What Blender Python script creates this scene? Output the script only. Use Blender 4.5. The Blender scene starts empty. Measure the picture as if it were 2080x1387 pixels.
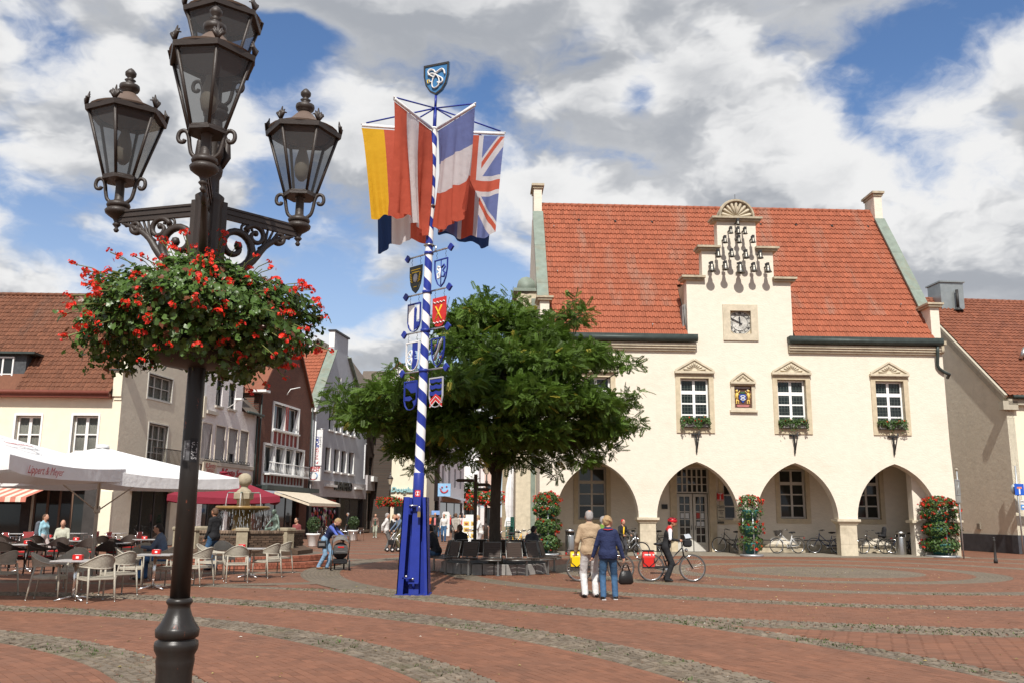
import bpy, bmesh, math, random
import numpy as np
from mathutils import Vector, Matrix, Euler
from mathutils.geometry import tessellate_polygon

random.seed(7); RNG = np.random.default_rng(7)
SC = bpy.context.scene
COL = SC.collection
rad = math.radians
PI = math.pi

# ------------------------------------------------------------------ camera
F_PX, PITCH, ROLL, EYE = 1840.0, rad(10.85), rad(0.5), 1.65
cam_d = bpy.data.cameras.new('camera')
cam_d.sensor_width = 36.0; cam_d.lens = F_PX / 2080.0 * 36.0
cam_d.clip_start = 0.1; cam_d.clip_end = 3000.0
cam = bpy.data.objects.new('camera', cam_d); COL.objects.link(cam)
CAMR = Matrix.Rotation(PI/2 + PITCH, 3, 'X') @ Matrix.Rotation(ROLL, 3, 'Z')
cam.matrix_world = Matrix.Translation((0, 0, EYE)) @ CAMR.to_4x4()
SC.camera = cam

# ------------------------------------------------------------------ light: the sun and a sky with broken cumulus
SUN_EL, SUN_AZ = rad(48.5), rad(2.5)          # light travels away from the camera, a little to the right
sun_d = bpy.data.lights.new('sun', 'SUN'); sun_d.energy = 5.0; sun_d.angle = rad(0.53); sun_d.color = (1.0, 0.955, 0.885)
sun = bpy.data.objects.new('sun', sun_d); COL.objects.link(sun)
ldir = Vector((math.sin(SUN_AZ)*math.cos(SUN_EL), math.cos(SUN_AZ)*math.cos(SUN_EL), -math.sin(SUN_EL)))
sun.rotation_euler = ldir.to_track_quat('-Z', 'Y').to_euler(); sun.location = (0, -20, 40)

world = bpy.data.worlds.new('World'); SC.world = world; world.use_nodes = True
def build_sky():
	nt = world.node_tree; N = nt.nodes; L = nt.links
	N.clear()
	def nd(t, **k):
		n = N.new(t)
		for a, b in k.items(): setattr(n, a, b)
		return n
	def inp(sock, v):
		if isinstance(v, bpy.types.NodeSocket): L.new(v, sock)
		else: sock.default_value = v
	def M(op, a, b=0.0, c=0.0, clamp=False):
		n = nd('ShaderNodeMath', operation=op, use_clamp=clamp)
		inp(n.inputs[0], a); inp(n.inputs[1], b); inp(n.inputs[2], c)
		return n.outputs[0]
	def VM(op, a, b=(0, 0, 0), s=None):
		n = nd('ShaderNodeVectorMath', operation=op)
		inp(n.inputs[0], a); inp(n.inputs[1], b)
		if s is not None: inp(n.inputs['Scale'], s)
		return n.outputs['Value'] if op in ('DOT_PRODUCT', 'LENGTH', 'DISTANCE') else n.outputs[0]
	def noise(vec, scale, detail, rough, dist=0.0, w=None):
		n = nd('ShaderNodeTexNoise'); n.noise_dimensions = '3D'
		inp(n.inputs['Vector'], vec); n.inputs['Scale'].default_value = scale
		n.inputs['Detail'].default_value = detail; n.inputs['Roughness'].default_value = rough; n.inputs['Distortion'].default_value = dist
		return n.outputs['Fac']
	def ramp(v, a, b, lo=0.0, hi=1.0, smooth=True):
		n = nd('ShaderNodeMapRange', interpolation_type='SMOOTHSTEP' if smooth else 'LINEAR')
		inp(n.inputs['Value'], v); inp(n.inputs['From Min'], a); inp(n.inputs['From Max'], b)
		n.inputs['To Min'].default_value = lo; n.inputs['To Max'].default_value = hi
		return n.outputs[0]
	def mix(f, a, b):
		n = nd('ShaderNodeMix', data_type='RGBA'); inp(n.inputs[0], f); inp(n.inputs[6], a); inp(n.inputs[7], b)
		return n.outputs[2]
	tc = nd('ShaderNodeTexCoord'); d = VM('NORMALIZE', tc.outputs['Generated'])
	sep = nd('ShaderNodeSeparateXYZ'); L.new(d, sep.inputs[0])
	zz = M('ADD', M('MAXIMUM', sep.outputs[2], 0.0), 0.55)
	comb = nd('ShaderNodeCombineXYZ')
	L.new(M('DIVIDE', sep.outputs[0], zz), comb.inputs[0]); L.new(M('DIVIDE', sep.outputs[1], zz), comb.inputs[1]); L.new(M('MULTIPLY_ADD', sep.outputs[2], -1.1, SKY_SEED), comb.inputs[2])
	p = comb.outputs[0]
	def voro(vec, scale):
		n = nd('ShaderNodeTexVoronoi', feature='F1'); inp(n.inputs['Vector'], vec); n.inputs['Scale'].default_value = scale
		return n.outputs['Distance']
	wn = nd('ShaderNodeTexNoise'); inp(wn.inputs['Vector'], p); wn.inputs['Scale'].default_value = 5.0; wn.inputs['Detail'].default_value = 5; wn.inputs['Roughness'].default_value = .55
	p2 = VM('ADD', p, VM('SCALE', VM('SUBTRACT', wn.outputs['Color'], (0.5, 0.5, 0.5)), s=0.16))
	def dens(q):
		big = noise(q, 1.5, 3, 0.5)
		med = noise(VM('ADD', q, (9.3, 2.2, 4.0)), 4.2, 8, 0.60)
		v1 = voro(q, 5.0); v2 = voro(VM('ADD', q, (3.3, 1.2, 0)), 12.0)
		puff = M('SUBTRACT', 0.75, M('ADD', M('MULTIPLY', v1, .75), M('MULTIPLY', v2, .35)))
		return M('ADD', M('ADD', M('MULTIPLY', big, 0.50), M('MULTIPLY', med, 0.42)), M('MULTIPLY', puff, 0.22))
	D0 = dens(p2)
	# gaps of clear sky where the photograph shows them (directions on the sky, angular radius)
	gaps = None
	for (px, py, r, s) in SKY_GAPS:
		v = CAMR @ Vector(((px-1040)/F_PX, -(py-693.5)/F_PX, -1.0)); v.normalize()
		ang = M('ARCCOSINE', VM('DOT_PRODUCT', d, tuple(v)))
		g = M('MULTIPLY', M('POWER', 2.718, M('MULTIPLY', M('POWER', M('DIVIDE', ang, r), 2.0), -1.0)), s)
		gaps = g if gaps is None else M('ADD', gaps, g)
	Dn = M('SUBTRACT', D0, gaps) if gaps is not None else D0
	cov = ramp(Dn, SKY_T0 - .01, SKY_T0 + 0.085)
	# grey where the cloud is thick and turned from the sun, white at its edges and sunlit heads
	def cheap(q): return M('ADD', M('MULTIPLY', noise(q, 1.5, 2, 0.5), 0.4), M('ADD', M('MULTIPLY', noise(VM('ADD', q, (9.3, 2.2, 4.0)), 4.2, 5, 0.58), 0.45), M('MULTIPLY', voro(q, 5.0), -.18)))
	lit = ramp(M('SUBTRACT', cheap(p2), cheap(VM('ADD', p2, (0.0, -0.035, -0.045)))), -0.045, 0.04)
	thick = ramp(Dn, SKY_T0 + 0.05, SKY_T0 + 0.24)
	fine = noise(VM('ADD', p2, (1.0, 5.0, 2.0)), 2.6, 6, 0.58)
	shade = M('ADD', M('MULTIPLY', thick, 0.50), M('MULTIPLY', M('SUBTRACT', 1.0, lit), 0.62))
	shade = M('ADD', shade, M('MULTIPLY', M('SUBTRACT', fine, 0.5), 1.1))
	shade = ramp(shade, SH0, SH1)
	cloud = mix(shade, (0.98, 0.98, 0.98, 1), (0.44, 0.465, 0.51, 1))
	sky = nd('ShaderNodeTexSky', sky_type='NISHITA'); sky.sun_disc = False; sky.sun_elevation = SUN_EL
	sky.sun_rotation = PI - SUN_AZ if False else SUN_ROT; sky.altitude = 60; sky.air_density = 1.0; sky.dust_density = 0.6; sky.ozone_density = 1.6
	skyc = VM('MULTIPLY', sky.outputs[0], (SKY_STR*0.80, SKY_STR*0.96, SKY_STR*1.15))
	hz = ramp(sep.outputs[2], 0.0, 0.45, 0.62, 0.0)
	skyc2 = mix(hz, skyc, (0.62, 0.70, 0.80, 1))
	out = mix(cov, skyc2, VM('SCALE', cloud, s=CLOUD_STR))
	low = ramp(sep.outputs[2], -0.03, 0.0)
	out = mix(low, (0.16, 0.13, 0.11, 1), out)
	bg = nd('ShaderNodeBackground'); L.new(out, bg.inputs[0]); bg.inputs[1].default_value = 1.0
	ow = nd('ShaderNodeOutputWorld'); L.new(bg.outputs[0], ow.inputs[0])
SKY_SEED, SKY_T0, SKY_STR, CLOUD_STR, SH0, SH1 = 5.9, 0.400, 0.114, 0.84, .0, .88
SUN_ROT = PI + SUN_AZ
SKY_GAPS = [(90, 60, 0.06, .10), (590, 110, .045, .09), (545, 350, .06, .08), (1190, 70, .04, .07), (1310, 190, .03, .11), (1945, 100, .055, .04), (1875, 360, .05, .09), (60, 440, .09, .12), (240, 520, .07, .06),
			(990, 560, .07, .13), (660, 590, .06, .12), (2060, 350, .04, .05)]
build_sky()
world.cycles.sampling_method = 'MANUAL'; world.cycles.sample_map_resolution = 1024

SC.view_settings.view_transform = 'Standard'; SC.view_settings.look = 'None'
SC.view_settings.exposure = 0.1; SC.view_settings.gamma = 1.0; SC.view_settings.use_curve_mapping = False
SC.render.engine = 'CYCLES'
SC.cycles.use_denoising = True
SC.cycles.max_bounces = 6; SC.cycles.diffuse_bounces = 3; SC.cycles.glossy_bounces = 3; SC.cycles.transmission_bounces = 4; SC.cycles.transparent_max_bounces = 12
SC.cycles.caustics_reflective = False; SC.cycles.caustics_refractive = False

# ------------------------------------------------------------------ geometry helpers
def pray(px, py):
	return CAMR @ Vector(((px-1040)/F_PX, -(py-693.5)/F_PX, -1.0))
def gpt(px, py, z=0.0):
	v = pray(px, py); t = (z-EYE)/v.z
	return (v.x*t, v.y*t)
def dpt(px, py, Y):
	v = pray(px, py); t = Y/v.y
	return Vector((v.x*t, Y, EYE+v.z*t))

class MB:
	"""collects pieces into ONE mesh; one material index per piece"""
	def __init__(s): s.v = []; s.f = []; s.m = []; s.sm = []; s.n = 0; s.fv = []
	def add(s, v, f, m=0, sm=False, M=None, fv=0.0):
		v = np.asarray(v, dtype=float).reshape(-1, 3)
		if M is not None:
			A = np.array(M); v = v @ A[:3, :3].T + A[:3, 3]
		s.v.append(v); k = s.n
		for q in f: s.f.append([i+k for i in q])
		s.m += [m]*len(f); s.sm += [sm]*len(f); s.fv += [fv]*len(f); s.n += len(v)
		return s
	def box(s, x0, x1, y0, y1, z0, z1, m=0, M=None, fv=0.0):
		v = [(x0,y0,z0),(x1,y0,z0),(x1,y1,z0),(x0,y1,z0),(x0,y0,z1),(x1,y0,z1),(x1,y1,z1),(x0,y1,z1)]
		return s.add(v, [(3,2,1,0),(4,5,6,7),(0,1,5,4),(1,2,6,5),(2,3,7,6),(3,0,4,7)], m, False, M, fv)
	def cbox(s, c, d, m=0, M=None, ch=0.0):
		x, y, z = c; a, b, e = d[0]/2, d[1]/2, d[2]/2
		if ch <= 0: return s.box(x-a, x+a, y-b, y+b, z-e, z+e, m, M)
		v = []                                   # chamfered top and bottom edges
		for zz, k in ((z-e, ch), (z-e+ch, 0), (z+e-ch, 0), (z+e, ch)):
			v += [(x-a+k, y-b+k, zz), (x+a-k, y-b+k, zz), (x+a-k, y+b-k, zz), (x-a+k, y+b-k, zz)]
		f = [(3,2,1,0), (12,13,14,15)]
		for r in range(3):
			for i in range(4): j = (i+1) % 4; f.append((4*r+i, 4*r+j, 4*r+4+j, 4*r+4+i))
		return s.add(v, f, m, False, M)
	def tube(s, pts, r, n=8, m=0, sm=True, cap=True, M=None, flat=1.0):
		P = [Vector(p) for p in pts]; k = len(P)
		R = r if hasattr(r, '__len__') else [r]*k
		T = [((P[min(i+1, k-1)] - P[max(i-1, 0)]).normalized() if (P[min(i+1, k-1)] - P[max(i-1, 0)]).length > 1e-9 else Vector((0,0,1))) for i in range(k)]
		up = Vector((0, 0, 1)) if abs(T[0].z) < 0.9 else Vector((0, 1, 0))
		nx = T[0].cross(up).normalized(); V = []
		for i in range(k):
			nx = (nx - T[i]*nx.dot(T[i]))
			nx = nx.normalized() if nx.length > 1e-6 else T[i].orthogonal().normalized()
			ny = T[i].cross(nx)
			for j in range(n):
				a = 2*PI*j/n; V.append(P[i] + nx*(R[i]*math.cos(a)) + ny*(R[i]*flat*math.sin(a)))
		f = [(i*n+j, i*n+(j+1) % n, (i+1)*n+(j+1) % n, (i+1)*n+j) for i in range(k-1) for j in range(n)]
		if cap: f += [tuple(range(n))[::-1], tuple((k-1)*n+j for j in range(n))]
		return s.add([tuple(q) for q in V], f, m, sm, M)
	def lathe(s, prof, n=24, m=0, sm=True, M=None, a0=0.0, sx=1.0, sy=1.0, cap=True):
		V = []; k = len(prof)
		for r, z in prof:
			for j in range(n):
				a = a0 + 2*PI*j/n; V.append((r*math.cos(a)*sx, r*math.sin(a)*sy, z))
		f = [(i*n+j, i*n+(j+1) % n, (i+1)*n+(j+1) % n, (i+1)*n+j) for i in range(k-1) for j in range(n)]
		if cap:
			if prof[0][0] > 1e-4: f.append(tuple(range(n))[::-1])
			if prof[-1][0] > 1e-4: f.append(tuple((k-1)*n+j for j in range(n)))
		return s.add(V, f, m, sm, M)
	def prism(s, loops, y0, y1, m=0, M=None, mside=None, back=True):
		"""loops: outer outline then holes, as (x, z); extruded from y0 (front) to y1"""
		tri = tessellate_polygon([[Vector((a, b, 0)) for a, b in lp] for lp in loops])
		flat = [q for lp in loops for q in lp]; k = len(flat)
		V = [(a, y0, b) for a, b in flat] + [(a, y1, b) for a, b in flat]
		f = []
		for t in tri:
			a, b, c = [flat[i] for i in t]
			ar = (b[0]-a[0])*(c[1]-a[1]) - (c[0]-a[0])*(b[1]-a[1])
			if abs(ar) < 1e-9: continue
			t = tuple(t) if ar > 0 else tuple(t)[::-1]
			f.append(t)
			if back: f.append(tuple(i+k for i in t[::-1]))
		s.add(V, f, m, False, M)
		f2 = []; o = 0
		for li, lp in enumerate(loops):
			ar = sum(lp[i][0]*lp[(i+1) % len(lp)][1] - lp[(i+1) % len(lp)][0]*lp[i][1] for i in range(len(lp)))
			ccw = (ar > 0) == (li == 0)
			for i in range(len(lp)):
				a, b = o+i, o+(i+1) % len(lp)
				f2.append((b, a, a+k, b+k) if ccw else (a, b, b+k, a+k))
			o += len(lp)
		return s.add(V, f2, m if mside is None else mside, False, M)
	def sphere(s, c, r, n=12, m=0, sq=(1, 1, 1), M=None):
		pr = [(math.sin(PI*i/(n//2+1)), -math.cos(PI*i/(n//2+1))) for i in range(n//2+2)]
		T = Matrix.Translation(c) @ Matrix.Diagonal((r*sq[0], r*sq[1], r*sq[2], 1))
		if M is not None: T = M @ T
		pr[0] = (1e-5, -1); pr[-1] = (1e-5, 1)
		return s.lathe(pr, n, m, True, T, cap=False)
	def quad(s, a, b, c, d, m=0, M=None): return s.add([a, b, c, d], [(0, 1, 2, 3)], m, False, M)
	def mesh(s, name, mats):
		me = bpy.data.meshes.new(name)
		V = np.concatenate(s.v) if s.v else np.zeros((0, 3))
		me.from_pydata(V.tolist(), [], s.f)
		for mt in (mats if isinstance(mats, (list, tuple)) else [mats]): me.materials.append(mt)
		me.polygons.foreach_set('material_index', s.m); me.polygons.foreach_set('use_smooth', s.sm)
		if any(s.fv):
			at = me.attributes.new('v', 'FLOAT', 'FACE'); at.data.foreach_set('value', s.fv)
		me.update()
		return me
	def obj(s, name, mats, parent=None, loc=None, label=None, mesh=None, rz=None):
		return link(name, s.mesh(name, mats), parent, loc, label, rz)
def link(name, me, parent=None, loc=None, label=None, rz=None):
	o = bpy.data.objects.new(name, me); COL.objects.link(o)
	if parent is not None: o.parent = parent
	if loc is not None: o.location = loc
	if rz is not None: o.rotation_euler = (0, 0, rz)
	if label: o['label'] = label
	return o
def tag(o, label=None, cat=None, group=None, kind=None):
	if label: o['label'] = label
	if cat: o['category'] = cat
	if group: o['group'] = group
	if kind: o['kind'] = kind
	return o
def thing(name, label, cat, loc=(0, 0, 0), rz=0.0, group=None):
	o = bpy.data.objects.new(name, None); COL.objects.link(o); o.empty_display_size = 0.1
	o.location = loc; o.rotation_euler = (0, 0, rz)
	return tag(o, label, cat, group)
def dup(o, loc=None, rz=None, label=None, group=None, parent=None, scale=None):
	r = o.copy(); COL.objects.link(r)
	if parent is not None: r.parent = parent
	if loc is not None: r.location = loc
	if rz is not None: r.rotation_euler = (0, 0, rz)
	if label: r['label'] = label
	if group: r['group'] = group
	if scale: r.scale = (scale,)*3
	for ch in KIDS.get(o.name, None) or list(o.children): dup(ch, parent=r)
	return r
KIDS = {}
def arr_mesh(name, V, F, mats, smooth=False, v=None, mi=None):
	"""fast mesh from arrays: V (n,3), F (m,k)"""
	me = bpy.data.meshes.new(name); V = np.asarray(V, np.float32); F = np.asarray(F, np.int32); k = F.shape[1]
	me.vertices.add(len(V)); me.vertices.foreach_set('co', V.ravel())
	me.loops.add(F.size); me.loops.foreach_set('vertex_index', F.ravel())
	me.polygons.add(len(F)); me.polygons.foreach_set('loop_start', np.arange(0, F.size, k, dtype=np.int32))
	me.polygons.foreach_set('use_smooth', np.full(len(F), bool(smooth)))
	for mt in (mats if isinstance(mats, (list, tuple)) else [mats]): me.materials.append(mt)
	if mi is not None: me.polygons.foreach_set('material_index', np.asarray(mi, np.int32))
	if v is not None: me.attributes.new('v', 'FLOAT', 'FACE').data.foreach_set('value', np.asarray(v, np.float32))
	me.update(calc_edges=True); me.validate()
	return me

# ------------------------------------------------------------------ materials
MATS = {}
def mat(name, col, rough=0.7, var=0.12, scale=6.0, bump=0.0, bscale=40.0, metal=0.0, spec=0.3, attr=0.0, dirt=None, dscale=1.5, damt=0.5, sheen=0.0, trans=0.0, stretch=None, wear=None, detail=5, bdist=0.02, subs=None):
	"""plain procedural surface: colour with two scales of noise, optional stains, wear and fine relief"""
	if name in MATS: return MATS[name]
	m = bpy.data.materials.new(name); m.use_nodes = True; MATS[name] = m
	nt = m.node_tree; N = nt.nodes; L = nt.links; b = N['Principled BSDF']
	b.inputs['Roughness'].default_value = rough; b.inputs['Metallic'].default_value = metal; b.inputs['Specular IOR Level'].default_value = spec
	tc = N.new('ShaderNodeTexCoord'); co = tc.outputs['Object']
	if stretch:
		mp = N.new('ShaderNodeMapping'); mp.inputs['Scale'].default_value = stretch; L.new(co, mp.inputs[0]); co = mp.outputs[0]
	def noise(sc, det=detail, ro=0.6):
		n = N.new('ShaderNodeTexNoise'); n.inputs['Scale'].default_value = sc; n.inputs['Detail'].default_value = det; n.inputs['Roughness'].default_value = ro; L.new(co, n.inputs['Vector']); return n.outputs['Fac']
	def mapr(v, a, c, lo, hi):
		n = N.new('ShaderNodeMapRange'); L.new(v, n.inputs[0]); n.inputs[1].default_value = a; n.inputs[2].default_value = c; n.inputs[3].default_value = lo; n.inputs[4].default_value = hi; return n.outputs[0]
	def mixc(f, a, c, mode='MIX'):
		n = N.new('ShaderNodeMix'); n.data_type = 'RGBA'; n.blend_type = mode
		for i, q in ((0, f), (6, a), (7, c)):
			if isinstance(q, bpy.types.NodeSocket): L.new(q, n.inputs[i])
			else: n.inputs[i].default_value = q
		return n.outputs[2]
	c4 = tuple(col)+(1,)
	hsv = N.new('ShaderNodeHueSaturation'); hsv.inputs['Color'].default_value = c4
	val = mapr(noise(scale), 0.3, 0.7, 1-var, 1+var)
	if attr:
		at = N.new('ShaderNodeAttribute'); at.attribute_name = 'v'
		mu = N.new('ShaderNodeMath'); mu.operation = 'MULTIPLY_ADD'; L.new(at.outputs['Fac'], mu.inputs[0]); mu.inputs[1].default_value = attr; L.new(val, mu.inputs[2]); val = mu.outputs[0]
	L.new(val, hsv.inputs['Value']); cc = hsv.outputs[0]
	if dirt:
		cc = mixc(mapr(noise(dscale, 6, 0.65), 0.52, 0.72, 0.0, damt), cc, tuple(dirt)+(1,))
	if wear:
		wf = mapr(noise(wear[1], 8, 0.7), wear[2], wear[2]+0.05, 0.0, 1.0)
		cc = mixc(wf, cc, tuple(wear[0])+(1,))
	L.new(cc, b.inputs['Base Color'])
	if bump:
		bp = N.new('ShaderNodeBump'); bp.inputs['Strength'].default_value = bump; bp.inputs['Distance'].default_value = bdist
		L.new(noise(bscale, 4), bp.inputs['Height']); L.new(bp.outputs[0], b.inputs['Normal'])
	if sheen: b.inputs['Sheen Weight'].default_value = sheen
	if trans: b.inputs['Transmission Weight'].default_value = trans
	return m
def leafmat(name, col, var=0.35, tr=0.35, rough=0.45, hue=None, spec=0.4):
	if name in MATS: return MATS[name]
	m = bpy.data.materials.new(name); m.use_nodes = True; MATS[name] = m
	nt = m.node_tree; N = nt.nodes; L = nt.links; b = N['Principled BSDF']; b.inputs['Roughness'].default_value = rough; b.inputs['Specular IOR Level'].default_value = spec
	at = N.new('ShaderNodeAttribute'); at.attribute_name = 'v'
	hsv = N.new('ShaderNodeHueSaturation'); hsv.inputs['Color'].default_value = tuple(col)+(1,)
	mr = N.new('ShaderNodeMapRange'); L.new(at.outputs['Fac'], mr.inputs[0]); mr.inputs[1].default_value = -1; mr.inputs[2].default_value = 1; mr.inputs[3].default_value = 1-var; mr.inputs[4].default_value = 1+var
	L.new(mr.outputs[0], hsv.inputs['Value']); cc = hsv.outputs[0]
	if hue:
		mr2 = N.new('ShaderNodeMapRange'); L.new(at.outputs['Fac'], mr2.inputs[0]); mr2.inputs[1].default_value = hue[1]; mr2.inputs[2].default_value = hue[1]+0.02
		mx = N.new('ShaderNodeMix'); mx.data_type = 'RGBA'; L.new(mr2.outputs[0], mx.inputs[0]); L.new(cc, mx.inputs[6]); mx.inputs[7].default_value = tuple(hue[0])+(1,); cc = mx.outputs[2]
	L.new(cc, b.inputs['Base Color'])
	t = N.new('ShaderNodeBsdfTranslucent'); L.new(cc, t.inputs[0])
	ms = N.new('ShaderNodeMixShader'); ms.inputs[0].default_value = tr
	L.new(b.outputs[0], ms.inputs[1]); L.new(t.outputs[0], ms.inputs[2]); L.new(ms.outputs[0], N['Material Output'].inputs[0])
	return m
def glassmat(name, tint=(0.02, 0.024, 0.024), rough=0.04, clear=0.0, rmix=1.0):
	"""window glass: dark room behind, mirror-like surface; clear > 0 lets what is behind show through"""
	if name in MATS: return MATS[name]
	m = bpy.data.materials.new(name); m.use_nodes = True; MATS[name] = m
	nt = m.node_tree; N = nt.nodes; L = nt.links; b = N['Principled BSDF']
	b.inputs['Base Color'].default_value = tuple(tint)+(1,); b.inputs['Roughness'].default_value = rough; b.inputs['Specular IOR Level'].default_value = 0.5*rmix
	if clear:
		t = N.new('ShaderNodeBsdfTransparent'); t.inputs[0].default_value = (0.92, 0.93, 0.93, 1)
		ms = N.new('ShaderNodeMixShader'); ms.inputs[0].default_value = clear
		L.new(b.outputs[0], ms.inputs[1]); L.new(t.outputs[0], ms.inputs[2]); L.new(ms.outputs[0], N['Material Output'].inputs[0])
	return m
def emis(name, col, s):
	if name in MATS: return MATS[name]
	m = bpy.data.materials.new(name); m.use_nodes = True; MATS[name] = m
	b = m.node_tree.nodes['Principled BSDF']; b.inputs['Base Color'].default_value = tuple(col)+(1,); b.inputs['Emission Color'].default_value = tuple(col)+(1,); b.inputs['Emission Strength'].default_value = s
	return m
_DG = None
def text_mesh(txt, size, depth=0.004, shear=0.0, align='CENTER', bold=0.0, spacing=1.0):
	cu = bpy.data.curves.new('lettering', 'FONT'); cu.body = txt; cu.size = size; cu.extrude = depth; cu.align_x = align; cu.align_y = 'CENTER'; cu.shear = shear; cu.offset = bold; cu.space_character = spacing
	cu.resolution_u = 2
	o = bpy.data.objects.new('lettering', cu); COL.objects.link(o)
	dg = bpy.context.evaluated_depsgraph_get(); me = bpy.data.meshes.new_from_object(o.evaluated_get(dg)); bpy.data.objects.remove(o); bpy.data.curves.remove(cu)
	return me
def lettering(txt, size, m, parent, loc, rot=(PI/2, 0, 0), depth=0.004, shear=0.0, bold=0.0, align='CENTER', spacing=1.0, name='lettering'):
	me = text_mesh(txt, size, depth, shear, align, bold, spacing); me.materials.clear(); me.materials.append(m)
	o = link(name, me, parent, loc); o.rotation_euler = rot
	return o
def curve(pts, k=5):
	"""smooth path through the points"""
	P = [Vector(p) for p in pts]; P = [P[0]*2-P[1]]+P+[P[-1]*2-P[-2]]; out = []
	for i in range(1, len(P)-2):
		for j in range(k):
			t = j/k; a, b, c, d = P[i-1:i+3]; out.append(tuple(.5*((2*b)+(c-a)*t+(2*a-5*b+4*c-d)*t*t+(3*b-a-3*c+d)*t**3)))
	return out+[tuple(P[-2])]
ORD = ['first', 'second', 'third', 'fourth', 'fifth', 'sixth', 'seventh', 'eighth', 'ninth']
def struct(name, o): o['kind'] = 'structure'; return o
# ------------------------------------------------------------------ the square: concentric rings of brick and cobble
CL, CR, CF = np.array([-11.5, 4.46]), np.array([9.9, 29.4]), np.array([-9.0, 31.0])
BANDS = {0: [(3.6, 4.4), (6.4, 7.2), (9.1, 9.87), (11.78, 12.5), (14.28, 15.17), (17.5, 18.02)],
		 1: [(0.0, 2.95), (4.3, 5.25), (7.75, 8.65), (11.35, 12.1), (15.02, 16.1)],
		 2: [(4.5, 5.3)] + [(8.9+3.35*i, 9.55+3.35*i) for i in range(40)]}
CEN = [CL, CR, CF]; RMAX = [18.02, 16.1, 150.0]
def systems(x, y):
	rl = np.hypot(x-CL[0], y-CL[1]); rr = np.hypot(x-CR[0], y-CR[1])
	s = np.full(np.shape(x), 3)
	s = np.where((x < 2.5) & (y > 15), 2, s)
	s = np.where((rl < RMAX[0]) & ((y < 24) | (x < -12)), 0, s)
	s = np.where((rr < RMAX[1]) & (y < 43), 1, s)
	return s
def ring_list(k):
	out = []; prev = 0.0
	for a, b in BANDS[k]:
		if a > RMAX[k]: break
		if a > prev: out.append((prev, a, 0))
		out.append((a, min(b, RMAX[k]), 1)); prev = b
	if prev < RMAX[k]: out.append((prev, RMAX[k], 0))
	return out

def paving_mat(name, kind):
	m = bpy.data.materials.new(name); m.use_nodes = True; nt = m.node_tree; N = nt.nodes; L = nt.links; b = N['Principled BSDF']
	b.inputs['Roughness'].default_value = 0.75; b.inputs['Specular IOR Level'].default_value = 0.35
	uv = N.new('ShaderNodeUVMap'); uv.uv_map = 'UVMap'
	tc = N.new('ShaderNodeTexCoord')
	def noise(sc, det=5, ro=0.6, src=None):
		n = N.new('ShaderNodeTexNoise'); n.inputs['Scale'].default_value = sc; n.inputs['Detail'].default_value = det; n.inputs['Roughness'].default_value = ro; L.new(src or tc.outputs['Object'], n.inputs['Vector']); return n.outputs['Fac']
	def mr(v, a, c, lo, hi):
		n = N.new('ShaderNodeMapRange'); L.new(v, n.inputs[0]); n.inputs[1].default_value = a; n.inputs[2].default_value = c; n.inputs[3].default_value = lo; n.inputs[4].default_value = hi; return n.outputs[0]
	def mixc(f, a, c):
		n = N.new('ShaderNodeMix'); n.data_type = 'RGBA'
		for i, q in ((0, f), (6, a), (7, c)):
			if isinstance(q, bpy.types.NodeSocket): L.new(q, n.inputs[i])
			else: n.inputs[i].default_value = q
		return n.outputs[2]
	at = N.new('ShaderNodeAttribute'); at.attribute_name = 'v'
	if kind == 'brick': base, alt, joint = (0.208, 0.089, 0.050, 1), (0.146, 0.071, 0.045, 1), (0.12, 0.08, 0.05, 1)
	else: base, alt, joint = (0.185, 0.147, 0.108, 1), (0.135, 0.110, 0.083, 1), (0.075, 0.072, 0.045, 1)
	big = mr(noise(0.45, 6, 0.65), 0.40, 0.68, 0.0, 0.65)
	col = mixc(big, base, alt)
	sm = mixc(mr(noise(2.2, 6, .7), 0.48, 0.75, 0, 0.7), col, alt)
	if kind.endswith('_far') or True:
		pass
	# single stones in a slightly different firing
	mx = N.new('ShaderNodeHueSaturation'); L.new(sm, mx.inputs['Color'])
	vv = N.new('ShaderNodeMath'); vv.operation = 'MULTIPLY_ADD'; L.new(at.outputs['Fac'], vv.inputs[0]); vv.inputs[1].default_value = 0.19 if kind == 'brick' else 0.3; vv.inputs[2].default_value = 1.0
	L.new(vv.outputs[0], mx.inputs['Value']); colr = mx.outputs[0]
	if kind == 'cobble':                                   # moss and dry dirt between the setts
		g = mr(noise(1.3, 7, 0.7), 0.56, 0.68, 0.0, 0.45); colr = mixc(g, colr, (0.085, 0.105, 0.035, 1))
	return m, colr, joint, uv, mr, mixc, noise, N, L, b
def far_mat(kind):
	m, colr, joint, uv, mr, mixc, noise, N, L, b = paving_mat('far_'+kind+'_paving', kind)
	br = N.new('ShaderNodeTexBrick'); L.new(uv.outputs[0], br.inputs['Vector'])
	br.inputs['Color1'].default_value = (0.8, 0.8, 0.8, 1); br.inputs['Color2'].default_value = (1.15, 1.15, 1.15, 1); br.inputs['Mortar'].default_value = (0.66, 0.66, 0.62, 1)
	br.inputs['Scale'].default_value = 1.0; br.inputs['Mortar Size'].default_value = 0.006 if kind == 'brick' else 0.012
	br.inputs['Brick Width'].default_value = 0.205 if kind == 'brick' else 0.12; br.inputs['Row Height'].default_value = 0.105 if kind == 'brick' else 0.11
	mu = N.new('ShaderNodeMix'); mu.data_type = 'RGBA'; mu.blend_type = 'MULTIPLY'; mu.inputs[0].default_value = 1.0
	L.new(colr, mu.inputs[6]); L.new(br.outputs['Color'], mu.inputs[7]); L.new(mu.outputs[2], b.inputs['Base Color'])
	bp = N.new('ShaderNodeBump'); bp.inputs['Strength'].default_value = 0.4; bp.inputs['Distance'].default_value = 0.01; L.new(br.outputs['Fac'], bp.inputs['Height']); bp.invert = True; L.new(bp.outputs[0], b.inputs['Normal'])
	return m
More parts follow.
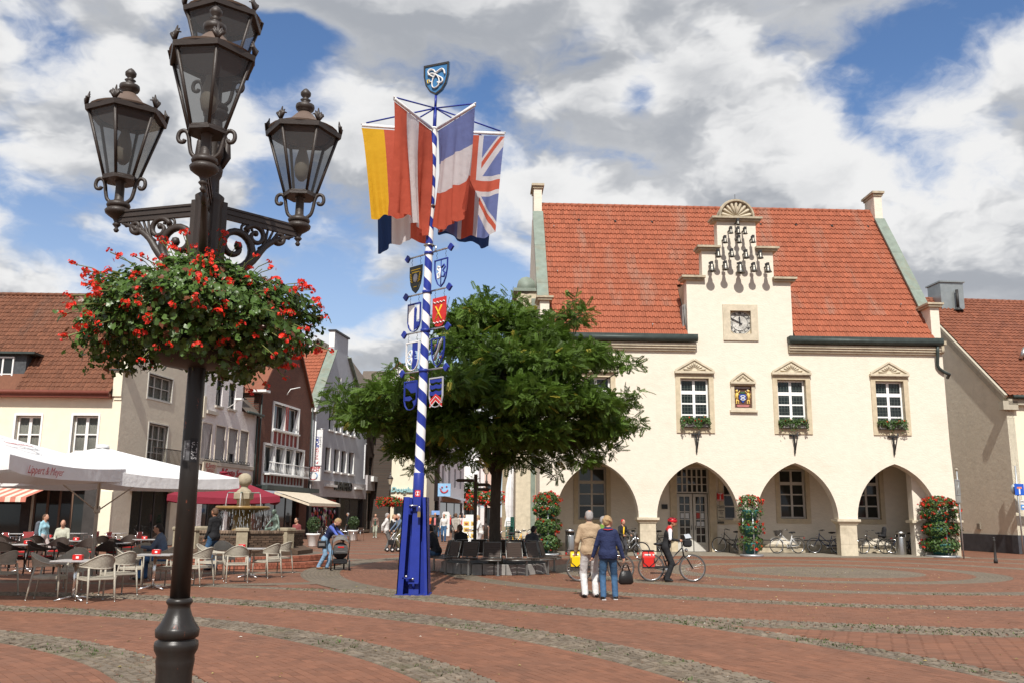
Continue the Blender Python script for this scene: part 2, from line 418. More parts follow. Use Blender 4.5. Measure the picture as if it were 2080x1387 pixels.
def near_mat(kind):
	m, colr, joint, uv, mr, mixc, noise, N, L, b = paving_mat('near_'+kind+'_stone', kind)
	L.new(colr, b.inputs['Base Color'])
	bp = N.new('ShaderNodeBump'); bp.inputs['Strength'].default_value = 0.35 if kind == 'brick' else 0.9; bp.inputs['Distance'].default_value = 0.012
	L.new(noise(28 if kind == 'brick' else 22, 5), bp.inputs['Height']); L.new(bp.outputs[0], b.inputs['Normal'])
	return m
FARB, FARC, NEARB, NEARC = far_mat('brick'), far_mat('cobble'), near_mat('brick'), near_mat('cobble')
JOINT = mat('joint_sand', (0.16, 0.085, 0.055), 0.95, 0.25, 9, dirt=(0.07, 0.085, 0.03), dscale=1.2, damt=0.7)

ground = thing('ground', 'red brick square laid in rings with bands of grey cobbles', None); del ground['label']; ground['kind'] = 'structure'
g = MB(); g.quad((-400, -120, -0.03), (400, -120, -0.03), (400, 900, -0.03), (-400, 900, -0.03))
base_o = g.obj('ground_bed', JOINT, ground)

NEAR_Y = 21.0
def in_view(x, y, m=0.5): return (np.abs(x) < 0.575*y + m) & (y > 8.0)
def near(x, y): return (y < NEAR_Y) & in_view(x, y) & ~((x < -4.6-0.2*(y-14)) & (y > 19.5))
# far sheets: ring segments with UVs running along the rings
def far_sheets():
	for kind, mt, name, zoff in ((0, FARB, 'brick_paving', -0.004), (1, FARC, 'cobble_bands', -0.004)):
		Vs = []; UV = []; n = 0
		for k in range(3):
			for (a, b, t) in ring_list(k):
				if t != kind: continue
				nr = max(1, int((b-a)/1.0)); rs = np.linspace(a, b, nr+1)
				for r0, r1 in zip(rs[:-1], rs[1:]):
					na = max(16, int(2*PI*r1/0.45)); an = np.linspace(0, 2*PI, na+1)
					a0, a1 = an[:-1], an[1:]; am = (a0+a1)/2; rm = (r0+r1)/2
					xm, ym = CEN[k][0]+rm*np.cos(am), CEN[k][1]+rm*np.sin(am)
					ok = (systems(xm, ym) == k) & (ym > -20) & (ym < 190)
					nn = np.ones(len(xm), bool)
					for r_, aa_ in ((r0, a0), (r0, a1), (r1, a0), (r1, a1)): nn &= near(CEN[k][0]+r_*np.cos(aa_), CEN[k][1]+r_*np.sin(aa_))
					ok &= ~nn
					a0, a1 = a0[ok], a1[ok]
					if not len(a0): continue
					q = np.stack([np.stack([CEN[k][0]+r*np.cos(aa), CEN[k][1]+r*np.sin(aa), np.full(len(aa), zoff-.0015*k)], 1) for r, aa in ((r0, a0), (r1, a0), (r1, a1), (r0, a1))], 1)
					q = q[:, ::-1]
					u = np.stack([np.stack([aa*rm, np.full(len(aa), r)], 1) for r, aa in ((r0, a0), (r1, a0), (r1, a1), (r0, a1))], 1)[:, ::-1]
					Vs.append(q.reshape(-1, 3)); UV.append(u.reshape(-1, 2))
		if kind == 0:                                       # plain coursed brick wherever no ring reaches
			xs = np.arange(-60, 90, 1.0); ys = np.arange(-20, 200, 1.0)
			X, Y = np.meshgrid(xs, ys); X = X.ravel(); Y = Y.ravel(); ok = (systems(X+.5, Y+.5) == 3)
			X, Y = X[ok], Y[ok]
			q = np.stack([np.stack([X+i, Y+j, np.full(len(X), -0.0115)], 1) for i, j in ((0, 0), (1, 0), (1, 1), (0, 1))], 1)
			Vs.append(q.reshape(-1, 3)); UV.append(q[:, :, :2].reshape(-1, 2))
			# underlay that closes the ragged seams between systems
			X, Y = np.meshgrid(np.arange(-60, 90, 3.0), np.arange(-20, 200, 3.0)); X = X.ravel(); Y = Y.ravel()
			q = np.stack([np.stack([X+i, Y+j, np.full(len(X), -0.016)], 1) for i, j in ((0, 0), (3, 0), (3, 3), (0, 3))], 1)
			Vs.append(q.reshape(-1, 3)); UV.append(q[:, :, :2].reshape(-1, 2))
		V = np.concatenate(Vs); U = np.concatenate(UV); F = np.arange(len(V)).reshape(-1, 4)
		me = arr_mesh(name, V, F, mt)
		lay = me.uv_layers.new(name='UVMap'); lay.data.foreach_set('uv', U.astype(np.float32).ravel())
		o = link(name, me, ground)
far_sheets()

# near stones, each with its own edges, height and tilt
def stones(P, T, L_, W_, tilt, chamf):
	"""P centres (n,2), T directions (n,) ; L_, W_ sizes (n,) -> list of (8 verts) blocks"""
	n = len(P); c, s = np.cos(T), np.sin(T)
	h = RNG.normal(0, tilt*0.35, n); tx, ty = RNG.normal(0, tilt, n), RNG.normal(0, tilt, n)
	out = np.zeros((n, 8, 3))
	for i, (a, b) in enumerate(((-1, -1), (1, -1), (1, 1), (-1, 1))):
		for lev, (f, z) in enumerate(((1.0, -0.03), (chamf, 0.0))):
			x = a*L_/2*f; y = b*W_/2*f
			out[:, i+4*lev, 0] = P[:, 0] + x*c - y*s; out[:, i+4*lev, 1] = P[:, 1] + x*s + y*c
			out[:, i+4*lev, 2] = z + ((h + tx*a + ty*b) if lev else 0)
	return out
BF = np.array([(4, 5, 6, 7), (0, 1, 5, 4), (1, 2, 6, 5), (2, 3, 7, 6), (3, 0, 4, 7)])
def near_stones():
	got = {0: [], 1: []}
	for k in range(4):
		if k == 3:
			xs = np.arange(-14, 14, 0.105); rows = [(x_, None) for x_ in np.arange(8, NEAR_Y, 0.105)]
			for j, (y, _) in enumerate(rows):
				x = np.arange(-0.58*y-1, 0.58*y+1, 0.205) + (0.1 if j % 2 else 0); yy = np.full(len(x), y)
				ok = (systems(x, yy) == 3) & near(x, yy)
				if ok.any(): got[0].append((np.stack([x[ok], yy[ok]], 1), np.zeros(ok.sum()), np.full(ok.sum(), .2), np.full(ok.sum(), .1)))
			continue
		for (a, b, t) in ring_list(k):
			if t == 0:
				n = max(1, round((b-a)/0.105)); w = (b-a)/n
				for i in range(n):
					r = a+(i+.5)*w; na = max(6, int(2*PI*r/0.205)); an = (np.arange(na)+(0.5 if i % 2 else 0)+0.13*(i % 3))*2*PI/na
					x, y = CEN[k][0]+r*np.cos(an), CEN[k][1]+r*np.sin(an)
					ok = near(x, y) & (systems(x, y) == k)
					if ok.any(): got[0].append((np.stack([x[ok], y[ok]], 1), an[ok]+PI/2, np.full(ok.sum(), 2*PI*r/na-0.003), np.full(ok.sum(), w-0.003)))
			else:
				n = max(2, round((b-a)/0.105)); w = (b-a)/n
				for i in range(n):
					tt = (i+.5)/n; r = a+(i+.5)*w; na = int(2*PI*(a+b)/2/0.112); bow = 0.20*(1-(2*tt-1)**2)
					an = (np.arange(na))*2*PI/na + bow/r + RNG.normal(0, 0.008/r, na); rr = r+RNG.normal(0, .006, na)
					x, y = CEN[k][0]+rr*np.cos(an), CEN[k][1]+rr*np.sin(an)
					ok = near(x, y) & (systems(x, y) == k)
					m = ok.sum()
					if m: got[1].append((np.stack([x[ok], y[ok]], 1), an[ok]+PI/2+RNG.normal(0, .10, m)-0.35*(2*tt-1), np.full(m, .098)*RNG.uniform(.85, 1.05, m), np.full(m, w-.010)*RNG.uniform(.88, 1.02, m)))
	for t, name, mt, til, ch in ((0, 'brick', NEARB, 0.0006, 0.99), (1, 'cobble', NEARC, 0.0035, 0.82)):
		P = np.concatenate([q[0] for q in got[t]]); T = np.concatenate([q[1] for q in got[t]]); A = np.concatenate([q[2] for q in got[t]]); B = np.concatenate([q[3] for q in got[t]])
		blocks = stones(P, T, A, B, til, ch); n = len(P); v = RNG.normal(0, .42, n).clip(-1.1, 1.1)
		if t == 1: blocks[:, 4:, 2] += .006
		vis = (np.abs(P[:, 0]) < 0.556*P[:, 1]) & (P[:, 1] > 8.75)
		order = np.argsort(np.where(vis, P[:, 1], 1e3+P[:, 1])); single, rest = order[:300], order[300:]
		F = (BF[None] + 8*np.arange(len(rest))[:, None, None]).reshape(-1, 4)
		o = link(name+'_field', arr_mesh(name+'_field', blocks[rest].reshape(-1, 3), F, mt, v=np.repeat(v[rest], 5)), ground); o['kind'] = 'stuff'
		for i in single:
			c = blocks[i].mean(0)
			o = link(name, arr_mesh(name, blocks[i]-c, BF, mt, v=np.full(5, v[i])), ground, tuple(c))
		got[t] = (P, B)
	# tufts of grass and moss in the cobble joints, dry leaves and bits of litter on the bricks
	P = got[1][0]; k = RNG.choice(len(P), 2600); nz = np.sin(P[k, 0]*2.1+np.cos(P[k, 1]*1.7)*2)+np.sin(P[k, 1]*3.3+P[k, 0]*.9)
	k = k[nz+RNG.normal(0, .5, len(k)) > 0.35]; Vs = []; vv = []
	for i in k:
		c = P[i]+RNG.uniform(-.05, .05, 2)
		for _ in range(int(RNG.integers(3, 8))):
			a = RNG.uniform(0, 2*PI); l = RNG.uniform(.012, .04); hgt = RNG.uniform(.008, .03)*(2.2 if RNG.random() < .03 else 1); x, y = c+RNG.normal(0, .022, 2); d = np.array([math.cos(a), math.sin(a)])*l; w = np.array([-d[1], d[0]])*.3
			Vs.append([(x-w[0], y-w[1], -.005), (x+w[0], y+w[1], -.005), (x+d[0]+w[0]*.4, y+d[1]+w[1]*.4, hgt), (x+d[0]-w[0]*.4, y+d[1]-w[1]*.4, hgt)]); vv.append(RNG.uniform(-1, 1))
	V = np.array(Vs).reshape(-1, 3)
	o = link('joint_grass', arr_mesh('joint_grass', V, np.arange(len(V)).reshape(-1, 4), leafmat('joint_grass_blade', (0.075, 0.115, 0.028), .5, .3), v=vv)); tag(o, 'short green grass and moss growing in the cobble joints', 'grass', kind='stuff')
	Vs = []; vv = []
	for _ in range(1500):
		y = RNG.uniform(9, 42); x = RNG.uniform(-.5, .58)*y
		if RNG.random() < .72: x, y = RNG.normal(4.5, 4.0), RNG.normal(27.5, 4.2)
		a = RNG.uniform(0, 2*PI); l = RNG.uniform(.012, .03); c, s = math.cos(a)*l, math.sin(a)*l; z = .008
		Vs.append([(x-c, y-s, z), (x+s*.5, y-c*.5, z+.012), (x+c, y+s, z), (x-s*.5, y+c*.5, z+.006)]); vv.append(RNG.uniform(-1, 1))
	V = np.array(Vs).reshape(-1, 3)
	o = link('fallen_leaves', arr_mesh('fallen_leaves', V, np.arange(len(V)).reshape(-1, 4), leafmat('dry_leaf', (0.42, 0.34, 0.13), .5, .2, hue=((.6, .58, .5), .8)), v=vv)); tag(o, 'small dry yellow leaves scattered over the brick square', 'leaves', kind='stuff')
near_stones()
# ------------------------------------------------------------------ materials shared by the houses
PLASTER = mat('cream_render', (0.735, 0.67, 0.56), 0.9, 0.05, 3.0, bump=0.32, bscale=10, bdist=0.04, dirt=(0.60, 0.53, 0.42), dscale=.5, damt=.38, stretch=(.9, 1, 1.8))
PLASTER2 = mat('pale_yellow_render', (0.77, 0.715, 0.56), 0.9, 0.04, 2.5, bump=0.25, bscale=22, dirt=(0.6, 0.53, 0.38), dscale=.4, damt=.25)
SHADECREAM = mat('shaded_cream_render', (0.68, 0.62, 0.50), 0.95, 0.08, 2.0, bump=0.4, bscale=5, bdist=0.03, dirt=(0.55, 0.50, 0.40), dscale=.5, damt=.5)  # cream of the house fronts, toned down for the flanks in shade
SAND = mat('sandstone', (0.56, 0.475, 0.335), 0.85, 0.12, 5, bump=0.25, bscale=50, dirt=(0.34, 0.26, 0.15), dscale=1.2, damt=.5)
SANDL = mat('pale_sandstone', (0.58, 0.51, 0.385), 0.85, 0.12, 5, bump=0.3, bscale=45, dirt=(0.26, 0.22, 0.15), dscale=1.0, damt=.6)
SANDW = mat('weathered_sandstone', (0.45, 0.385, 0.28), 0.9, 0.2, 5, bump=0.4, bscale=40, dirt=(0.12, 0.11, 0.09), dscale=1.3, damt=.7)
WHITE = mat('white_paint', (0.80, 0.80, 0.78), 0.45, 0.03, 4)
TILE_R = mat('orange_clay_tile', (0.31, 0.095, 0.050), 0.75, 0.10, 7, attr=0.15, dirt=(0.27, 0.20, 0.155), dscale=0.30, damt=.55, stretch=(3.0, 1.0, .55), bump=.15, bscale=60)
TILE_B = mat('brown_clay_tile', (0.160, 0.064, 0.035), 0.72, 0.15, 6, attr=0.2, dirt=(0.12, 0.075, 0.055), dscale=0.35, damt=.8, stretch=(2.0, 1, .6), bump=.15, bscale=60)
TILE_M = mat('dark_red_clay_tile', (0.215, 0.077, 0.043), 0.6, 0.12, 6, attr=0.2, dirt=(0.15, 0.06, 0.045), dscale=0.5, damt=.5)
TILE_G = mat('grey_brown_tile', (0.13, 0.105, 0.085), 0.8, 0.2, 6, attr=0.2)
COPPER = mat('verdigris_copper', (0.20, 0.24, 0.20), 0.6, 0.18, 3, dirt=(0.22, 0.19, 0.13), dscale=1.2, damt=.8, metal=.0)
DARKMET = mat('dark_gutter_metal', (0.055, 0.07, 0.065), 0.5, 0.2, 4, metal=.3)
STEEL = mat('brushed_steel', (0.52, 0.52, 0.51), 0.32, 0.06, 10, metal=1.0, stretch=(1, 1, .05))
BRONZE = mat('bell_bronze', (0.17, 0.16, 0.14), 0.38, 0.25, 14, metal=.85, dirt=(.12, .12, .1), dscale=6, damt=.8)
IRON = mat('black_iron', (0.03, 0.028, 0.027), 0.5, 0.3, 20)
GLASS = glassmat('window_glass');
GLASSC = glassmat('curtained_glass', clear=.72); GLASSB = glassmat('leaded_glass', (0.010, 0.017, 0.016), .08)
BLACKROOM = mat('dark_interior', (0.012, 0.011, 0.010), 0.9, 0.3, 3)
GREYWOOD = mat('grey_painted_wood', (0.55, 0.53, 0.48), 0.6, 0.08, 5)
LEADING = mat('window_leading', (0.10, 0.12, 0.11), 0.5, 0.1, 5)

def window(parent, x0, x1, z0, z1, y, cols=2, rows=3, top=None, fr=0.07, bar=0.035, mf=None, mg=None, leaded=False, depth=0.06, name='window', barv=None):
	"""a casement: frame (this part), one pane mesh per light as sub-parts; y is the glass plane in the parent's frame"""
	mf = mf or WHITE; mg = mg or GLASS; barv = barv or bar
	m = MB(); w, h = x1-x0, z1-z0
	m.box(x0, x0+fr, y-depth, y+depth, z0, z1); m.box(x1-fr, x1, y-depth, y+depth, z0, z1)
	m.box(x0+fr, x1-fr, y-depth, y+depth, z0, z0+fr); m.box(x0+fr, x1-fr, y-depth, y+depth, z1-fr, z1)
	xs = [x0+fr + (w-2*fr)*i/cols for i in range(cols+1)]
	zs = [z0+fr]; zt = z1-fr
	if top: tz = z1-fr-(h-2*fr)*top; zs += [z0+fr+(tz-z0-fr)*(i+1)/rows for i in range(rows)] + [zt]
	else: zs += [z0+fr+(h-2*fr)*(i+1)/rows for i in range(rows)]
	for i in range(1, cols):
		b = barv; m.box(xs[i]-b, xs[i]+b, y-depth*.8, y+depth*.8, z0+fr, z1-fr)
	for j in range(1, len(zs)-1):
		b = bar*1.5 if (top and j == len(zs)-2) else bar*.62
		m.box(x0+fr, x1-fr, y-depth*.7, y+depth*.7, zs[j]-b, zs[j]+b)
	o = m.obj(name, mf, parent)
	for i in range(cols):
		for j in range(len(zs)-1):
			p = MB(); a, c = xs[i], xs[i+1]; e, g = zs[j], zs[j+1]
			tl = RNG.normal(0, .006); tl2 = RNG.normal(0, .006)
			k = .012
			p.add([(a, y-tl-k, e), (c, y+tl-k, e), (c, y+tl+tl2-k, g), (a, y-tl+tl2-k, g), (a, y+k, e), (c, y+k, e), (c, y+k, g), (a, y+k, g)], [(0, 1, 2, 3), (7, 6, 5, 4)], 0)
			mats = [mg]
			if leaded:
				mats = [mg, LEADING]; n1, n2 = 4, 3
				for q in range(1, n1): xx = a+(c-a)*q/n1; p.box(xx-.007, xx+.007, y-.03, y-.018, e, g, 1)
				for q in range(1, n2): zz = e+(g-e)*q/n2; p.box(a, c, y-.034, y-.02, zz-.007, zz+.007, 1)
			p.obj('pane', mats, o)
	return o

def tile_profile(kind='s', n=7):
	t = np.linspace(0, 1, n)
	if kind == 's': return t, 0.046*np.exp(-((t-.70)/.18)**2) - 0.014*np.sin(PI*np.clip(t/.55, 0, 1)) + .012*(t > .99)*0
	return t, 0.016*np.sin(2*PI*t)
def tile_roof(parent, mats, W, Lr, origin, U, Vv, tw, th, keep=None, single=300, name='tile', kind='s', order=None, n=6, lift=0.048):
	"""tiles laid on a slope: origin at the left end of the eave, U along the eave, Vv up the slope (unit vectors); returns nothing"""
	U, Vv, O = np.array(U, float), np.array(Vv, float), np.array(origin, float); Nn = np.cross(U, Vv)
	nu, nv = max(1, round(W/tw)), max(1, round(Lr/th)); tw, th = W/nu, Lr/nv
	t, hgt = tile_profile(kind, n)
	low = np.stack([t*tw, np.zeros(n)-.02, hgt+lift], 1); up = np.stack([t*tw, np.full(n, th+.02), hgt+.004], 1); lip = np.stack([t*tw, np.zeros(n)-.02, hgt+lift-.045], 1)
	Vt = np.concatenate([low, up, lip]); F = [(i, i+1, n+i+1, n+i) for i in range(n-1)] + [(2*n+i, 2*n+i+1, i+1, i) for i in range(n-1)]
	F = np.array(F); I, J = np.meshgrid(np.arange(nu), np.arange(nv)); I = I.ravel(); J = J.ravel()
	cx, cy = (I+.5)*tw, (J+.5)*th
	if keep is not None: k = keep(cx, cy); I, J, cx, cy = I[k], J[k], cx[k], cy[k]
	N_ = len(I); jx = RNG.normal(0, .004, N_); jz = RNG.normal(0, .003, N_); v = RNG.normal(0, .5, N_).clip(-1.2, 1.2)
	base = O[None] + (I*tw+jx)[:, None]*U + (J*th)[:, None]*Vv + jz[:, None]*Nn
	loc = Vt @ np.stack([U, Vv, Nn])
	od = np.arange(N_) if order is None else np.argsort(order(cx, cy)); one, rest = od[:single], od[single:]
	if len(rest):
		V = (base[rest][:, None] + loc[None]).reshape(-1, 3); FF = (F[None] + len(Vt)*np.arange(len(rest))[:, None, None]).reshape(-1, 4)
		o = link(name+'_field', arr_mesh(name+'_field', V, FF, mats, smooth=False, v=np.repeat(v[rest], len(F))), parent); o['kind'] = 'stuff'
	var = [arr_mesh(name, loc, F, mats, v=np.full(len(F), q)) for q in np.linspace(-1, 1, 9)]
	for i in one: link(name, var[int(round((v[i]+1.2)/2.4*8))], parent, tuple(base[i]))

def pediment(m, xc, w, z0, h, y, fan=9, rim=.09, mm=0):
	"""triangular hood with a carved fan: outline in front of the wall plane y"""
	m.prism([[(xc-w/2, z0), (xc+w/2, z0), (xc, z0+h)]], y-.10, y+.05, mm)
	m.box(xc-w/2-.05, xc+w/2+.05, y-.19, y+.05, z0-.10, z0, mm)
	m.box(xc-w/2-.02, xc+w/2+.02, y-.15, y+.05, z0-.14, z0-.10, mm)
	for s in (-1, 1):                                                # raking moulding
		a = math.atan2(h, w/2); L_ = math.hypot(h, w/2)
		T = Matrix.Translation((xc+s*w/2, y-.10, z0)) @ Matrix.Rotation(-a if s < 0 else a-PI, 4, 'Y')
		if s > 0: T = Matrix.Translation((xc+w/2, y-.10, z0)) @ Matrix.Rotation(-(PI-a), 4, 'Y')
		m.box(0, L_, -.055, 0, -.005 if s < 0 else -.075, .075 if s < 0 else .005, mm, T)
	for i in range(fan):
		a = PI*(i+.5)/fan; ex = math.cos(a); ez = math.sin(a)
		lim = min((w/2-.10)*h/(abs(ex)*h + ez*(w/2)) , 9)*.86
		m.tube([(xc+ex*.12, y-.095, z0+.03+ez*.12), (xc+ex*lim*.8, y-.115, z0+.02+ez*lim*.8), (xc+ex*lim, y-.12, z0+.01+ez*lim)], [.012, .045, .05], 6, mm)

# ------------------------------------------------------------------ the old town hall (x along the front, y into the building)
HA = rad(2.2)
HALL = thing('town_hall', 'cream rendered town hall with arcade, stepped clock gable and orange tiled roof', 'building', (1.28, 40.55, 0), HA)
def hall_pt(u, z, off=0.0): return HALL_M @ Vector((u, off, z))
HALL_M = Matrix.Translation((1.28, 40.55, 0)) @ Matrix.Rotation(HA, 4, 'Z')
UC = [2.55, 7.04, 11.5, 16.05]; HALF, RISE, SPR = 1.84, 2.46, 1.62
def arch_pts(uc, half=HALF, rise=RISE, spr=SPR, n=14):
	R = (rise*rise+half*half)/(2*half); c = R-half; a1 = math.atan2(rise, c); pts = []
	for i in range(n+1): a = a1*i/n; pts.append((uc+c*-1+R*math.cos(a), spr+R*math.sin(a)))       # right springing up to the apex
	left = [(2*uc-x, z) for x, z in pts[:-1]][::-1]
	return left[::-1], pts[::-1]                                                                # left: springing->apex ; right: apex->springing
def hall_front():
	m = MB(); W0, W1 = 0.0, 18.66
	up = [(0.0, 1.62)]
	for uc in UC:
		l, r = arch_pts(uc); up += l + r
	up += [(18.80, 1.62), (18.72, 3.2), (W1, 5.0), (W1, 9.85), (11.70, 9.85), (11.70, 12.52), (10.93, 12.52), (10.93, 13.98), (10.17, 13.98), (10.17, 15.42), (8.33, 15.42), (8.33, 13.98), (7.56, 13.98), (7.56, 12.52), (6.80, 12.52), (6.80, 9.85), (0.0, 9.85)]
	holes = [[(u-.66, 5.60), (u+.66, 5.60), (u+.66, 7.86), (u-.66, 7.86)] for u in UC]
	holes.append([(8.78, 9.92), (9.76, 9.92), (9.76, 11.02), (8.78, 11.02)])
	holes.append([(8.84, 6.52), (9.66, 6.52), (9.66, 7.55), (8.84, 7.55)])
	m.prism([up]+holes, 0.0, 0.55)
	m.obj('front_wall', PLASTER, HALL)
	# plastered reveal strip on the underside of each arch is the prism's own side; stone piers carry it
	edges = [(-.02, UC[0]-HALF)] + [(UC[i]+HALF, UC[i+1]-HALF) for i in range(3)] + [(UC[3]+HALF, 18.86)]
	for i, (a, b) in enumerate(edges):
		p = MB();
		if 0 < i < 4 or i == 0 or True:
			n = 3 if b-a < 1 else 2
			zz = [0, .52, 1.02, 1.38]
			for z0, z1 in zip(zz[:-1], zz[1:]):
				k = 2 if int(z0*10) % 2 else 1
				for q in range(k): x0 = a+.05+(b-a-.1)*q/k; x1 = a+.05+(b-a-.1)*(q+1)/k; p.box(x0+.002, x1-.002, .04, .52, z0+.003, z1-.003)
			p.box(a+.06, b-.06, .05, .51, 0.0, 1.38)
			p.obj('pillar', SANDL, HALL)
			c = MB(); v = []
			for e, z in ((0.03, 1.38), (0.06, 1.44), (.14, 1.52), (.14, 1.618)): v += [(a+.05-e, .04-e, z), (b-.05+e, .04-e, z), (b-.05+e, .52+e, z), (a+.05-e, .52+e, z)]
			f = [(3, 2, 1, 0), (12, 13, 14, 15)] + [(4*r+i_, 4*r+(i_+1) % 4, 4*r+4+(i_+1) % 4, 4*r+4+i_) for r in range(3) for i_ in range(4)]
			c.add(v, f); c.obj('capital', SANDL, HALL)
	# inner end pier behind the last arch, with its own narrower opening
	p = MB(); p.box(17.02, 18.75, .553, 1.02, 0, 3.72); p.obj('end_pier', PLASTER, HALL)
	c = MB(); c.box(16.90, 17.9, .46, 1.14, 1.48, 1.60); c.obj('capital', SANDL, HALL)
	# arcade: back wall with real openings, floor, ceiling, end wall
	m = MB(); YB = 2.95
	bo = [[(2.03, 1.5), (3.38, 1.5), (3.38, 3.95), (2.03, 3.95)], [(6.74, .0), (8.30, .0), (8.30, 3.98), (6.74, 3.98)], [(8.98, 1.55), (10.2, 1.55), (10.2, 3.9), (8.98, 3.9)], [(11.72, 1.62), (12.98, 1.62), (12.98, 3.95), (11.72, 3.95)], [(15.35, 1.62), (16.6, 1.62), (16.6, 3.95), (15.35, 3.95)]]
	out = [(-.0, 0), (6.74, 0), (6.74, 3.98), (8.30, 3.98), (8.30, 0), (18.66, 0), (18.66, 4.45), (0, 4.45)]
	m.prism([out, bo[0], bo[2], bo[3], bo[4]], YB, YB+.4); m.obj('arcade_wall', PLASTER, HALL)
	m = MB(); m.box(0.02, 18.64, .553, YB-.003, 4.30, 4.44); m.obj('arcade_ceiling', PLASTER, HALL)
	m = MB(); m.box(18.28, 18.64, 1.03, YB-.003, 0, 4.29); m.obj('arcade_end_wall', PLASTER, HALL)
	m = MB(); m.box(-.05, 18.9, .56, YB-.004, 0.004, 0.05); m.box(-.05, 18.9, -.5, .55, -.02, 0.03); m.obj('arcade_floor', mat('grey_stone_floor', (.24, .21, .165), .9, .15, 4, bump=.3, bscale=30), HALL)
	m = MB(); m.box(0.4, 6.7, YB-.03, YB-.004, .05, .42); m.box(8.34, 18.2, YB-.03, YB-.004, .05, .42); m.obj('arcade_plinth', SANDW, HALL)
	m = MB(); m.tube([(8.9, YB-.32, .62), (18.0, YB-.32, .62)], .022, 6)
	for x in np.arange(9.1, 18.1, 1.27): m.tube([(x, YB-.32, .05), (x, YB-.32, .62)], .018, 6)
	m.obj('bicycle_rail', IRON, HALL)
	# windows in the back wall, each with a stone surround
	for (x0, z0), (x1, z1) in [(b[0], b[2]) for b in (bo[0], bo[2], bo[3], bo[4])]:
		s = MB(); s.prism([[(x0-.20, z0-.22), (x1+.20, z0-.22), (x1+.20, z1+.16), (x0-.20, z1+.16)], [(x0, z0), (x1, z0), (x1, z1), (x0, z1)]], YB-.05, YB+.12)
		so = s.obj('window_surround', SAND, HALL)
		window(HALL, x0+.01, x1-.01, z0+.01, z1-.01, YB+.2, 2, 3, top=.27, fr=.08, bar=.05, mf=GREYWOOD)
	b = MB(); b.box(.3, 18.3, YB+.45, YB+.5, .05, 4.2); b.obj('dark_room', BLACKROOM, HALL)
	# the doorway
	s = MB();
	for x0, x1 in ((6.42, 6.735), (8.305, 8.62)): s.box(x0, x1, YB-.10, YB+.1, .05, 4.02)
	s.box(6.42, 8.62, YB-.10, YB+.1, 4.025, 4.2); s.obj('door_surround', SAND, HALL)
	window(HALL, 6.75, 8.29, 2.78, 3.96, YB+.14, 6, 3, fr=.06, bar=.035, mf=GREYWOOD, name='fanlight')
	def leaf(name, x0, x1, pv=None, ang=0):
		e = MB(); w = x1-x0;
		for a, c, f0, f1 in ((0, .13, 0, 2.68), (w-.13, w, 0, 2.68), (.13, w-.13, 0, .42), (.13, w-.13, 2.55, 2.68)): e.box(a, c, -.03, .03, f0, f1)
		e.box(w/2-.02, w/2+.02, -.025, .025, .42, 2.55)
		for j in range(1, 6): z = .42+2.13*j/6; e.box(.13, w-.13, -.025, .025, z-.02, z+.02)
		o = e.obj(name, GREYWOOD, HALL, (x0 if ang <= 0 else x0, YB+.1, .06), rz=ang)
		for i in range(2):
			for j in range(6):
				a = .13+(w-.26)*i/2; z = .42+2.13*j/6; g = MB(); g.box(a+.02, a+(w-.26)/2-.02, -.006, .006, z+.02, z+2.13/6-.02); g.obj('pane', GLASS, o)
		h = MB(); h.tube([(w-.07 if ang == 0 else .07, -.06, 1.0), (w-.07 if ang == 0 else .07, -.06, 1.2)], .014, 6); h.obj('handle', IRON, o)
		for (i, j, ht, cm) in NOTICES.get(name+str(ang > 0), ()):
			a = .13+(w-.26)*i/2; z = .42+2.13*j/6; g = MB(); g.box(a+.035, a+(w-.26)/2-.035, -.016, -.009, z+.05, z+.05+ht); g.obj('notice', cm, o)
		return o
	NP, NR = mat('paper_notice', (.62, .64, .66), .7), mat('red_notice', (.45, .07, .06), .6)
	NOTICES = {'doorFalse': [(0, 3, .24, NP), (1, 3, .24, NP)], 'doorTrue': [(0, 3, .26, NR), (1, 3, .25, NP), (0, 2, .2, NP), (1, 2, .2, NP)]}
	leaf('door', 6.76, 7.50); leaf('door', 7.54, 8.27, ang=0.22)
	# first-floor windows: stone surrounds, pediments, leaded casements, bracket under the sill
	for k, u in enumerate(UC):
		s = MB(); s.prism([[(u-.87, 5.37), (u+.87, 5.37), (u+.87, 8.0), (u-.87, 8.0)], [(u-.655, 5.61), (u+.655, 5.61), (u+.655, 7.855), (u-.655, 7.855)]], -.05, .2)
		s.obj('window_surround', SAND, HALL)
		pm = MB(); pediment(pm, u, 1.72, 8.17, .50, 0.0); pm.obj('window_pediment', SANDL, HALL)
		window(HALL, u-.64, u+.64, 5.62, 7.84, .24, 2, 3, top=.26, fr=.075, bar=.055, leaded=True, mg=GLASSB, barv=.06)
		bk = MB(); bk.box(u-.22, u+.20, -.10, 0, 5.27, 5.33); bk.box(u-.03, u+.03, -.10, -.0, 4.5, 5.3); bk.tube([(u+.05, -.42, 5.42), (u, -.05, 4.45)], [.035, .02], 6); bk.tube([(u-.1, -.1, 5.3), (u, -.06, 4.7)], .012, 5)
		bk.obj('flagpole_bracket', IRON, HALL)
	r = MB()
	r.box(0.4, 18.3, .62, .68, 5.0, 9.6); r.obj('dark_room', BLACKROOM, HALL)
	# cornice and gutter either side of the gable
	for a, b in ((0.35, 7.12), (11.45, 18.5)):
		c = MB()
		for y, z0, z1 in ((-.12, 9.10, 9.2), (-.20, 9.2, 9.3), (-.26, 9.3, 9.42)): c.box(a, b, y, -.002, z0, z1)
		c.obj('cornice', SANDL, HALL)
		gt = MB(); gt.tube([(a-.05, -.30, 9.62), (b+.05, -.30, 9.62)], .16, 10); gt.box(a-.05, b+.05, -.44, .0, 9.64, 9.80); gt.obj('gutter', DARKMET, HALL)
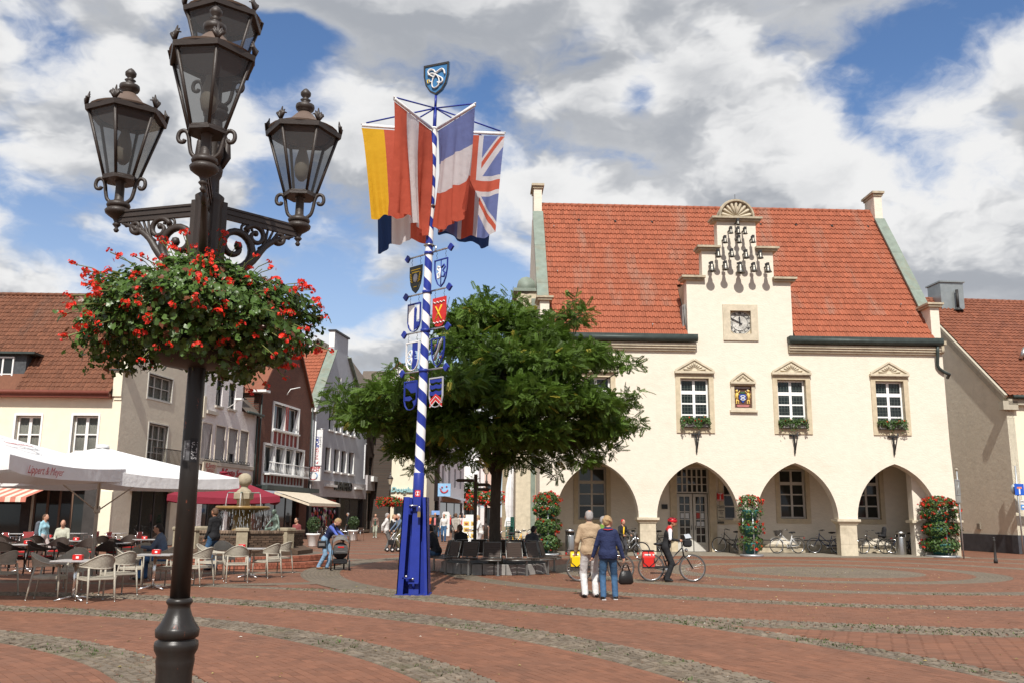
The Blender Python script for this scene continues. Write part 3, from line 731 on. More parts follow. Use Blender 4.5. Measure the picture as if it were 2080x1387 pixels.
	d = MB(); d.tube([(18.32, -.28, 9.55), (18.32, -.25, 9.2), (18.33, -.12, 8.6), (18.42, -.10, 8.45), (18.62, -.10, 8.3), (18.9, -.02, 8.2), (18.98, .3, 8.1)], .075, 8); d.obj('downpipe', DARKMET, HALL)
	# steps of the clock gable: copper covered ledges, scallop on top
	for x0, x1, z in ((6.55, 7.66, 12.52), (10.84, 11.95, 12.52), (7.32, 8.42, 13.98), (10.08, 11.18, 13.98), (8.06, 10.44, 15.42)):
		l = MB(); l.box(x0, x1, -.26, .62, z+.002, z+.10); l.box(x0+.07, x1-.07, -.16, .58, z-.09, z); l.obj('gable_ledge', SANDW, HALL)
	s = MB(); pr = [(9.25+.80*math.cos(PI*i/16), 15.53+.80*math.sin(PI*i/16)) for i in range(17)]
	s.prism([pr], -.02, .4, 0); s.tube([(x, -.10, z) for x, z in pr], .075, 8, 1)
	s.prism([[(9.25+.84*math.cos(PI*i/16), 15.53+.84*math.sin(PI*i/16)) for i in range(17)]+[(9.25+.76*math.cos(PI*i/16), 15.53+.76*math.sin(PI*i/16)) for i in range(16, -1, -1)]], -.2, .45, 1)
	for i in range(9):
		a = PI*(i+.5)/9; s.tube([(9.25+.1*math.cos(a), -.03, 15.55+.1*math.sin(a)), (9.25+.64*math.cos(a), -.07, 15.55+.64*math.sin(a)), (9.25+.70*math.cos(a), -.05, 15.55+.70*math.sin(a))], [.02, .075, .07], 7, 0)
	s.obj('scallop_crest', [SANDL, SANDW], HALL)
	l = MB(); l.tube([(9.3, .2, 16.3), (9.3, .2, 16.75)], .012, 5); l.obj('lightning_rod', IRON, HALL)
	# sides of the gable behind the parapet
	g = MB(); g.box(6.80, 7.1, .552, 3.4, 9.9, 12.40); g.box(11.4, 11.70, .552, 3.4, 9.9, 12.40); g.obj('gable_cheek', SANDW, HALL)
	l = MB(); l.box(6.62, 6.8, .2, .7, 9.9, 11.3); l.tube([(6.7, .12, 11.3), (6.72, .1, 10.6), (6.78, .06, 9.9)], .035, 6); l.obj('lead_flashing', mat('lead_flashing', (.20, .19, .18), .6, .3, 4), HALL)
	# carillon bells: brackets and bells, three-five rows like a pyramid
	def bell(x, z, r):
		o = MB(); pr = [(r*.16, r*1.75), (r*.42, r*1.72), (r*.50, r*1.55), (r*.56, r*1.0), (r*.68, r*.5), (r*.86, r*.18), (r, 0), (r*.93, .0), (r*.6, r*.45), (r*.45, r*1.4)]
		o.lathe(pr, 18, 0); bo_ = o.obj('bell', BRONZE, HALL, (x, -.50, z))
		k = MB(); k.box(-.03, .03, -.03, .55, r*1.75, r*1.75+.05); k.box(-.06, .06, -.05, .05, r*1.7, r*1.7+.14); k.box(-r*.5, r*.5, .1, .16, r*1.9, r*1.9+.1); k.tube([(-.07, 0, r*2.0), (.07, 0, r*2.1)], .03, 5)
		k.obj('bell_yoke', IRON, bo_); c = MB(); c.tube([(0, 0, r*1.2), (0, 0, r*.05)], .02, 5); c.sphere((0, 0, r*.1), .045, 8); c.obj('clapper', IRON, bo_)
	S = [(0.315, 14.98, .125), (-.04, 14.35, .12), (.33, 14.30, .13), (.66, 14.35, .12)]
	P_ = lambda cx, cz: (6.69+(cx-148)/3.015*.0226+.0, 0)
	for cx, cz, r in ((480, 172, .11), (437, 225, .125), (482, 228, .14), (524, 228, .13), (401, 283, .14), (486, 283, .15), (573, 281, .14), (360, 370, .165), (443, 368, .165), (530, 377, .18), (618, 378, .165), (320, 458, .22), (404, 448, .19), (495, 468, .255), (578, 458, .19), (664, 462, .20)):
		px, py = 1340+cx/3.015, 400+cz/3.015; v = pray(px, py)
		o_ = HALL_M.inverted() @ Vector((0, 0, EYE)); dv = HALL_M.inverted().to_3x3() @ v; t = (-.5-o_.y)/dv.y; q = o_+dv*t
		bell(q.x, q.z, r*.92)
	# clock: stone frame, dial, numerals and hands
	f = MB(); f.prism([[(8.45, 9.62), (10.07, 9.62), (10.07, 11.30), (8.45, 11.30)], [(8.79, 9.93), (9.75, 9.93), (9.75, 11.01), (8.79, 11.01)]], -.07, .25); f.obj('clock_frame', SANDL, HALL)
	f = MB(); f.lathe([(.001, 0), (.535, 0), (.545, .02), (.555, .02), (.56, 0)], 48, 0, False); f.box(-.49, .49, -.55, .55, -.03, -.012, 1)
	ck = f.obj('clock_face', [mat('clock_dial_white', (.78, .76, .70), .7, .03, 6), SANDL], HALL, (9.27, .13, 10.47)); ck.rotation_euler = (PI/2, 0, 0)
	CB = mat('clock_black', (.03, .03, .035), .5)
	n = MB()
	for i, t in enumerate(['XII', 'I', 'II', 'III', 'IIII', 'V', 'VI', 'VII', 'VIII', 'IX', 'X', 'XI']):
		a = PI/2 - i*PI/6; me = text_mesh(t, .135, .003, bold=.002, spacing=.9); me.materials.append(CB)
		o = link('numeral', me, ck, (.445*math.cos(a), .445*math.sin(a), .024)); o.rotation_euler = (0, 0, a-PI/2)
	n.lathe([(.365, .0), (.365, .024), (.373, .024), (.373, .0)], 40, 0, cap=False); n.lathe([(.515, .0), (.515, .024), (.522, .024), (.522, .0)], 40, 0, cap=False); n.obj('minute_ring', CB, ck)
	for ln, ang, w in ((.31, PI/2+.06, .03), (.47, PI-.46, .022)):
		h = MB(); T = Matrix.Rotation(ang, 4, 'Z'); h.box(-.12, ln*.72, -w, w, .035, .043, 0, T); h.add([(ln*.7, -w*1.7, .035), (ln, 0, .035), (ln*.7, w*1.7, .035), (ln*.7, -w*1.7, .043), (ln, 0, .043), (ln*.7, w*1.7, .043)], [(0, 1, 2), (5, 4, 3), (0, 3, 4, 1), (1, 4, 5, 2), (2, 5, 3, 0)], 0, False, T); h.obj('clock_hand', CB, ck)
	# coat of arms plaque between the windows
	f = MB(); f.prism([[(8.70, 6.42), (9.80, 6.42), (9.80, 7.66), (8.70, 7.66)], [(8.85, 6.53), (9.65, 6.53), (9.65, 7.54), (8.85, 7.54)]], -.06, .1); f.box(8.62, 9.88, -.12, -.0, 6.33, 6.42); pediment(f, 9.25, 1.06, 7.72, .40, 0.0, 7)
	pl = f.obj('arms_frame', SANDL, HALL)
	BR, GO, BL = mat('plaque_brown', (.115, .055, .04), .8), mat('gilding', (.72, .50, .13), .45, .15, 20), mat('arms_blue', (.03, .07, .30), .5)
	b = MB(); b.box(8.85, 9.65, .06, .09, 6.53, 7.54, 0)
	for sgn in (-1, 1):                                               # two rearing gilt lions
		X = lambda a, z: (9.25+sgn*a, .04, z)
		b.tube([X(.24, 6.90), X(.27, 7.05), X(.25, 7.22)], [.035, .05, .06], 7, 1); b.sphere(X(.27, 7.31), .062, 8, 1); b.tube([X(.26, 7.2), X(.17, 7.24), X(.12, 7.32)], .02, 5, 1); b.tube([X(.26, 7.15), X(.16, 7.12)], .02, 5, 1)
		b.tube([X(.26, 6.92), X(.20, 6.84), X(.22, 6.74), X(.17, 6.73)], [.035, .028, .02, .018], 6, 1); b.tube([X(.27, 6.92), X(.30, 6.82), X(.28, 6.73), X(.33, 6.73)], [.035, .028, .02, .018], 6, 1)
		b.tube([X(.28, 6.95), X(.34, 7.0), X(.33, 7.12), X(.36, 7.2)], .014, 5, 1); b.tube([X(.2, 7.33), X(.24, 7.38)], .015, 5, 3)
	sh = [(9.09, 7.15), (9.09, 6.95), (9.25, 6.76), (9.41, 6.95), (9.41, 7.15), (9.25, 7.18)]
	b.prism([sh], .02, .06, 2); b.prism([[(9.14, 7.2), (9.36, 7.2), (9.33, 7.3), (9.25, 7.25), (9.17, 7.3)]], .02, .05, 4)
	knot = [(9.25+.10*math.sin(2*t)*(1.0), .012, 6.99+.09*math.cos(t)*1.1) for t in np.linspace(0, 2*PI, 40)]
	b.tube(knot, .018, 6, 3, cap=False)
	b.prism([[(9.0, 6.58), (9.5, 6.58), (9.55, 6.68), (8.95, 6.68)]], .035, .06, 5); b.box(8.9, 9.6, .04, .06, 7.42, 7.5, 6)
	b.obj('coat_of_arms', [BR, GO, BL, WHITE, mat('arms_green', (.05, .12, .05), .6), mat('arms_ribbon', (.42, .16, .15), .6), mat('arms_grey', (.33, .28, .28), .6)], pl)
	# roof
	sl = Vector((0, 5.6, 8.05)); Lr = sl.length; V = sl/Lr
	deck = MB(); deck.add([(0.35, .05, 9.80), (18.35, .05, 9.80), (18.35, 5.55, 17.85), (.35, 5.55, 17.85), (.35, 11.1, 9.76), (18.35, 11.1, 9.76)], [(0, 1, 2, 3), (3, 2, 5, 4)]); roof = deck.obj('roof', TILE_B, HALL)
	def keep(cx, cy):
		x = cx+.42; z = 9.80+cy*V.z; y = cy*V.y
		g1 = (x > 6.78) & (x < 11.72) & (z < 12.6); g2 = (x > 7.52) & (x < 10.97) & (z < 13.98) & (y < .6+3); g3 = (x > 8.3) & (x < 10.2) & (y < .5)
		return ~((g1 & (y < 2.0)) | (x > 6.78) & (x < 11.72) & (y < .7))
	tile_roof(roof, TILE_R, 17.9, Lr, (.42, -.10, 9.80), (1, 0, 0), V, .198, .392, keep)
	rd = MB()
	for i in range(46):
		x = .45+i*.389; rd.tube([(x, 5.58, 17.90), (x+.38, 5.58, 17.90)], [.15, .135], 8)
	rd.obj('ridge_tiles', TILE_R, HALL)['kind'] = 'stuff'
	for i, x in enumerate(np.arange(2.35, 18, 1.92)):
		if 8.0 < x < 10.6: continue
		vt = MB(); p = Vector((x, -.1, 9.8))+V*(Lr-1.33); vt.tube([tuple(p+Vector((0, -.06, 0))), tuple(p+Vector((0, .12, .12)))], .06, 7); vt.obj('roof_vent', IRON, HALL)
	for x, q in ((5.2, .5), (17.4, 2.2), (1.0, 7.8), (1.0, 4.2), (17.3, .9)):
		p = Vector((x, -.1, 9.8))+V*q; vt = MB(); vt.tube([tuple(p), tuple(p+Vector((0, -.1, .16))), tuple(p+Vector((0, -.13, .08)))], .02, 5); vt.obj('roof_hook', STEEL, HALL)
	# gable end walls with copper covered copings and capped kneelers
	for s, x0, x1 in ((0, 0.0, .42), (1, 18.24, 18.66)):
		w = MB()
		prof = [(0, 0), (11.1, 0), (11.1, 9.6), (11.1, 11.5), (10.5, 11.5), (6.5, 17.3), (6.1, 17.3), (6.1, 18.72), (4.95, 18.72), (4.95, 17.25), (.85, 11.35), (0.0, 11.35)]
		if s == 0: prof = [(0.56, 0), (11.1, 0), (11.1, 11.5), (10.5, 11.5), (6.5, 17.3), (6.1, 17.3), (6.1, 18.72), (4.95, 18.72), (4.95, 17.25), (.85, 11.35), (0.0, 11.35), (0.0, 9.9), (0.56, 9.9)]
		else: prof = [(3.6, 0)] + prof[1:] + [(0.0, 9.9), (.56, 9.9), (.56, 4.5), (3.6, 4.5)]
		T = Matrix(((0, 1, 0, 0), (1, 0, 0, 0), (0, 0, 1, 0), (0, 0, 0, 1)))                     # (x,y,z)->(y,x,z)
		mb = MB(); mb.prism([prof], x0, x1, 0, T)
		for a in range(len(mb.f)): mb.f[a] = mb.f[a][::-1]
		mb.obj('gable_wall', PLASTER, HALL)
		c = MB(); L1 = Vector((4.1, 5.9)); a = math.atan2(5.9, 4.1)
		Tc = Matrix.Translation(((x0+x1)/2, .85, 11.40)) @ Matrix.Rotation(a, 4, 'X')
		k = 5
		for i in range(k): c.box(-.27, .27, 7.18*i/k+.004, 7.18*(i+1)/k-.004, -.02, .07+.006*(i % 2), 0, Tc)
		c.obj('gable_coping', COPPER, HALL)
		c = MB(); c.box(x0-.12, x1+.12, 4.80, 6.25, 18.72, 18.84); c.box(x0-.05, x1+.05, 4.88, 6.17, 18.6, 18.718); c.obj('gable_cap', SANDW, HALL)
		c = MB(); c.box(x0-.12, x1+.12, -.14, 1.1, 11.352, 11.45); c.box(x0-.18, x1+.18, -.2, 1.2, 11.45, 11.54); c.obj('kneeler_cap', SANDW, HALL)
		c = MB(); c.box(x0-.02, x1+.14, -.20, .0, 9.55, 9.72); c.box(x0+.03, x1+.04, -.16, 0, 9.3, 9.549); c.tube([(x0+.03, -.05, 9.28), (x1+.02, -.05, 9.28)], .14, 8); c.obj('kneeler_corbel', SANDW, HALL)
	w = MB(); w.box(.42, 18.24, 10.7, 11.1, 0, 9.7); w.obj('rear_wall', PLASTER, HALL)
	# stair bay on the left flank, seen edge-on behind the tree
	w = MB(); w.box(-.95, -.002, 2.6, 5.2, 0, 12.4); w.obj('side_bay', SANDL, HALL)
	w = MB(); w.box(-1.12, .0, 2.5, 5.3, 12.402, 12.56); w.tube([(-.5, 2.6, 12.7), (-.5, 5.2, 12.7)], .45, 12); w.obj('side_bay_roof', COPPER, HALL)
	w = MB(); w.box(-.25, -.05, 2.38, 2.58, 0.0, 12.0); w.obj('downpipe', COPPER, HALL)
hall_front()
# ------------------------------------------------------------------ the houses round the square
def frame(x, y, rz): return Matrix.Translation((x, y, 0)) @ Matrix.Rotation(rz, 4, 'Z')
def on(Mx, px, py, off=0.0):
	"""where the line of sight through a photo point meets the facade plane y = off of a house, in the house's own (x, z)"""
	I = Mx.inverted(); o = I @ Vector((0, 0, EYE)); d = I.to_3x3() @ pray(px, py); t = (off-o.y)/d.y; q = o+d*t
	return q.x, q.z
def R4(x0, x1, z0, z1): return [(x0, z0), (x1, z0), (x1, z1), (x0, z1)]
SWAP = Matrix(((0, 1, 0, 0), (1, 0, 0, 0), (0, 0, 1, 0), (0, 0, 0, 1)))
def side_prism(m, loops, x0, x1, mi=0):
	"""prism whose outline lies in the (y, z) plane, from x0 to x1"""
	k = len(m.f); m.prism(loops, x0, x1, mi, SWAP)
	for i in range(k, len(m.f)): m.f[i] = m.f[i][::-1]
LETTER_B = mat('black_letters', (.02, .02, .022), .4)
LETTER_R = mat('red_letters', (.45, .04, .05), .5)
LETTER_N = mat('navy_letters', (.03, .05, .26), .5)
SHOPF = mat('dark_shop_frame', (.045, .043, .045), .45)
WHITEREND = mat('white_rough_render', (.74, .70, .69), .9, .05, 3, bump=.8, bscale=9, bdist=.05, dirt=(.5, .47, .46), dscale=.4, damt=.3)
BLUEGREY = mat('blue_grey_render', (.44, .455, .49), .9, .06, 2.5, bump=.3, bscale=12, dirt=(.36, .37, .4), dscale=.4, damt=.4)
SHUTTER = mat('grey_roller_shutter', (.36, .36, .36), .6, .08, 3, stretch=(.2, .2, 14))
REDPANEL = mat('dark_red_panel', (.25, .035, .03), .5, .1, 3)
SOFFIT = mat('stone_sill', (.50, .46, .40), .8, .1, 4)
def brickmat(name, c1, c2, mortar, w=.24, h=.075):
	m = mat(name, c1, .9, .12, 3, bump=0); nt = m.node_tree; N = nt.nodes; L = nt.links; b = N['Principled BSDF']
	tc = N.new('ShaderNodeTexCoord'); mp = N.new('ShaderNodeMapping'); mp.inputs['Rotation'].default_value = (PI/2, 0, 0); L.new(tc.outputs['Object'], mp.inputs[0])
	br = N.new('ShaderNodeTexBrick'); L.new(mp.outputs[0], br.inputs[0]); br.inputs['Color1'].default_value = tuple(c1)+(1,); br.inputs['Color2'].default_value = tuple(c2)+(1,); br.inputs['Mortar'].default_value = tuple(mortar)+(1,)
	br.inputs['Scale'].default_value = 1; br.inputs['Brick Width'].default_value = w; br.inputs['Row Height'].default_value = h; br.inputs['Mortar Size'].default_value = .008
	L.new(br.outputs[0], b.inputs['Base Color'])
	bp = N.new('ShaderNodeBump'); bp.invert = True; bp.inputs['Strength'].default_value = .5; bp.inputs['Distance'].default_value = .01; L.new(br.outputs['Fac'], bp.inputs['Height']); L.new(bp.outputs[0], b.inputs['Normal'])
	return m
BRICK = brickmat('red_brown_brick', (.20, .078, .052), (.145, .06, .043), (.13, .095, .075))
DBRICK = brickmat('dark_brown_brick', (.085, .055, .042), (.06, .04, .033), (.07, .06, .05))
PBRICK = brickmat('pale_yellow_brick', (.36, .29, .18), (.30, .24, .15), (.30, .27, .22))
def surround(parent, x0, x1, z0, z1, w=.12, y=-.03, m_=None, name='window_surround'):
	s = MB(); s.prism([R4(x0-w, x1+w, z0-w, z1+w), R4(x0, x1, z0, z1)], y, .12); return s.obj(name, m_ or WHITE, parent)

# ---- corner house on the left: cream front to the square, shaded flank to the street
def corner_house():
	C0 = Vector((-18.6, 43.0, 0)); Mf = frame(C0.x, C0.y, 0.02); A = rad(82.0); Ms = frame(C0.x, C0.y, A)
	H = thing('corner_house', 'pale yellow house with shaded side wall and brown tiled roof behind the cafe parasols', 'building', tuple(C0), 0.02)
	Rel = Mf.inverted() @ Ms
	EZ = 7.25; W = 24.0
	wins = []
	for a, b in ((30, 88), (146, 204)):
		x0, z1 = on(Mf, a+4, 843); x1, _ = on(Mf, b-3, 843); wins.append((x0, x1, z1-2.55, z1))
	dx = wins[1][0]-wins[0][0]
	for k in (1, 2): wins.insert(0, (wins[0][0]-dx, wins[0][1]-dx, wins[0][2], wins[0][3]))
	shop = [(-15.9, -10.2, .35, 2.75), (-9.8, -4.2, .35, 2.75), (-3.7, -1.3, .02, 2.75)]
	m = MB(); m.prism([R4(-W, -.01, 0, EZ)] + [R4(*w) for w in wins] + [R4(*s) for s in shop], 0, .4); m.obj('front_wall', PLASTER2, H)
	for w in wins:
		surround(H, w[0], w[1], w[2], w[3], .09, -.05)
		window(H, w[0]+.02, w[1]-.02, w[2]+.02, w[3]-.02, .26, 2, 3, fr=.07, bar=.05, barv=.07, mg=GLASSC); cu = MB()
		for i in range(14): x = w[0]+.1+(w[1]-w[0]-.2)*i/13; cu.tube([(x, .36, w[2]), (x, .36+.02*(i % 2), w[3])], .06, 5)
		cu.obj('curtain', mat('net_curtain', (.72, .69, .6), .9), H)
	for s in shop:
		window(H, s[0], s[1], s[2], s[3], .2, 4, 1, fr=.07, bar=.05, mf=mat('brown_shop_frame', (.16, .10, .07), .5), name='shop_window')
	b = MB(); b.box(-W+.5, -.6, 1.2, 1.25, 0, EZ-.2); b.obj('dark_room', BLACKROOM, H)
	# shaded flank with gable, kneelers and three window openings
	D = 8.1; RZ = 12.9
	fl = []
	for (ax, ay, bx, by) in ((303, 757, 352, 807), (303, 858, 342, 950)):
		x0, z1 = on(Ms, ax, ay); x1, _ = on(Ms, bx, ay); _, z0 = on(Ms, ax, by if by < 900 else 948); fl.append((x0, x1, z0, z1))
	sd = [(1.6, 5.4, .02, 2.9)]
	m = MB(); m.prism([[(0, 0), (D, 0), (D, EZ), (D/2, RZ+.25), (-.0, EZ+.95)], R4(*fl[0]), R4(*fl[1]), R4(*sd[0])], 0, .4); o = m.obj('side_wall', SHADECREAM, H); o.matrix_local = Rel
	for i, w in enumerate(fl):
		s = surround(o, *w, .07, -.035, GREYWOOD); window(o, w[0]+.02, w[1]-.02, w[2]+.02, w[3]-.02, .18, 3 if i == 0 else 3, 2 if i == 0 else 3, fr=.06, bar=.03, mf=GREYWOOD, mg=GLASSC)
		cu = MB(); cu.box(w[0], w[1], .27, .29, w[2], w[3]); cu.obj('curtain', MATS['net_curtain'], o)
	w = fl[1]; bl = MB(); n = 22
	for i in range(n+1):
		x = w[0]-.35+(w[1]-w[0]+.9)*i/n; bl.tube([(x, -.55, w[2]-.05), (x, -.55, w[2]+.95)], .016, 4)
	for z in (w[2]-.05, w[2]+.95): bl.tube([(w[0]-.35, -.55, z), (w[1]+.55, -.55, z)], .025, 5)
	bl.box(w[0]-.4, w[1]+.6, -.6, -.002, w[2]-.18, w[2]-.06); bl.obj('balcony', mat('rusty_balcony_iron', (.055, .04, .032), .7), o)
	s = sd[0]; window(o, s[0], s[1], s[2], s[3], .25, 3, 1, fr=.08, bar=.05, mf=SHOPF, name='shop_window')
	ab = MB(); ab.box(1.3, 5.8, -.9, -.0, 2.75, 3.05); ab.obj('shop_canopy', mat('olive_canopy', (.16, .14, .04), .8), o)
	k = MB(); k.box(-.42, -.0, -.12, .36, EZ-.18, EZ+1.05); k.box(-.36, 0, -.05, .3, EZ-.35, EZ-.18); k.obj('kneeler', PLASTER2, H)
	k = MB(); k.box(-.62, .25, -.22, .6, EZ+1.052, EZ+1.12); k.obj('kneeler_cap', DARKMET, H)
	for x in (D/2,):
		k = MB(); k.box(D+.0, D+.3, -.1, .4, EZ-.3, EZ+.9); c = k.obj('kneeler', SHADECREAM, o)
	# roof
	RD = D/2*math.cos(rad(8)); sl = Vector((0, RD+.35, RZ-EZ)); V = sl.normalized()
	dk = MB(); dk.add([(-W, -.3, EZ-.06), (-.42, -.3, EZ-.06), (.15, RD, RZ-.06), (-W, RD, RZ-.06), (-W, 2*RD, EZ), (.6, 2*RD, EZ)], [(0, 1, 2, 3), (3, 2, 5, 4)]); rf = dk.obj('roof', TILE_B, H)
	dx0, dx1 = -11.55, -7.6                                          # dormer
	dz0, dz1 = on(Mf, 40, 795, 0.8)[1], on(Mf, 40, 722, 0.8)[1]
	xr = on(Mf, 56, 760, .7)[0]
	def keep(cx, cy): x = cx-W; z = EZ+cy*V.z; return ~((x > xr-3.2) & (x < xr+.05) & (z > dz0-.1) & (z < dz1+.3))
	tile_roof(rf, TILE_B, W-.42, sl.length, (-W, -.35, EZ), (1, 0, 0), V, .225, .30, keep, single=300, order=lambda a, b: 20-a+b*.3, n=5, lift=.035)
	dm = MB(); dm.box(xr-3.2, xr, .45, 3.6, dz0-.25, dz1); dm.obj('dormer', mat('slate_cladding', (.07, .075, .08), .6, .3, 10), H)
	dm = MB(); dm.box(xr-3.5, xr+.5, .15, 3.9, dz1, dz1+.10); dm.obj('dormer_roof', DARKMET, H)
	for q in (1.75, .55): window(H, xr-q-1.05, xr-q+.0, dz0-.05, dz1-.12, .42, 2, 2, fr=.07, bar=.04)
	r = MB()
	for i in range(60): x = -W+.40*i; r.tube([(x, RD, RZ+.02), (x+.39, RD, RZ+.02)], [.13, .115], 7)
	o2 = r.obj('ridge_tiles', TILE_B, H); o2['kind'] = 'stuff'
	g = MB(); g.tube([(-W, -.46, EZ-.06), (-.45, -.46, EZ-.06)], .10, 8); g.box(-W, -.45, -.42, -.0, EZ-.28, EZ-.1); g.obj('gutter', mat('red_brown_gutter', (.20, .06, .04), .5), H)
	d = MB(); d.tube([(-.25, -.16, EZ-.2), (-.25, -.16, .2)], .06, 6);
	p = MB(); p.box(-.62, .0, -.12, -.003, 0, 2.6); p.obj('corner_pillar', PLASTER2, H); p = MB(); p.box(-4.15, -3.75, -.10, -.003, 0, 3.0); p.box(-1.28, -.64, -.10, -.003, 0, 3.0); p.box(-10.15, -9.85, -.10, -.003, 0, 3.0); p.box(-16, -1.28, -.10, -.003, 2.78, 3.1); p.obj('slate_cladding', mat('dark_shop_cladding', (.05, .045, .042), .6, .2, 4), H)
	# striped awning over the cafe front
	a = MB(); n = 60; x0, x1 = -15.2, -2.0
	for i in range(n):
		u0, u1 = x0+(x1-x0)*i/n, x0+(x1-x0)*(i+1)/n
		a.add([(u0, -.05, 3.15), (u1, -.05, 3.15), (u1, -4.0, 2.24), (u0, -4.0, 2.24)], [(3, 2, 1, 0)], i % 2)
		a.add([(u0, -4.0, 2.24), (u1, -4.0, 2.24), (u1, -4.03, 2.04), (u0, -4.03, 2.04)], [(3, 2, 1, 0)], i % 2)
	a.obj('striped_awning', [mat('awning_cream', (.62, .55, .45), .8), mat('awning_salmon', (.50, .17, .12), .8)], H)
	return H
corner_house()

ST = rad(82.0)
def street_pt(t): return Vector((-18.6+.1392*t, 43+.9903*t, 0))
def street_frame(t): p = street_pt(t); return frame(p.x, p.y, ST)

def white_house():
	t0 = 8.45; Mx = street_frame(t0); p = street_pt(t0)
	H = thing('white_house', 'white rough rendered house with grey roller shutters beside the lamp post', 'building', tuple(p), ST)
	xe = on(Mx, 521, 850)[0]; Z1 = on(Mx, 505, 838)[1]; xg = on(Mx, 496, 760)[0]
	up = []; lo = []
	for a, b in ((440, 453), (466, 480)): x0 = on(Mx, a, 790)[0]; x1 = on(Mx, b, 790)[0]; z0 = on(Mx, a, 823 if a < 450 else 829)[1]; up.append((x0, x1, z0, z0+1.55))
	for a, b in ((408, 428), (437, 456), (463, 481), (487, 503)): x0 = on(Mx, a, 900)[0]; x1 = on(Mx, b, 900)[0]; z0 = on(Mx, 470, 938)[1]; lo.append((x0, x1, z0, z0+2.0))
	top = Z1+4.2
	m = MB(); m.prism([[(0, 3.6), (xe, 3.6), (xe, Z1), (xg, Z1), (xg, Z1+2.3), (xg/2, top), (0, Z1+2.3)]] + [R4(*w) for w in up+lo], 0, .35); m.obj('front_wall', WHITEREND, H)
	for w in up: window(H, w[0], w[1], w[2], w[3], .2, 1, 2, fr=.06, bar=.03, mf=SHOPF); s = MB(); s.box(w[0]-.1, w[1]+.1, -.12, .1, w[2]-.12, w[2]-.003); s.obj('sill', SOFFIT, H)
	for i, w in enumerate(lo):
		s = MB(); zb = w[2]+.02+(.5 if i == 2 else 0); n = 24
		for j in range(n): z = zb+(w[3]-zb)*j/n; s.box(w[0]+.03, w[1]-.03, .14-.02*(j % 2), .2, z, zb+(w[3]-zb)*(j+1)/n)
		s.obj('roller_shutter', SHUTTER, H)
		b = MB(); b.prism([R4(w[0]-.06, w[1]+.06, w[2]-.06, w[3]+.06), R4(*w)], -.03, .1); b.obj('window_surround', mat('cream_reveal', (.70, .62, .52), .8), H)
		window(H, w[0], w[1], w[2], w[3], .27, 1, 1, mf=SHOPF)
	s = MB(); s.box(0, on(Mx, 437, 870)[0], -.18, 0, lo[0][3]+.55, lo[0][3]+.75); s.box(lo[0][0]-.2, xe, -.10, 0, lo[0][2]-.32, lo[0][2]-.12); s.obj('stone_band', SOFFIT, H)
	e = MB(); side_prism(e, [[(.0, 3.5), (9, 3.5), (9, top-1), (0, Z1+2.3)]], -.3, 0.0); e.obj('end_wall', WHITE, H)
	r = MB(); r.add([(xg, -.35, Z1-.1), (xe+.1, -.35, Z1-.1), (xe+.1, 4.5, top+.6), (xg, 4.5, top+.6), (xg, -.35, Z1-.02), (xe+.1, -.35, Z1-.02)], [(0, 1, 2, 3)]); r.add([(0, .0, Z1+2.35), (xg/2, -.2, top+.08), (xg/2, 6, top+.08), (0, 6, Z1+2.35), (xg, 0, Z1+2.35), (xg, 6, Z1+2.35)], [(0, 1, 2, 3), (1, 4, 5, 2)]); r.obj('roof', TILE_G, H)
	s = MB(); s.cbox(((xg+xe)/2, .72, Z1+1.05), (1.3, .06, 1.5), 0, None); o = s.obj('skylight', GLASS, H)
	g = MB(); g.tube([(xg, -.42, Z1-.05), (xe+.1, -.42, Z1-.05)], .1, 7); g.tube([(xe-.1, -.12, Z1-.2), (xe-.1, -.12, 3)], .05, 6); g.obj('gutter', DARKMET, H)
	q = on(Mx, 462, 815); l = MB(); l.tube([(q[0], -.02, q[1]-.4), (q[0], -.5, q[1]-.1), (q[0], -.7, q[1]+.1)], .03, 5); l.box(q[0]-.15, q[0]+.15, -.95, -.5, q[1]+.08, q[1]+.2); l.obj('wall_lamp', WHITE, H)
	# shop under the red-brown parasols
	m = MB(); m.prism([R4(0, xe, 0, 3.6), R4(.5, 3.4, .1, 2.8), R4(3.8, xe-.4, .1, 2.8)], 0.02, .3); m.obj('shop_front', WHITEREND, H)
	for a, b in ((.5, 3.4), (3.8, xe-.4)): window(H, a, b, .1, 2.8, .2, 3, 1, fr=.08, bar=.05, mf=SHOPF, name='shop_window')
	sg = MB(); x0, z0 = on(Mx, 407, 958); x1, z1 = on(Mx, 436, 941); sg.box(x0, x1, -.16, -.05, z0, z1)
	SS = thing('shop_sign', 'cream restaurant sign with dark red script beside the lamp post', 'sign', tuple(p), ST)
	sg.obj('board', mat('cream_board', (.62, .55, .44), .7), SS); lettering('Il Sesto', .42, LETTER_R, SS, ((x0+x1)/2, -.165, z0+(z1-z0)*.70), shear=.35); lettering('Senso', .42, LETTER_R, SS, ((x0+x1)/2, -.165, z0+(z1-z0)*.28), shear=.35)
	bk = MB(); bk.tube([(x0-.1, -.2, z1+.1), (x1+.1, -.2, z1+.1)], .03, 5)
	for i in range(6): xx = x0+(x1-x0)*(i+.5)/6; bk.tube([(xx+.14*math.cos(a), -.2, z1+.14+.1*math.sin(a)) for a in np.linspace(0, PI, 7)], .015, 4)
	bk.obj('bracket', IRON, SS)
	x0, z0 = on(Mx, 442, 966); x1, z1 = on(Mx, 503, 956)
	S2 = thing('shop_lettering', 'red script restaurant name on the white wall above the red parasol', 'sign', tuple(p), ST)
	lettering('Il Sesto Senso', .62, LETTER_R, S2, ((x0+x1)/2, -.05, (z0+z1)/2), depth=.02, shear=.35)
	bk = MB(); bk.tube([(x0, -.1, z1+.35), (x1, -.1, z1+.35)], .03, 5)
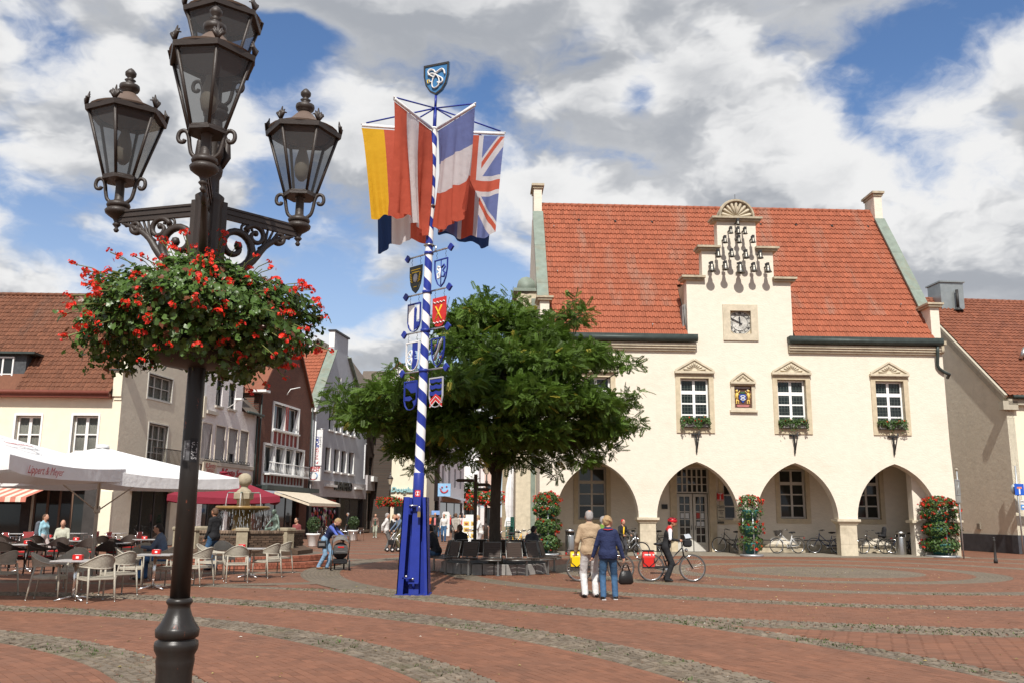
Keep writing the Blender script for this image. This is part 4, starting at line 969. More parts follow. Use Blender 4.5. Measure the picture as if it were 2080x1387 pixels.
	for i in range(10): xx = x0+(x1-x0)*(i+.5)/10; bk.tube([(xx+.2*math.cos(a), -.1, z1+.38+.16*math.sin(a)) for a in np.linspace(0, PI, 7)], .015, 4)
	bk.obj('bracket', IRON, S2)
white_house()

def brick_house():
	t0 = 15.75; Mx = street_frame(t0); p = street_pt(t0)
	H = thing('brick_house', 'red brown brick gable house with white window bands and red panels', 'building', tuple(p), ST)
	xe = on(Mx, 632, 850)[0]; EZ = on(Mx, 628, 826)[1]; ap = on(Mx, 612, 735); k = (ap[1]-EZ)/(xe-ap[0]); xm = xe/2; AZ = EZ+k*(xe-xm)
	u0, zt = on(Mx, 556, 818); u1, _ = on(Mx, 606, 830); _, zm = on(Mx, 556, 869); _, zb = on(Mx, 556, 902); l0, lt = on(Mx, 536, 902); l1, _ = on(Mx, 616, 912); _, lm = on(Mx, 536, 957); _, lb = on(Mx, 536, 981)
	m = MB(); m.prism([[(0, 3.4), (xe, 3.4), (xe, EZ), (xm, AZ), (0, EZ)], R4(u0, u1, zm, zt), R4(l0, l1, lm, lt)], 0, .35); m.obj('front_wall', BRICK, H)
	e = MB(); side_prism(e, [[(.0, 3.4), (9, 3.4), (9, EZ), (0, EZ)]], -.0, .3); e.obj('end_wall', BRICK, H)
	for (a, b, z0, z1, zp, n) in ((u0, u1, zm, zt, zb, 2), (l0, l1, lm, lt, lb, 4)):
		f = MB(); f.prism([R4(a-.14, b+.14, zp-.1, z1+.14), R4(a, b, z0, z1)] + [R4(a+.02, b-.02, zp+.05, z0-.2)], -.10, .2)
		w = (b-a)/n
		for i in range(n+1):
			x = a+w*i;
			if 0 < i < n: f.box(x-.10, x+.10, -.10, .2, z0, z1)
		nb = n*3
		for i in range(nb+1): x = a+.05+(b-a-.1)*i/nb; f.box(x-.035, x+.035, -.09, -.03, zp+.05, z0-.2)
		f.box(a-.1, b+.1, -.22, -.10, z0-.16, z0-.06); f.obj('window_frame', WHITE, H)
		r = MB(); r.box(a, b, -.01, .05, zp+.03, z0-.1)
		if n == 2: r.box(a+w-.24, a+w-.06, -.13, -.102, z0, z1); r.box(a+w+.06, a+w+.24, -.13, -.102, z0, z1)
		r.obj('red_panel', REDPANEL, H)
		for i in range(n):
			window(H, a+w*i+.12, a+w*(i+1)-.12, z0, z1, .24, 1, 1, fr=.08)
			cu = MB(); cu.add([(a+w*(i+1)-.14, -.06, z0), (a+w*(i+1)-.14, -.06, z1), (a+w*(i+1)-.5, .19, z0), (a+w*(i+1)-.14, -.02, z0), (a+w*(i+1)-.14, -.02, z1)], [(0, 2, 1), (3, 4, 2), (0, 1, 4, 3), (0, 3, 2)], 0); cu.obj('white_fin', WHITE, H)
	q = MB(); n = 26
	for i in range(n+1): x = l0+(l1-l0)*i/n; q.tube([(x, -.5, lm-.1), (x, -.5, lm+.62)], .018, 4)
	for z in (lm-.1, lm+.62): q.tube([(l0-.1, -.5, z), (l1+.1, -.5, z)], .03, 5)
	q.box(l0-.1, l1+.1, -.55, -.2, lm-.2, lm-.12); q.obj('balcony_rail', WHITE, H)
	r = MB();
	for (xa, za, xb, zb_) in ((-.25, EZ-.15, xm, AZ+.12), (xe+.15, EZ-.15, xm, AZ+.12)): r.add([(xa, -.25, za), (xb, -.25, zb_), (xb, 9, zb_), (xa, 9, za), (xa, -.25, za-.2), (xb, -.25, zb_-.2)], [(0, 1, 2, 3), (0, 4, 5, 1)])
	r.obj('roof', TILE_M, H)
	g = MB(); g.tube([(.1, -.15, EZ), (.1, -.15, 3.4)], .05, 6); g.tube([(xe-.15, -.15, EZ), (xe-.15, -.15, 3.4)], .05, 6); g.obj('downpipe', DARKMET, H)
	e = MB(); e.box(-.6, .1, -.7, .3, EZ-.15, EZ+.0); e.obj('eave_box', WHITE, H)
	fl = MB(); fl.box(0, xe, -.9, .0, 3.15, 3.45); fl.obj('canopy_slab', DARKMET, H)
	for a, b in ((0, .5), (xe-1.5, xe)): m = MB(); m.box(a, b, .02, .35, 0, 3.14); m.obj('shop_pier', BRICK, H)
	window(H, .5, xe-1.5, .05, 3.0, .3, 4, 1, fr=.1, bar=.06, mf=SHOPF, name='shop_window')
	a = MB(); x0, x1 = 1.2, xe-2.2
	a.add([(x0, -.9, 3.1), (x1, -.9, 3.1), (x1, -3.3, 2.35), (x0, -3.3, 2.35), (x0, -3.32, 2.15), (x1, -3.32, 2.15)], [(3, 2, 1, 0), (4, 5, 2, 3)]); a.add([(x0, -.9, 3.05), (x0, -3.3, 2.3), (x0, -3.3, 2.15), (x0, -.9, 2.9)], [(0, 1, 2, 3)]); a.obj('awning', mat('beige_awning', (.62, .54, .42), .8), H)
	a = MB(); n = 30
	for i in range(n): xa = xe*.35+xe*.55*i/n; a.box(xa, xa+xe*.55/n, -1.1, -.92, 2.75, 3.0, i % 2)
	a.obj('striped_valance', [WHITE, mat('valance_grey', (.3, .3, .3), .8)], H)
	q = on(Mx, 582, 790); l = MB(); l.tube([(q[0], -.05, q[1]-.4), (q[0], -.3, q[1]), (q[0]+.5, -.8, q[1]+.2)], .035, 5); l.obj('wall_lamp', WHITE, H)
brick_house()

def grey_gable_house():
	t0 = 25.85; Mx = street_frame(t0); p = street_pt(t0)
	H = thing('gable_house', 'tall grey rendered gable house with orange roof and narrow windows', 'building', tuple(p), ST)
	xe = on(Mx, 745, 900)[0]; L_ = on(Mx, 640, 828); PK = on(Mx, 692, 680); a0 = on(Mx, 679, 712); a1 = on(Mx, 705, 716); b1 = on(Mx, 721, 800)
	EZ = L_[1]; xm = PK[0]; AZ = a0[1]
	rows = []
	for (ctr, y0, y1, hw) in (((671, 686, 701, 715), 824, 872, 5), ((667, 685, 700, 715), 908, 955, 5)):
		z1 = on(Mx, ctr[0], y0)[1]; z0 = on(Mx, ctr[0], y1)[1]
		for c in ctr: x0 = on(Mx, c-hw, 900)[0]; x1 = on(Mx, c+hw, 900)[0]; rows.append((x0, x1, z0, z1))
	at = (on(Mx, 687, 770)[0], on(Mx, 692.5, 770)[0], on(Mx, 690, 790)[1], on(Mx, 690, 766)[1])
	SHZ = on(Mx, 690, 977)[1]
	out = [(0, SHZ-1.0), (xe, SHZ-1.0), (xe, EZ), (a1[0]+.2, AZ), (a1[0]+.2, PK[1]), (a0[0], PK[1]), (a0[0], AZ), (0, EZ)]
	m = MB(); m.prism([out, R4(*at)] + [R4(*w) for w in rows], 0, .45); m.obj('front_wall', BLUEGREY, H)
	for w in rows+[at]:
		window(H, w[0], w[1], w[2], w[3], .36, 1, 2, fr=.06, bar=.03, mf=SHOPF, mg=GLASS)
		s = MB(); s.box(w[1]-.004, w[1]+.02, .0, .3, w[2], w[3]); s.box(w[0]-.12, w[1]+.12, -.14, .05, w[2]-.14, w[2]-.003); s.box(w[1]+.0, w[1]+.12, -.02, .0, w[2], w[3]); s.obj('sunlit_reveal', WHITE, H)  # sill, plus sunlight on the far jamb put in as white lining
	V = Vector((0, AZ-EZ)); r = MB()
	sl = Vector((a0[0], 0, AZ-EZ)); Vn = sl.normalized()
	r.add([(0, .2, EZ), (a0[0]+.3, .2, AZ+.2), (a0[0]+.3, 12, AZ+.2), (0, 12, EZ)], [(0, 1, 2, 3)]); r.add([(xe, .2, EZ), (a1[0], .2, AZ+.2), (a1[0], 12, AZ+.2), (xe, 12, EZ)], [(3, 2, 1, 0)]); rf = r.obj('roof', TILE_R, H)
	tile_roof(rf, TILE_R, 9.0, sl.length+.3, (-.1, 9.6, EZ-.1), (0, -1, 0), Vn, .30, .38, None, single=0, n=5, lift=.05)
	c = MB(); T = Matrix.Translation((0, 0, EZ)) @ Matrix.Rotation(-math.atan2(AZ-EZ, a0[0]), 4, 'Y'); L2 = math.hypot(AZ-EZ, a0[0])
	c.box(0, L2, -.3, .5, .02, .12, 0, T); T2 = Matrix.Translation((xe, 0, EZ)) @ Matrix.Rotation(-(PI-math.atan2(AZ-EZ, xe-a1[0]-.2)), 4, 'Y'); L3 = math.hypot(AZ-EZ, xe-a1[0]-.2); c.box(0, L3, -.3, .5, -.12, -.02, 0, T2); c.obj('gable_coping', COPPER, H)
	c = MB(); c.box(a0[0]-.1, a1[0]+.3, -.12, .55, PK[1]+.002, PK[1]+.14); c.obj('gable_cap', SHOPF, H)
	e = MB(); e.box(a0[0]-.03, a0[0]-.003, .0, .45, AZ+.3, PK[1]); e.obj('gable_stack_side', WHITE, H)
	k = MB(); k.box(-.5, .2, -.35, .3, EZ-.35, EZ-.05); k.tube([(.15, -.1, EZ-.3), (.15, -.1, SHZ-.5)], .09, 6); k.obj('downpipe', WHITE, H)
	# shop front
	f = MB(); f.box(0, xe, -.12, .4, SHZ-1.3, SHZ-.02); f.obj('shop_fascia', mat('grey_fascia', (.46, .43, .43), .7), H)
	gx = [0, .25, .5, .78, 1.0]
	m = MB();
	for x in (0, xe*.49, xe-.5): m = MB(); m.box(x, x+.5, .0, .4, 0, SHZ-1.31); m.obj('shop_pier', SHOPF, H)
	window(H, .5, xe*.49, .15, SHZ-1.32, .25, 2, 1, fr=.12, bar=.07, mf=SHOPF, name='shop_window'); window(H, xe*.49+.5, xe-.5, .05, SHZ-1.32, .25, 2, 1, fr=.12, bar=.07, mf=SHOPF, name='shop_window')
	GA = mat('shop_goods_white', (.55, .55, .6), .8); GB = mat('shop_goods_plum', (.25, .06, .16), .8); GC = mat('shop_goods_red', (.5, .08, .05), .7)
	go = MB(); rr = random.Random(3)
	for i in range(60): x = rr.uniform(.8, xe*.48); z = rr.uniform(.35, 2.0); go.sphere((x, .18-rr.uniform(0, .04), z), rr.uniform(.10, .22), 6, rr.randrange(3), (1, .25, 1))
	go.box(.9, xe*.46, .12, .16, SHZ-2.1, SHZ-1.5, 2); o = go.obj('window_display', [GA, GB, GC], H); o['kind'] = 'stuff'
	q = on(Mx, 694, 988); sgn = thing('shop_lettering', 'black capital letters KLEINEFELD on the grey shop fascia', 'sign', tuple(p), ST); lettering('KLEINEFELD', .95, LETTER_B, sgn, (q[0], -.16, q[1]), depth=.04, bold=.02, spacing=.88)
	l = MB(); l.box(q[0]-4.6, q[0]-1.9, -.3, -.121, q[1]-.1, q[1]+.08); o = l.obj('strip_light', WHITE, H)
	l = MB(); l.box(q[0]+3.0, q[0]+5.2, -.3, -.121, q[1]-.1, q[1]+.08); o = l.obj('strip_light', WHITE, H)
	# hanging banners and the small double sided shop sign
	def banner(px0, px1, yt, yb, lab, x_):
		B = thing('banner', lab, 'banner', tuple(p), ST); z1 = on(Mx, (px0+px1)/2, yt)[1]; z0 = on(Mx, (px0+px1)/2, yb)[1]
		c = street_frame(t0) @ Vector((x_, 0, 0)); dY = c.y
		o0 = Mx.inverted() @ dpt(px0, yt, dY); o1 = Mx.inverted() @ dpt(px1, yt, dY); ya, yb_ = o0.y, o1.y
		ya, yb_ = max(ya, yb_), min(ya, yb_)
		m = MB(); m.box(x_-.03, x_+.03, yb_, ya, z0, z1); m.obj('cloth', mat('white_banner', (.74, .74, .74), .7), B)
		pl = MB(); pl.tube([(x_, 0.0, z1+.06), (x_, yb_-.15, z1+.06)], .04, 6); pl.tube([(x_, 0.0, z0+.1), (x_, ya, z0+.1)], .03, 6); pl.obj('rod', STEEL, B)
		w = abs(ya-yb_); hgt = z1-z0; cy = (ya+yb_)/2+w*.06
		R = Matrix.Rotation(-PI/2, 4, 'Z') @ Matrix.Rotation(PI/2, 4, 'X') @ Matrix.Rotation(PI/2, 4, 'Z')
		for txt, frac, mt, s in (('INTER', .33, LETTER_R, 1.0), ('SPORT', .665, LETTER_N, 1.0)):
			me = text_mesh(txt, w*.62, .006, bold=.015 if mt is LETTER_N else .0); me.materials.append(mt)
			xs = [v.co.x for v in me.vertices]; k = hgt*.33/(max(xs)-min(xs))
			o = link('lettering', me, B, (x_-.036, cy, z0+hgt*frac)); o.rotation_euler = R.to_euler(); o.scale = (k, 1, 1)
		me = text_mesh('GRUPPE', w*.26, .006, spacing=1.35); me.materials.append(LETTER_B); o = link('lettering', me, B, (x_-.036, cy-w*.36, z0+hgt*.66)); o.rotation_euler = R.to_euler()
		ck = MB(); ck.add([(x_-.04, cy+w*.05, z0+hgt*.06), (x_-.04, cy-w*.25, z0+hgt*.12), (x_-.04, cy-w*.12, z0+hgt*.04)], [(0, 1, 2)], 0); ck.add([(x_-.04, cy+w*.05, z0+hgt*.06), (x_-.04, cy+w*.3, z0+hgt*.085), (x_-.04, cy+w*.22, z0+hgt*.13)], [(0, 1, 2)], 1); ck.obj('emblem', [LETTER_R, LETTER_N], B)
	banner(638, 657, 874, 946, 'tall white banner with red and navy letters nearest the red brick house', .55)
	banner(729, 743, 901, 971, 'tall white banner with red and navy letters at the far end of the grey house', xe-.6)
	B = thing('hanging_sign', 'white square fish shop sign with blue fishes below the tall banner', 'sign', tuple(p), ST)
	x_ = -.1; o0 = Mx.inverted() @ dpt(624, 947, (Mx @ Vector((x_, 0, 0))).y); o1 = Mx.inverted() @ dpt(652, 976, (Mx @ Vector((x_, 0, 0))).y); ya, yb_ = max(o0.y, o1.y), min(o0.y, o1.y)
	m = MB(); m.box(x_-.12, x_+.12, yb_, ya, o1.z, o0.z); m.obj('light_box', mat('white_light_box', (.74, .74, .73), .5), B)
	m = MB(); m.tube([(x_, ya, o1.z+.2), (x_, 0.1, o1.z+.2)], .05, 6); m.obj('bracket', STEEL, B)
	R = Matrix.Rotation(-PI/2, 4, 'Z') @ Matrix.Rotation(PI/2, 4, 'X'); w = ya-yb_; cy = (ya+yb_)/2; hz = o0.z-o1.z
	for txt, f, s, mt in (('W. BRECKER', .93, .17, LETTER_R), ('FISCH', .74, .30, LETTER_R)):
		me = text_mesh(txt, w*s, .006, bold=.008); me.materials.append(mt); o = link('lettering', me, B, (x_-.126, cy, o1.z+hz*f)); o.rotation_euler = R.to_euler()
	fm = MB()
	for s in (-1, 1): fm.tube([(x_-.13, cy+s*w*(.10+.20*math.sin(t_)), o1.z+hz*(.36-.22*math.cos(t_))) for t_ in np.linspace(.2, PI-.1, 9)], [.02, .06, .10, .12, .11, .09, .06, .04, .07], 6, 0, flat=.3)
	fm.obj('fish', mat('fish_blue', (.15, .35, .62), .6), B)
	fm = MB(); fm.tube([(x_-.13, cy+w*.26*math.cos(t_), o1.z+hz*(.30+.22*math.sin(t_))) for t_ in np.linspace(PI*1.1, PI*1.9, 9)], .035, 5); fm.obj('curved_script', LETTER_R, B)
grey_gable_house()

def simple_house(name, label, Mx, W, EZ, wall, depth=10, RZ=None, roofmat=None, ridge='along', wins=(), wmat=None, sill=None, shop=None, base=0.0, wfr=.07, cols=2, rows=2):
	p = Mx.translation; rz = Mx.to_euler().z
	H = thing(name, label, 'building', tuple(p), rz)
	out = R4(0, W, base, EZ) if ridge != 'gable' else [(0, base), (W, base), (W, EZ), (W/2, RZ), (0, EZ)]
	hol = [R4(*w) for w in wins]; sh = [R4(*s) for s in (shop or [])]
	m = MB(); m.prism([out]+hol+sh, 0, .35); m.obj('front_wall', wall, H)
	for w in wins:
		window(H, w[0], w[1], w[2], w[3], .24, cols, rows, fr=wfr, bar=.04, mf=wmat or WHITE)
		if sill is not None: s = MB(); s.box(w[0]-.1, w[1]+.1, -.12, .1, w[2]-.14, w[2]-.003); s.obj('sill', sill, H)
	for s in (shop or []): window(H, s[0], s[1], s[2], s[3], .2, 3, 1, fr=.1, bar=.06, mf=SHOPF, name='shop_window')
	for x in (0.003, W-.303):
		e = MB()
		prof = [(.352, base), (depth, base), (depth, EZ), (depth/2, RZ or EZ), (.352, EZ)] if ridge == 'along' else [(.352, base), (depth, base), (depth, EZ), (.352, EZ)]
		side_prism(e, [prof], x, x+.3); e.obj('end_wall', wall, H)
	if RZ:
		r = MB(); tk = .16
		if ridge == 'along': A = [((-.2, -.4, EZ-.05), (W+.2, -.4, EZ-.05), (W+.2, depth/2, RZ+.15), (-.2, depth/2, RZ+.15)), ((W+.2, depth+.4, EZ-.05), (-.2, depth+.4, EZ-.05), (-.2, depth/2, RZ+.15), (W+.2, depth/2, RZ+.15))]
		else: A = [((-.3, depth, EZ), (-.3, -.3, EZ), (W/2, -.3, RZ+.2), (W/2, depth, RZ+.2)), ((W+.3, -.3, EZ), (W+.3, depth, EZ), (W/2, depth, RZ+.2), (W/2, -.3, RZ+.2))]
		for q in A: r.add(list(q)+[(x, y, z-tk) for x, y, z in q], [(0, 1, 2, 3), (7, 6, 5, 4), (0, 4, 5, 1), (1, 5, 6, 2), (2, 6, 7, 3), (3, 7, 4, 0)])
		r.obj('roof', roofmat, H)
	return H
def far_street():
	# brown brick shop house beyond the grey gable house
	t0 = 39.6; Mx = street_frame(t0); xe = on(Mx, 794, 930)[0]; zt = 11.0
	wn = []
	for c in (754, 764, 777, 787): x = on(Mx, c, 930)[0]; z1 = on(Mx, c, 928)[1]; wn.append((x-.55, x+.55, z1-1.7, z1))
	fz = on(Mx, 770, 968)[1]
	H = simple_house('shop_house', 'brown brick shop house with white flower boxes beyond the grey gable house', Mx, xe, zt, DBRICK, 10, 17.5, TILE_G, 'along', wn, SHOPF, base=fz-1.2, shop=None)
	b = MB()
	for w in wn:
		b = MB(); b.box(w[0]-.1, w[1]+.1, -.5, -.05, w[2]-.5, w[2]-.05); b.obj('flower_box', WHITE, H)
	f = MB(); f.box(0, xe, -.25, .3, fz-1.35, fz); f.obj('shop_fascia', MATS['grey_fascia'], H)
	window(H, .3, xe*.45, .1, fz-1.36, .2, 3, 1, fr=.2, bar=.1, mf=GREYWOOD, name='shop_window'); window(H, xe*.5, xe-.3, .1, fz-1.36, .2, 3, 1, fr=.2, bar=.1, mf=GREYWOOD, name='shop_window')
	p = street_pt(t0); q = on(Mx, 764, 992); s = thing('shop_lettering', 'dark serif letters Femon on the pale shop fascia', 'sign', tuple(p), ST); lettering('Femon', .95, LETTER_B, s, (q[0], -.32, q[1]), depth=.04, bold=.02)
	# cream perfume shop standing forward of the street line, facing the square
	Y = 81.0; Mx = frame(dpt(794, 1000, Y).x, Y, 0.0); xe = on(Mx, 866, 1000)[0]
	H = simple_house('perfume_shop', 'plain cream shop front in the street behind the striped pole', Mx, xe, 10.5, PLASTER2, 9, 13, TILE_G, 'along', [], shop=[(.3, xe-.4, .05, 2.9)])
	s = thing('shop_lettering', 'pale blue script letters on the cream shop wall behind the striped pole', 'sign', (Mx.translation.x, Y, 0)); q = on(Mx, 817, 994); lettering('Douglas', .62, mat('aqua_letters', (.30, .52, .55), .5), s, (q[0], -.12, q[1]), depth=.06, shear=.3, bold=.02)
	# dark brick house and the white house after it
	x0 = dpt(862, 1000, 86).x; Mx = frame(x0, 84, rad(83)); xe = on(Mx, 893, 950)[0]
	wn = [(x, x+.9, 6.2, 7.9) for x in np.arange(.8, xe-1, 2.0)]
	simple_house('dark_brick_house', 'dark brown brick house in the street right of the striped pole', Mx, xe, 9.5, DBRICK, 9, 14, TILE_G, 'along', wn, shop=[(.5, xe-.5, .1, 3)], sill=WHITE)
	p = Mx @ Vector((xe+.2, 0, 0)); Mx2 = frame(p.x, p.y, rad(83.5)); xe2 = on(Mx2, 943, 950)[0]; wn = []
	for i in range(4):
		x = xe2*(.08+.24*i); wn += [(x, x+1.1, 4.6, 6.6), (x, x+1.1, 7.6, 9.6)]
	H = simple_house('white_shop_house', 'white rendered house with two rows of dark windows along the street', Mx2, xe2, 11.3, WHITEREND, 9, 17, TILE_M, 'along', wn, SHOPF, shop=[(.5, xe2-.5, .1, 3)])
	a = MB(); a.add([(1, 0, 3.6), (xe2-2, 0, 3.6), (xe2-2, -2.6, 3.0), (1, -2.6, 3.0), (1, -2.62, 2.7), (xe2-2, -2.62, 2.7)], [(3, 2, 1, 0), (4, 5, 2, 3)]); a.obj('awning', mat('grey_awning', (.22, .22, .24), .8), H)
	B = thing('travel_sign', 'light blue square sign with a red smile high in the street', 'sign', (0, 0, 0)); c = dpt(902.5, 994, 84.0); B.location = c
	b = MB(); b.box(-.58, .58, -.1, .1, -.58, .58); b.obj('board', mat('sky_blue_board', (.28, .50, .75), .5), B)
	sm = MB(); sm.tube([(.34*math.cos(a), -.12, .10+.36*math.sin(a)) for a in np.linspace(PI*1.05, PI*1.95, 12)], [.03]+[.075]*10+[.03], 6, flat=.5); sm.tube([(-.2, -.12, .3), (-.2, -.12, .18)], .07, 6); sm.sphere((.22, -.12, .3), .08, 8); sm.tube([(-.42, -.12, .13), (-.26, -.12, .03)], .04, 5); sm.obj('smile', mat('smile_red', (.45, .05, .08), .5), B)
	# the end of the street
	for (px0, px1, Y, ez, rz, wall, rm, lab) in ((938, 972, 128, 9.8, 13.6, WHITE, TILE_R, 'bright white gable house closing the street above the small tree'), (968, 990, 150, 12.5, 16.5, MATS['white_rough_render'], TILE_R, 'house with red roof far down the street beside the tree trunk'), (984, 1012, 140, 8.5, 11.5, mat('pink_render', (.62, .45, .38), .9), TILE_R, 'pink rendered house far down the street behind the tree trunk')):
		a = dpt(px0, 1000, Y).x; b = dpt(px1, 1000, Y).x; W = b-a
		simple_house('far_house', lab, frame(a, Y, 0), W, ez, wall, 9, rz, rm, 'gable', [(W*.2, W*.2+1.0, 4.5, 6.2), (W*.62, W*.62+1.0, 4.5, 6.2)], SHOPF, shop=[(W*.15, W*.85, .1, 2.8)])
	# roofs showing over the street behind the tree
	for (px0, px1, Y, ez, rz, lab) in ((722, 800, 98, 13.6, 17.6, 'brown hipped roof house behind the grey gable house'), (792, 880, 108, 13.4, 16.4, 'red brown roofed house rising behind the perfume shop')):
		a = dpt(px0, 900, Y).x; b = dpt(px1, 900, Y).x
		simple_house('back_house', lab, frame(a, Y, 0), b-a, ez, DBRICK, 9, rz, TILE_G if px0 < 750 else TILE_B, 'along', [])
	# pale brick house on the right of the street
	Y = 62.0; a = dpt(1020, 1000, Y).x; b = dpt(1100, 1000, Y).x
	simple_house('pale_brick_house', 'pale yellow brick house at the street corner behind the tree trunk', frame(a, Y, 0), b-a, 9.8, PBRICK, 16, 15, TILE_M, 'along', [(.9, 2.0, 4.2, 6.2)], shop=[(.5, 2.6, .1, 2.8)])
far_street()

def right_house():
	A = (25.30, 46.1); B = (26.17, 53.8); ang = math.atan2(B[1]-A[1], B[0]-A[0])
	Mf = frame(A[0], A[1], rad(5.3)); D = 15.4
	H = thing('neighbour_house', 'cream house with shaded flank and dark red roof right of the town hall', 'building', (A[0], A[1], 0), rad(5.3))
	EZ = on(Mf, 2062, 803)[1]; RZ = 14.6
	Wd = 14.0
	wn = [(-.0+1.0, 2.2, 4.2, 6.0), (.55, 1.6, 1.35, 3.0)]
	m = MB(); m.prism([R4(.002, Wd, 0, EZ), R4(1.3, 2.5, 1.2, 2.95)], 0, .4); m.obj('front_wall', PLASTER2, H); window(H, 1.3, 2.5, 1.2, 2.95, .2, 2, 2)
	f = MB(); side_prism(f, [[(0, .9), (D, .9), (D, EZ), (D/2, RZ), (0, EZ)]], 0, .4); f.obj('side_wall', SHADECREAM, H)
	f = MB(); side_prism(f, [R4(-.06, D, 0, .9)], -.06, .3); f.box(.3, Wd, -.06, .0, 0, .9); f.obj('plinth', mat('dark_grey_plinth', (.06, .062, .07), .8, .2, 3), H)
	for y in (3.0, 6.5): g = MB(); g.box(-.08, -.001, y, y+.28, 1.15, 1.45); g.obj('vent_grille', mat('grille_brown', (.22, .19, .15), .7), H)
	g = MB(); g.box(-.075, -.061, 8.1, 9.0, .12, .35); g.obj('cellar_opening', BLACKROOM, H)
	sl = Vector((0, D/2+.3, RZ-EZ+.25)); V = sl.normalized()
	dk = MB(); dk.add([(-.05, -.25, EZ-.08), (Wd, -.25, EZ-.08), (Wd, D/2, RZ+.02), (-.05, D/2, RZ+.02), (Wd, D, EZ), (-.05, D, EZ)], [(0, 1, 2, 3), (3, 2, 4, 5)]); rf = dk.obj('roof', TILE_M, H)
	tile_roof(rf, TILE_M, 9.0, sl.length, (.0, -.3, EZ-.02), (1, 0, 0), V, .26, .34, None, single=300, order=lambda a, b: a+b*.2, n=6, lift=.05)
	r = MB()
	for i in range(22): x = .4*i; r.tube([(x, D/2, RZ+.2), (x+.39, D/2, RZ+.2)], [.15, .13], 7)
	r.obj('ridge_tiles', TILE_M, H)['kind'] = 'stuff'
	L2 = math.hypot(D/2, RZ-EZ); T = Matrix.Translation((0, 0, EZ)) @ Matrix.Rotation(math.atan2(RZ-EZ, D/2), 4, 'X')
	c = MB(); c.box(-.10, .02, -.15, L2, -.32, .12, 0, T); c.box(-.16, -.02, -.2, L2, .0, .16, 0, T); c.box(-.3, .5, -.25, .15, EZ-.75, EZ-.3); c.obj('verge', mat('verge_stone', (.42, .38, .30), .9, .1, 4), H)
	g = MB(); g.tube([(.2, -.4, EZ-.1), (Wd, -.4, EZ-.1)], .10, 7); g.obj('gutter', DARKMET, H); g = MB(); g.box(.0, Wd, -.25, -.002, EZ-.5, EZ-.2); g.obj('eave_board', MATS['verge_stone'], H)
	q = on(Mf, 2068, 722, 3.0); dm = MB(); dm.add([(q[0]-.1, 2.2, q[1]-.7), (q[0]+4, 2.2, q[1]-.7), (q[0]+4, 2.2, q[1]+.2), (q[0]+.6, 2.2, q[1]+.3), (q[0]+4, 6, q[1]+.6), (q[0]+.6, 6, q[1]+.6)], [(0, 1, 2, 3), (3, 2, 4, 5)]); dm.obj('dormer', BLACKROOM, H)
	dm = MB(); dm.add([(q[0]-.15, 1.9, q[1]-.45), (q[0]+.6, 1.8, q[1]+.38), (q[0]+4, 1.8, q[1]+.38), (q[0]+4, 6.3, q[1]+1.0), (q[0]+.6, 6.3, q[1]+1.0), (q[0]-.1, 4.0, q[1]+.6)], [(0, 1, 4, 5), (1, 2, 3, 4)]); dm.obj('dormer_roof', TILE_M, H)
	dm = MB(); dm.tube([(q[0]-.35, 2.3, q[1]-.3), (q[0]-.1, 2.2, q[1]+.3)], .12, 8); dm.obj('vent_pipe', STEEL, H)
	q = on(Mf, 1912, 603, D/2); q2 = on(Mf, 1936, 582, D/2)
	ch = MB(); ch.box(q[0]-.62, q2[0], D/2-1.0, D/2+.4, RZ-.6, q2[1]-.05); ch.box(q[0]-.7, q2[0]+.08, D/2-1.1, D/2+.5, q2[1]-.05, q2[1]+.04); ch.obj('chimney', mat('zinc_cladding', (.33, .36, .36), .4, .1, 3, metal=.6), H)
	p = on(Mf, 1941, 612, D/2-1.0); pp = MB(); pp.tube([(p[0], D/2-1.2, RZ-.6), (p[0], D/2-1.2, p[1]+.65)], .09, 8); pp.lathe([(.32, 0), (.16, .12), (.1, .2)], 10, 0, M=Matrix.Translation((p[0], D/2-1.2, RZ-.75))); pp.obj('flue_pipe', IRON, H)
	# back wing closing the alley between the two
	simple_house('back_wing', 'cream wing closing the gap behind the town hall', frame(20.5, 58, 0), 7.0, 7.0, PLASTER2, 6, 10, TILE_M, 'along', [])
right_house()
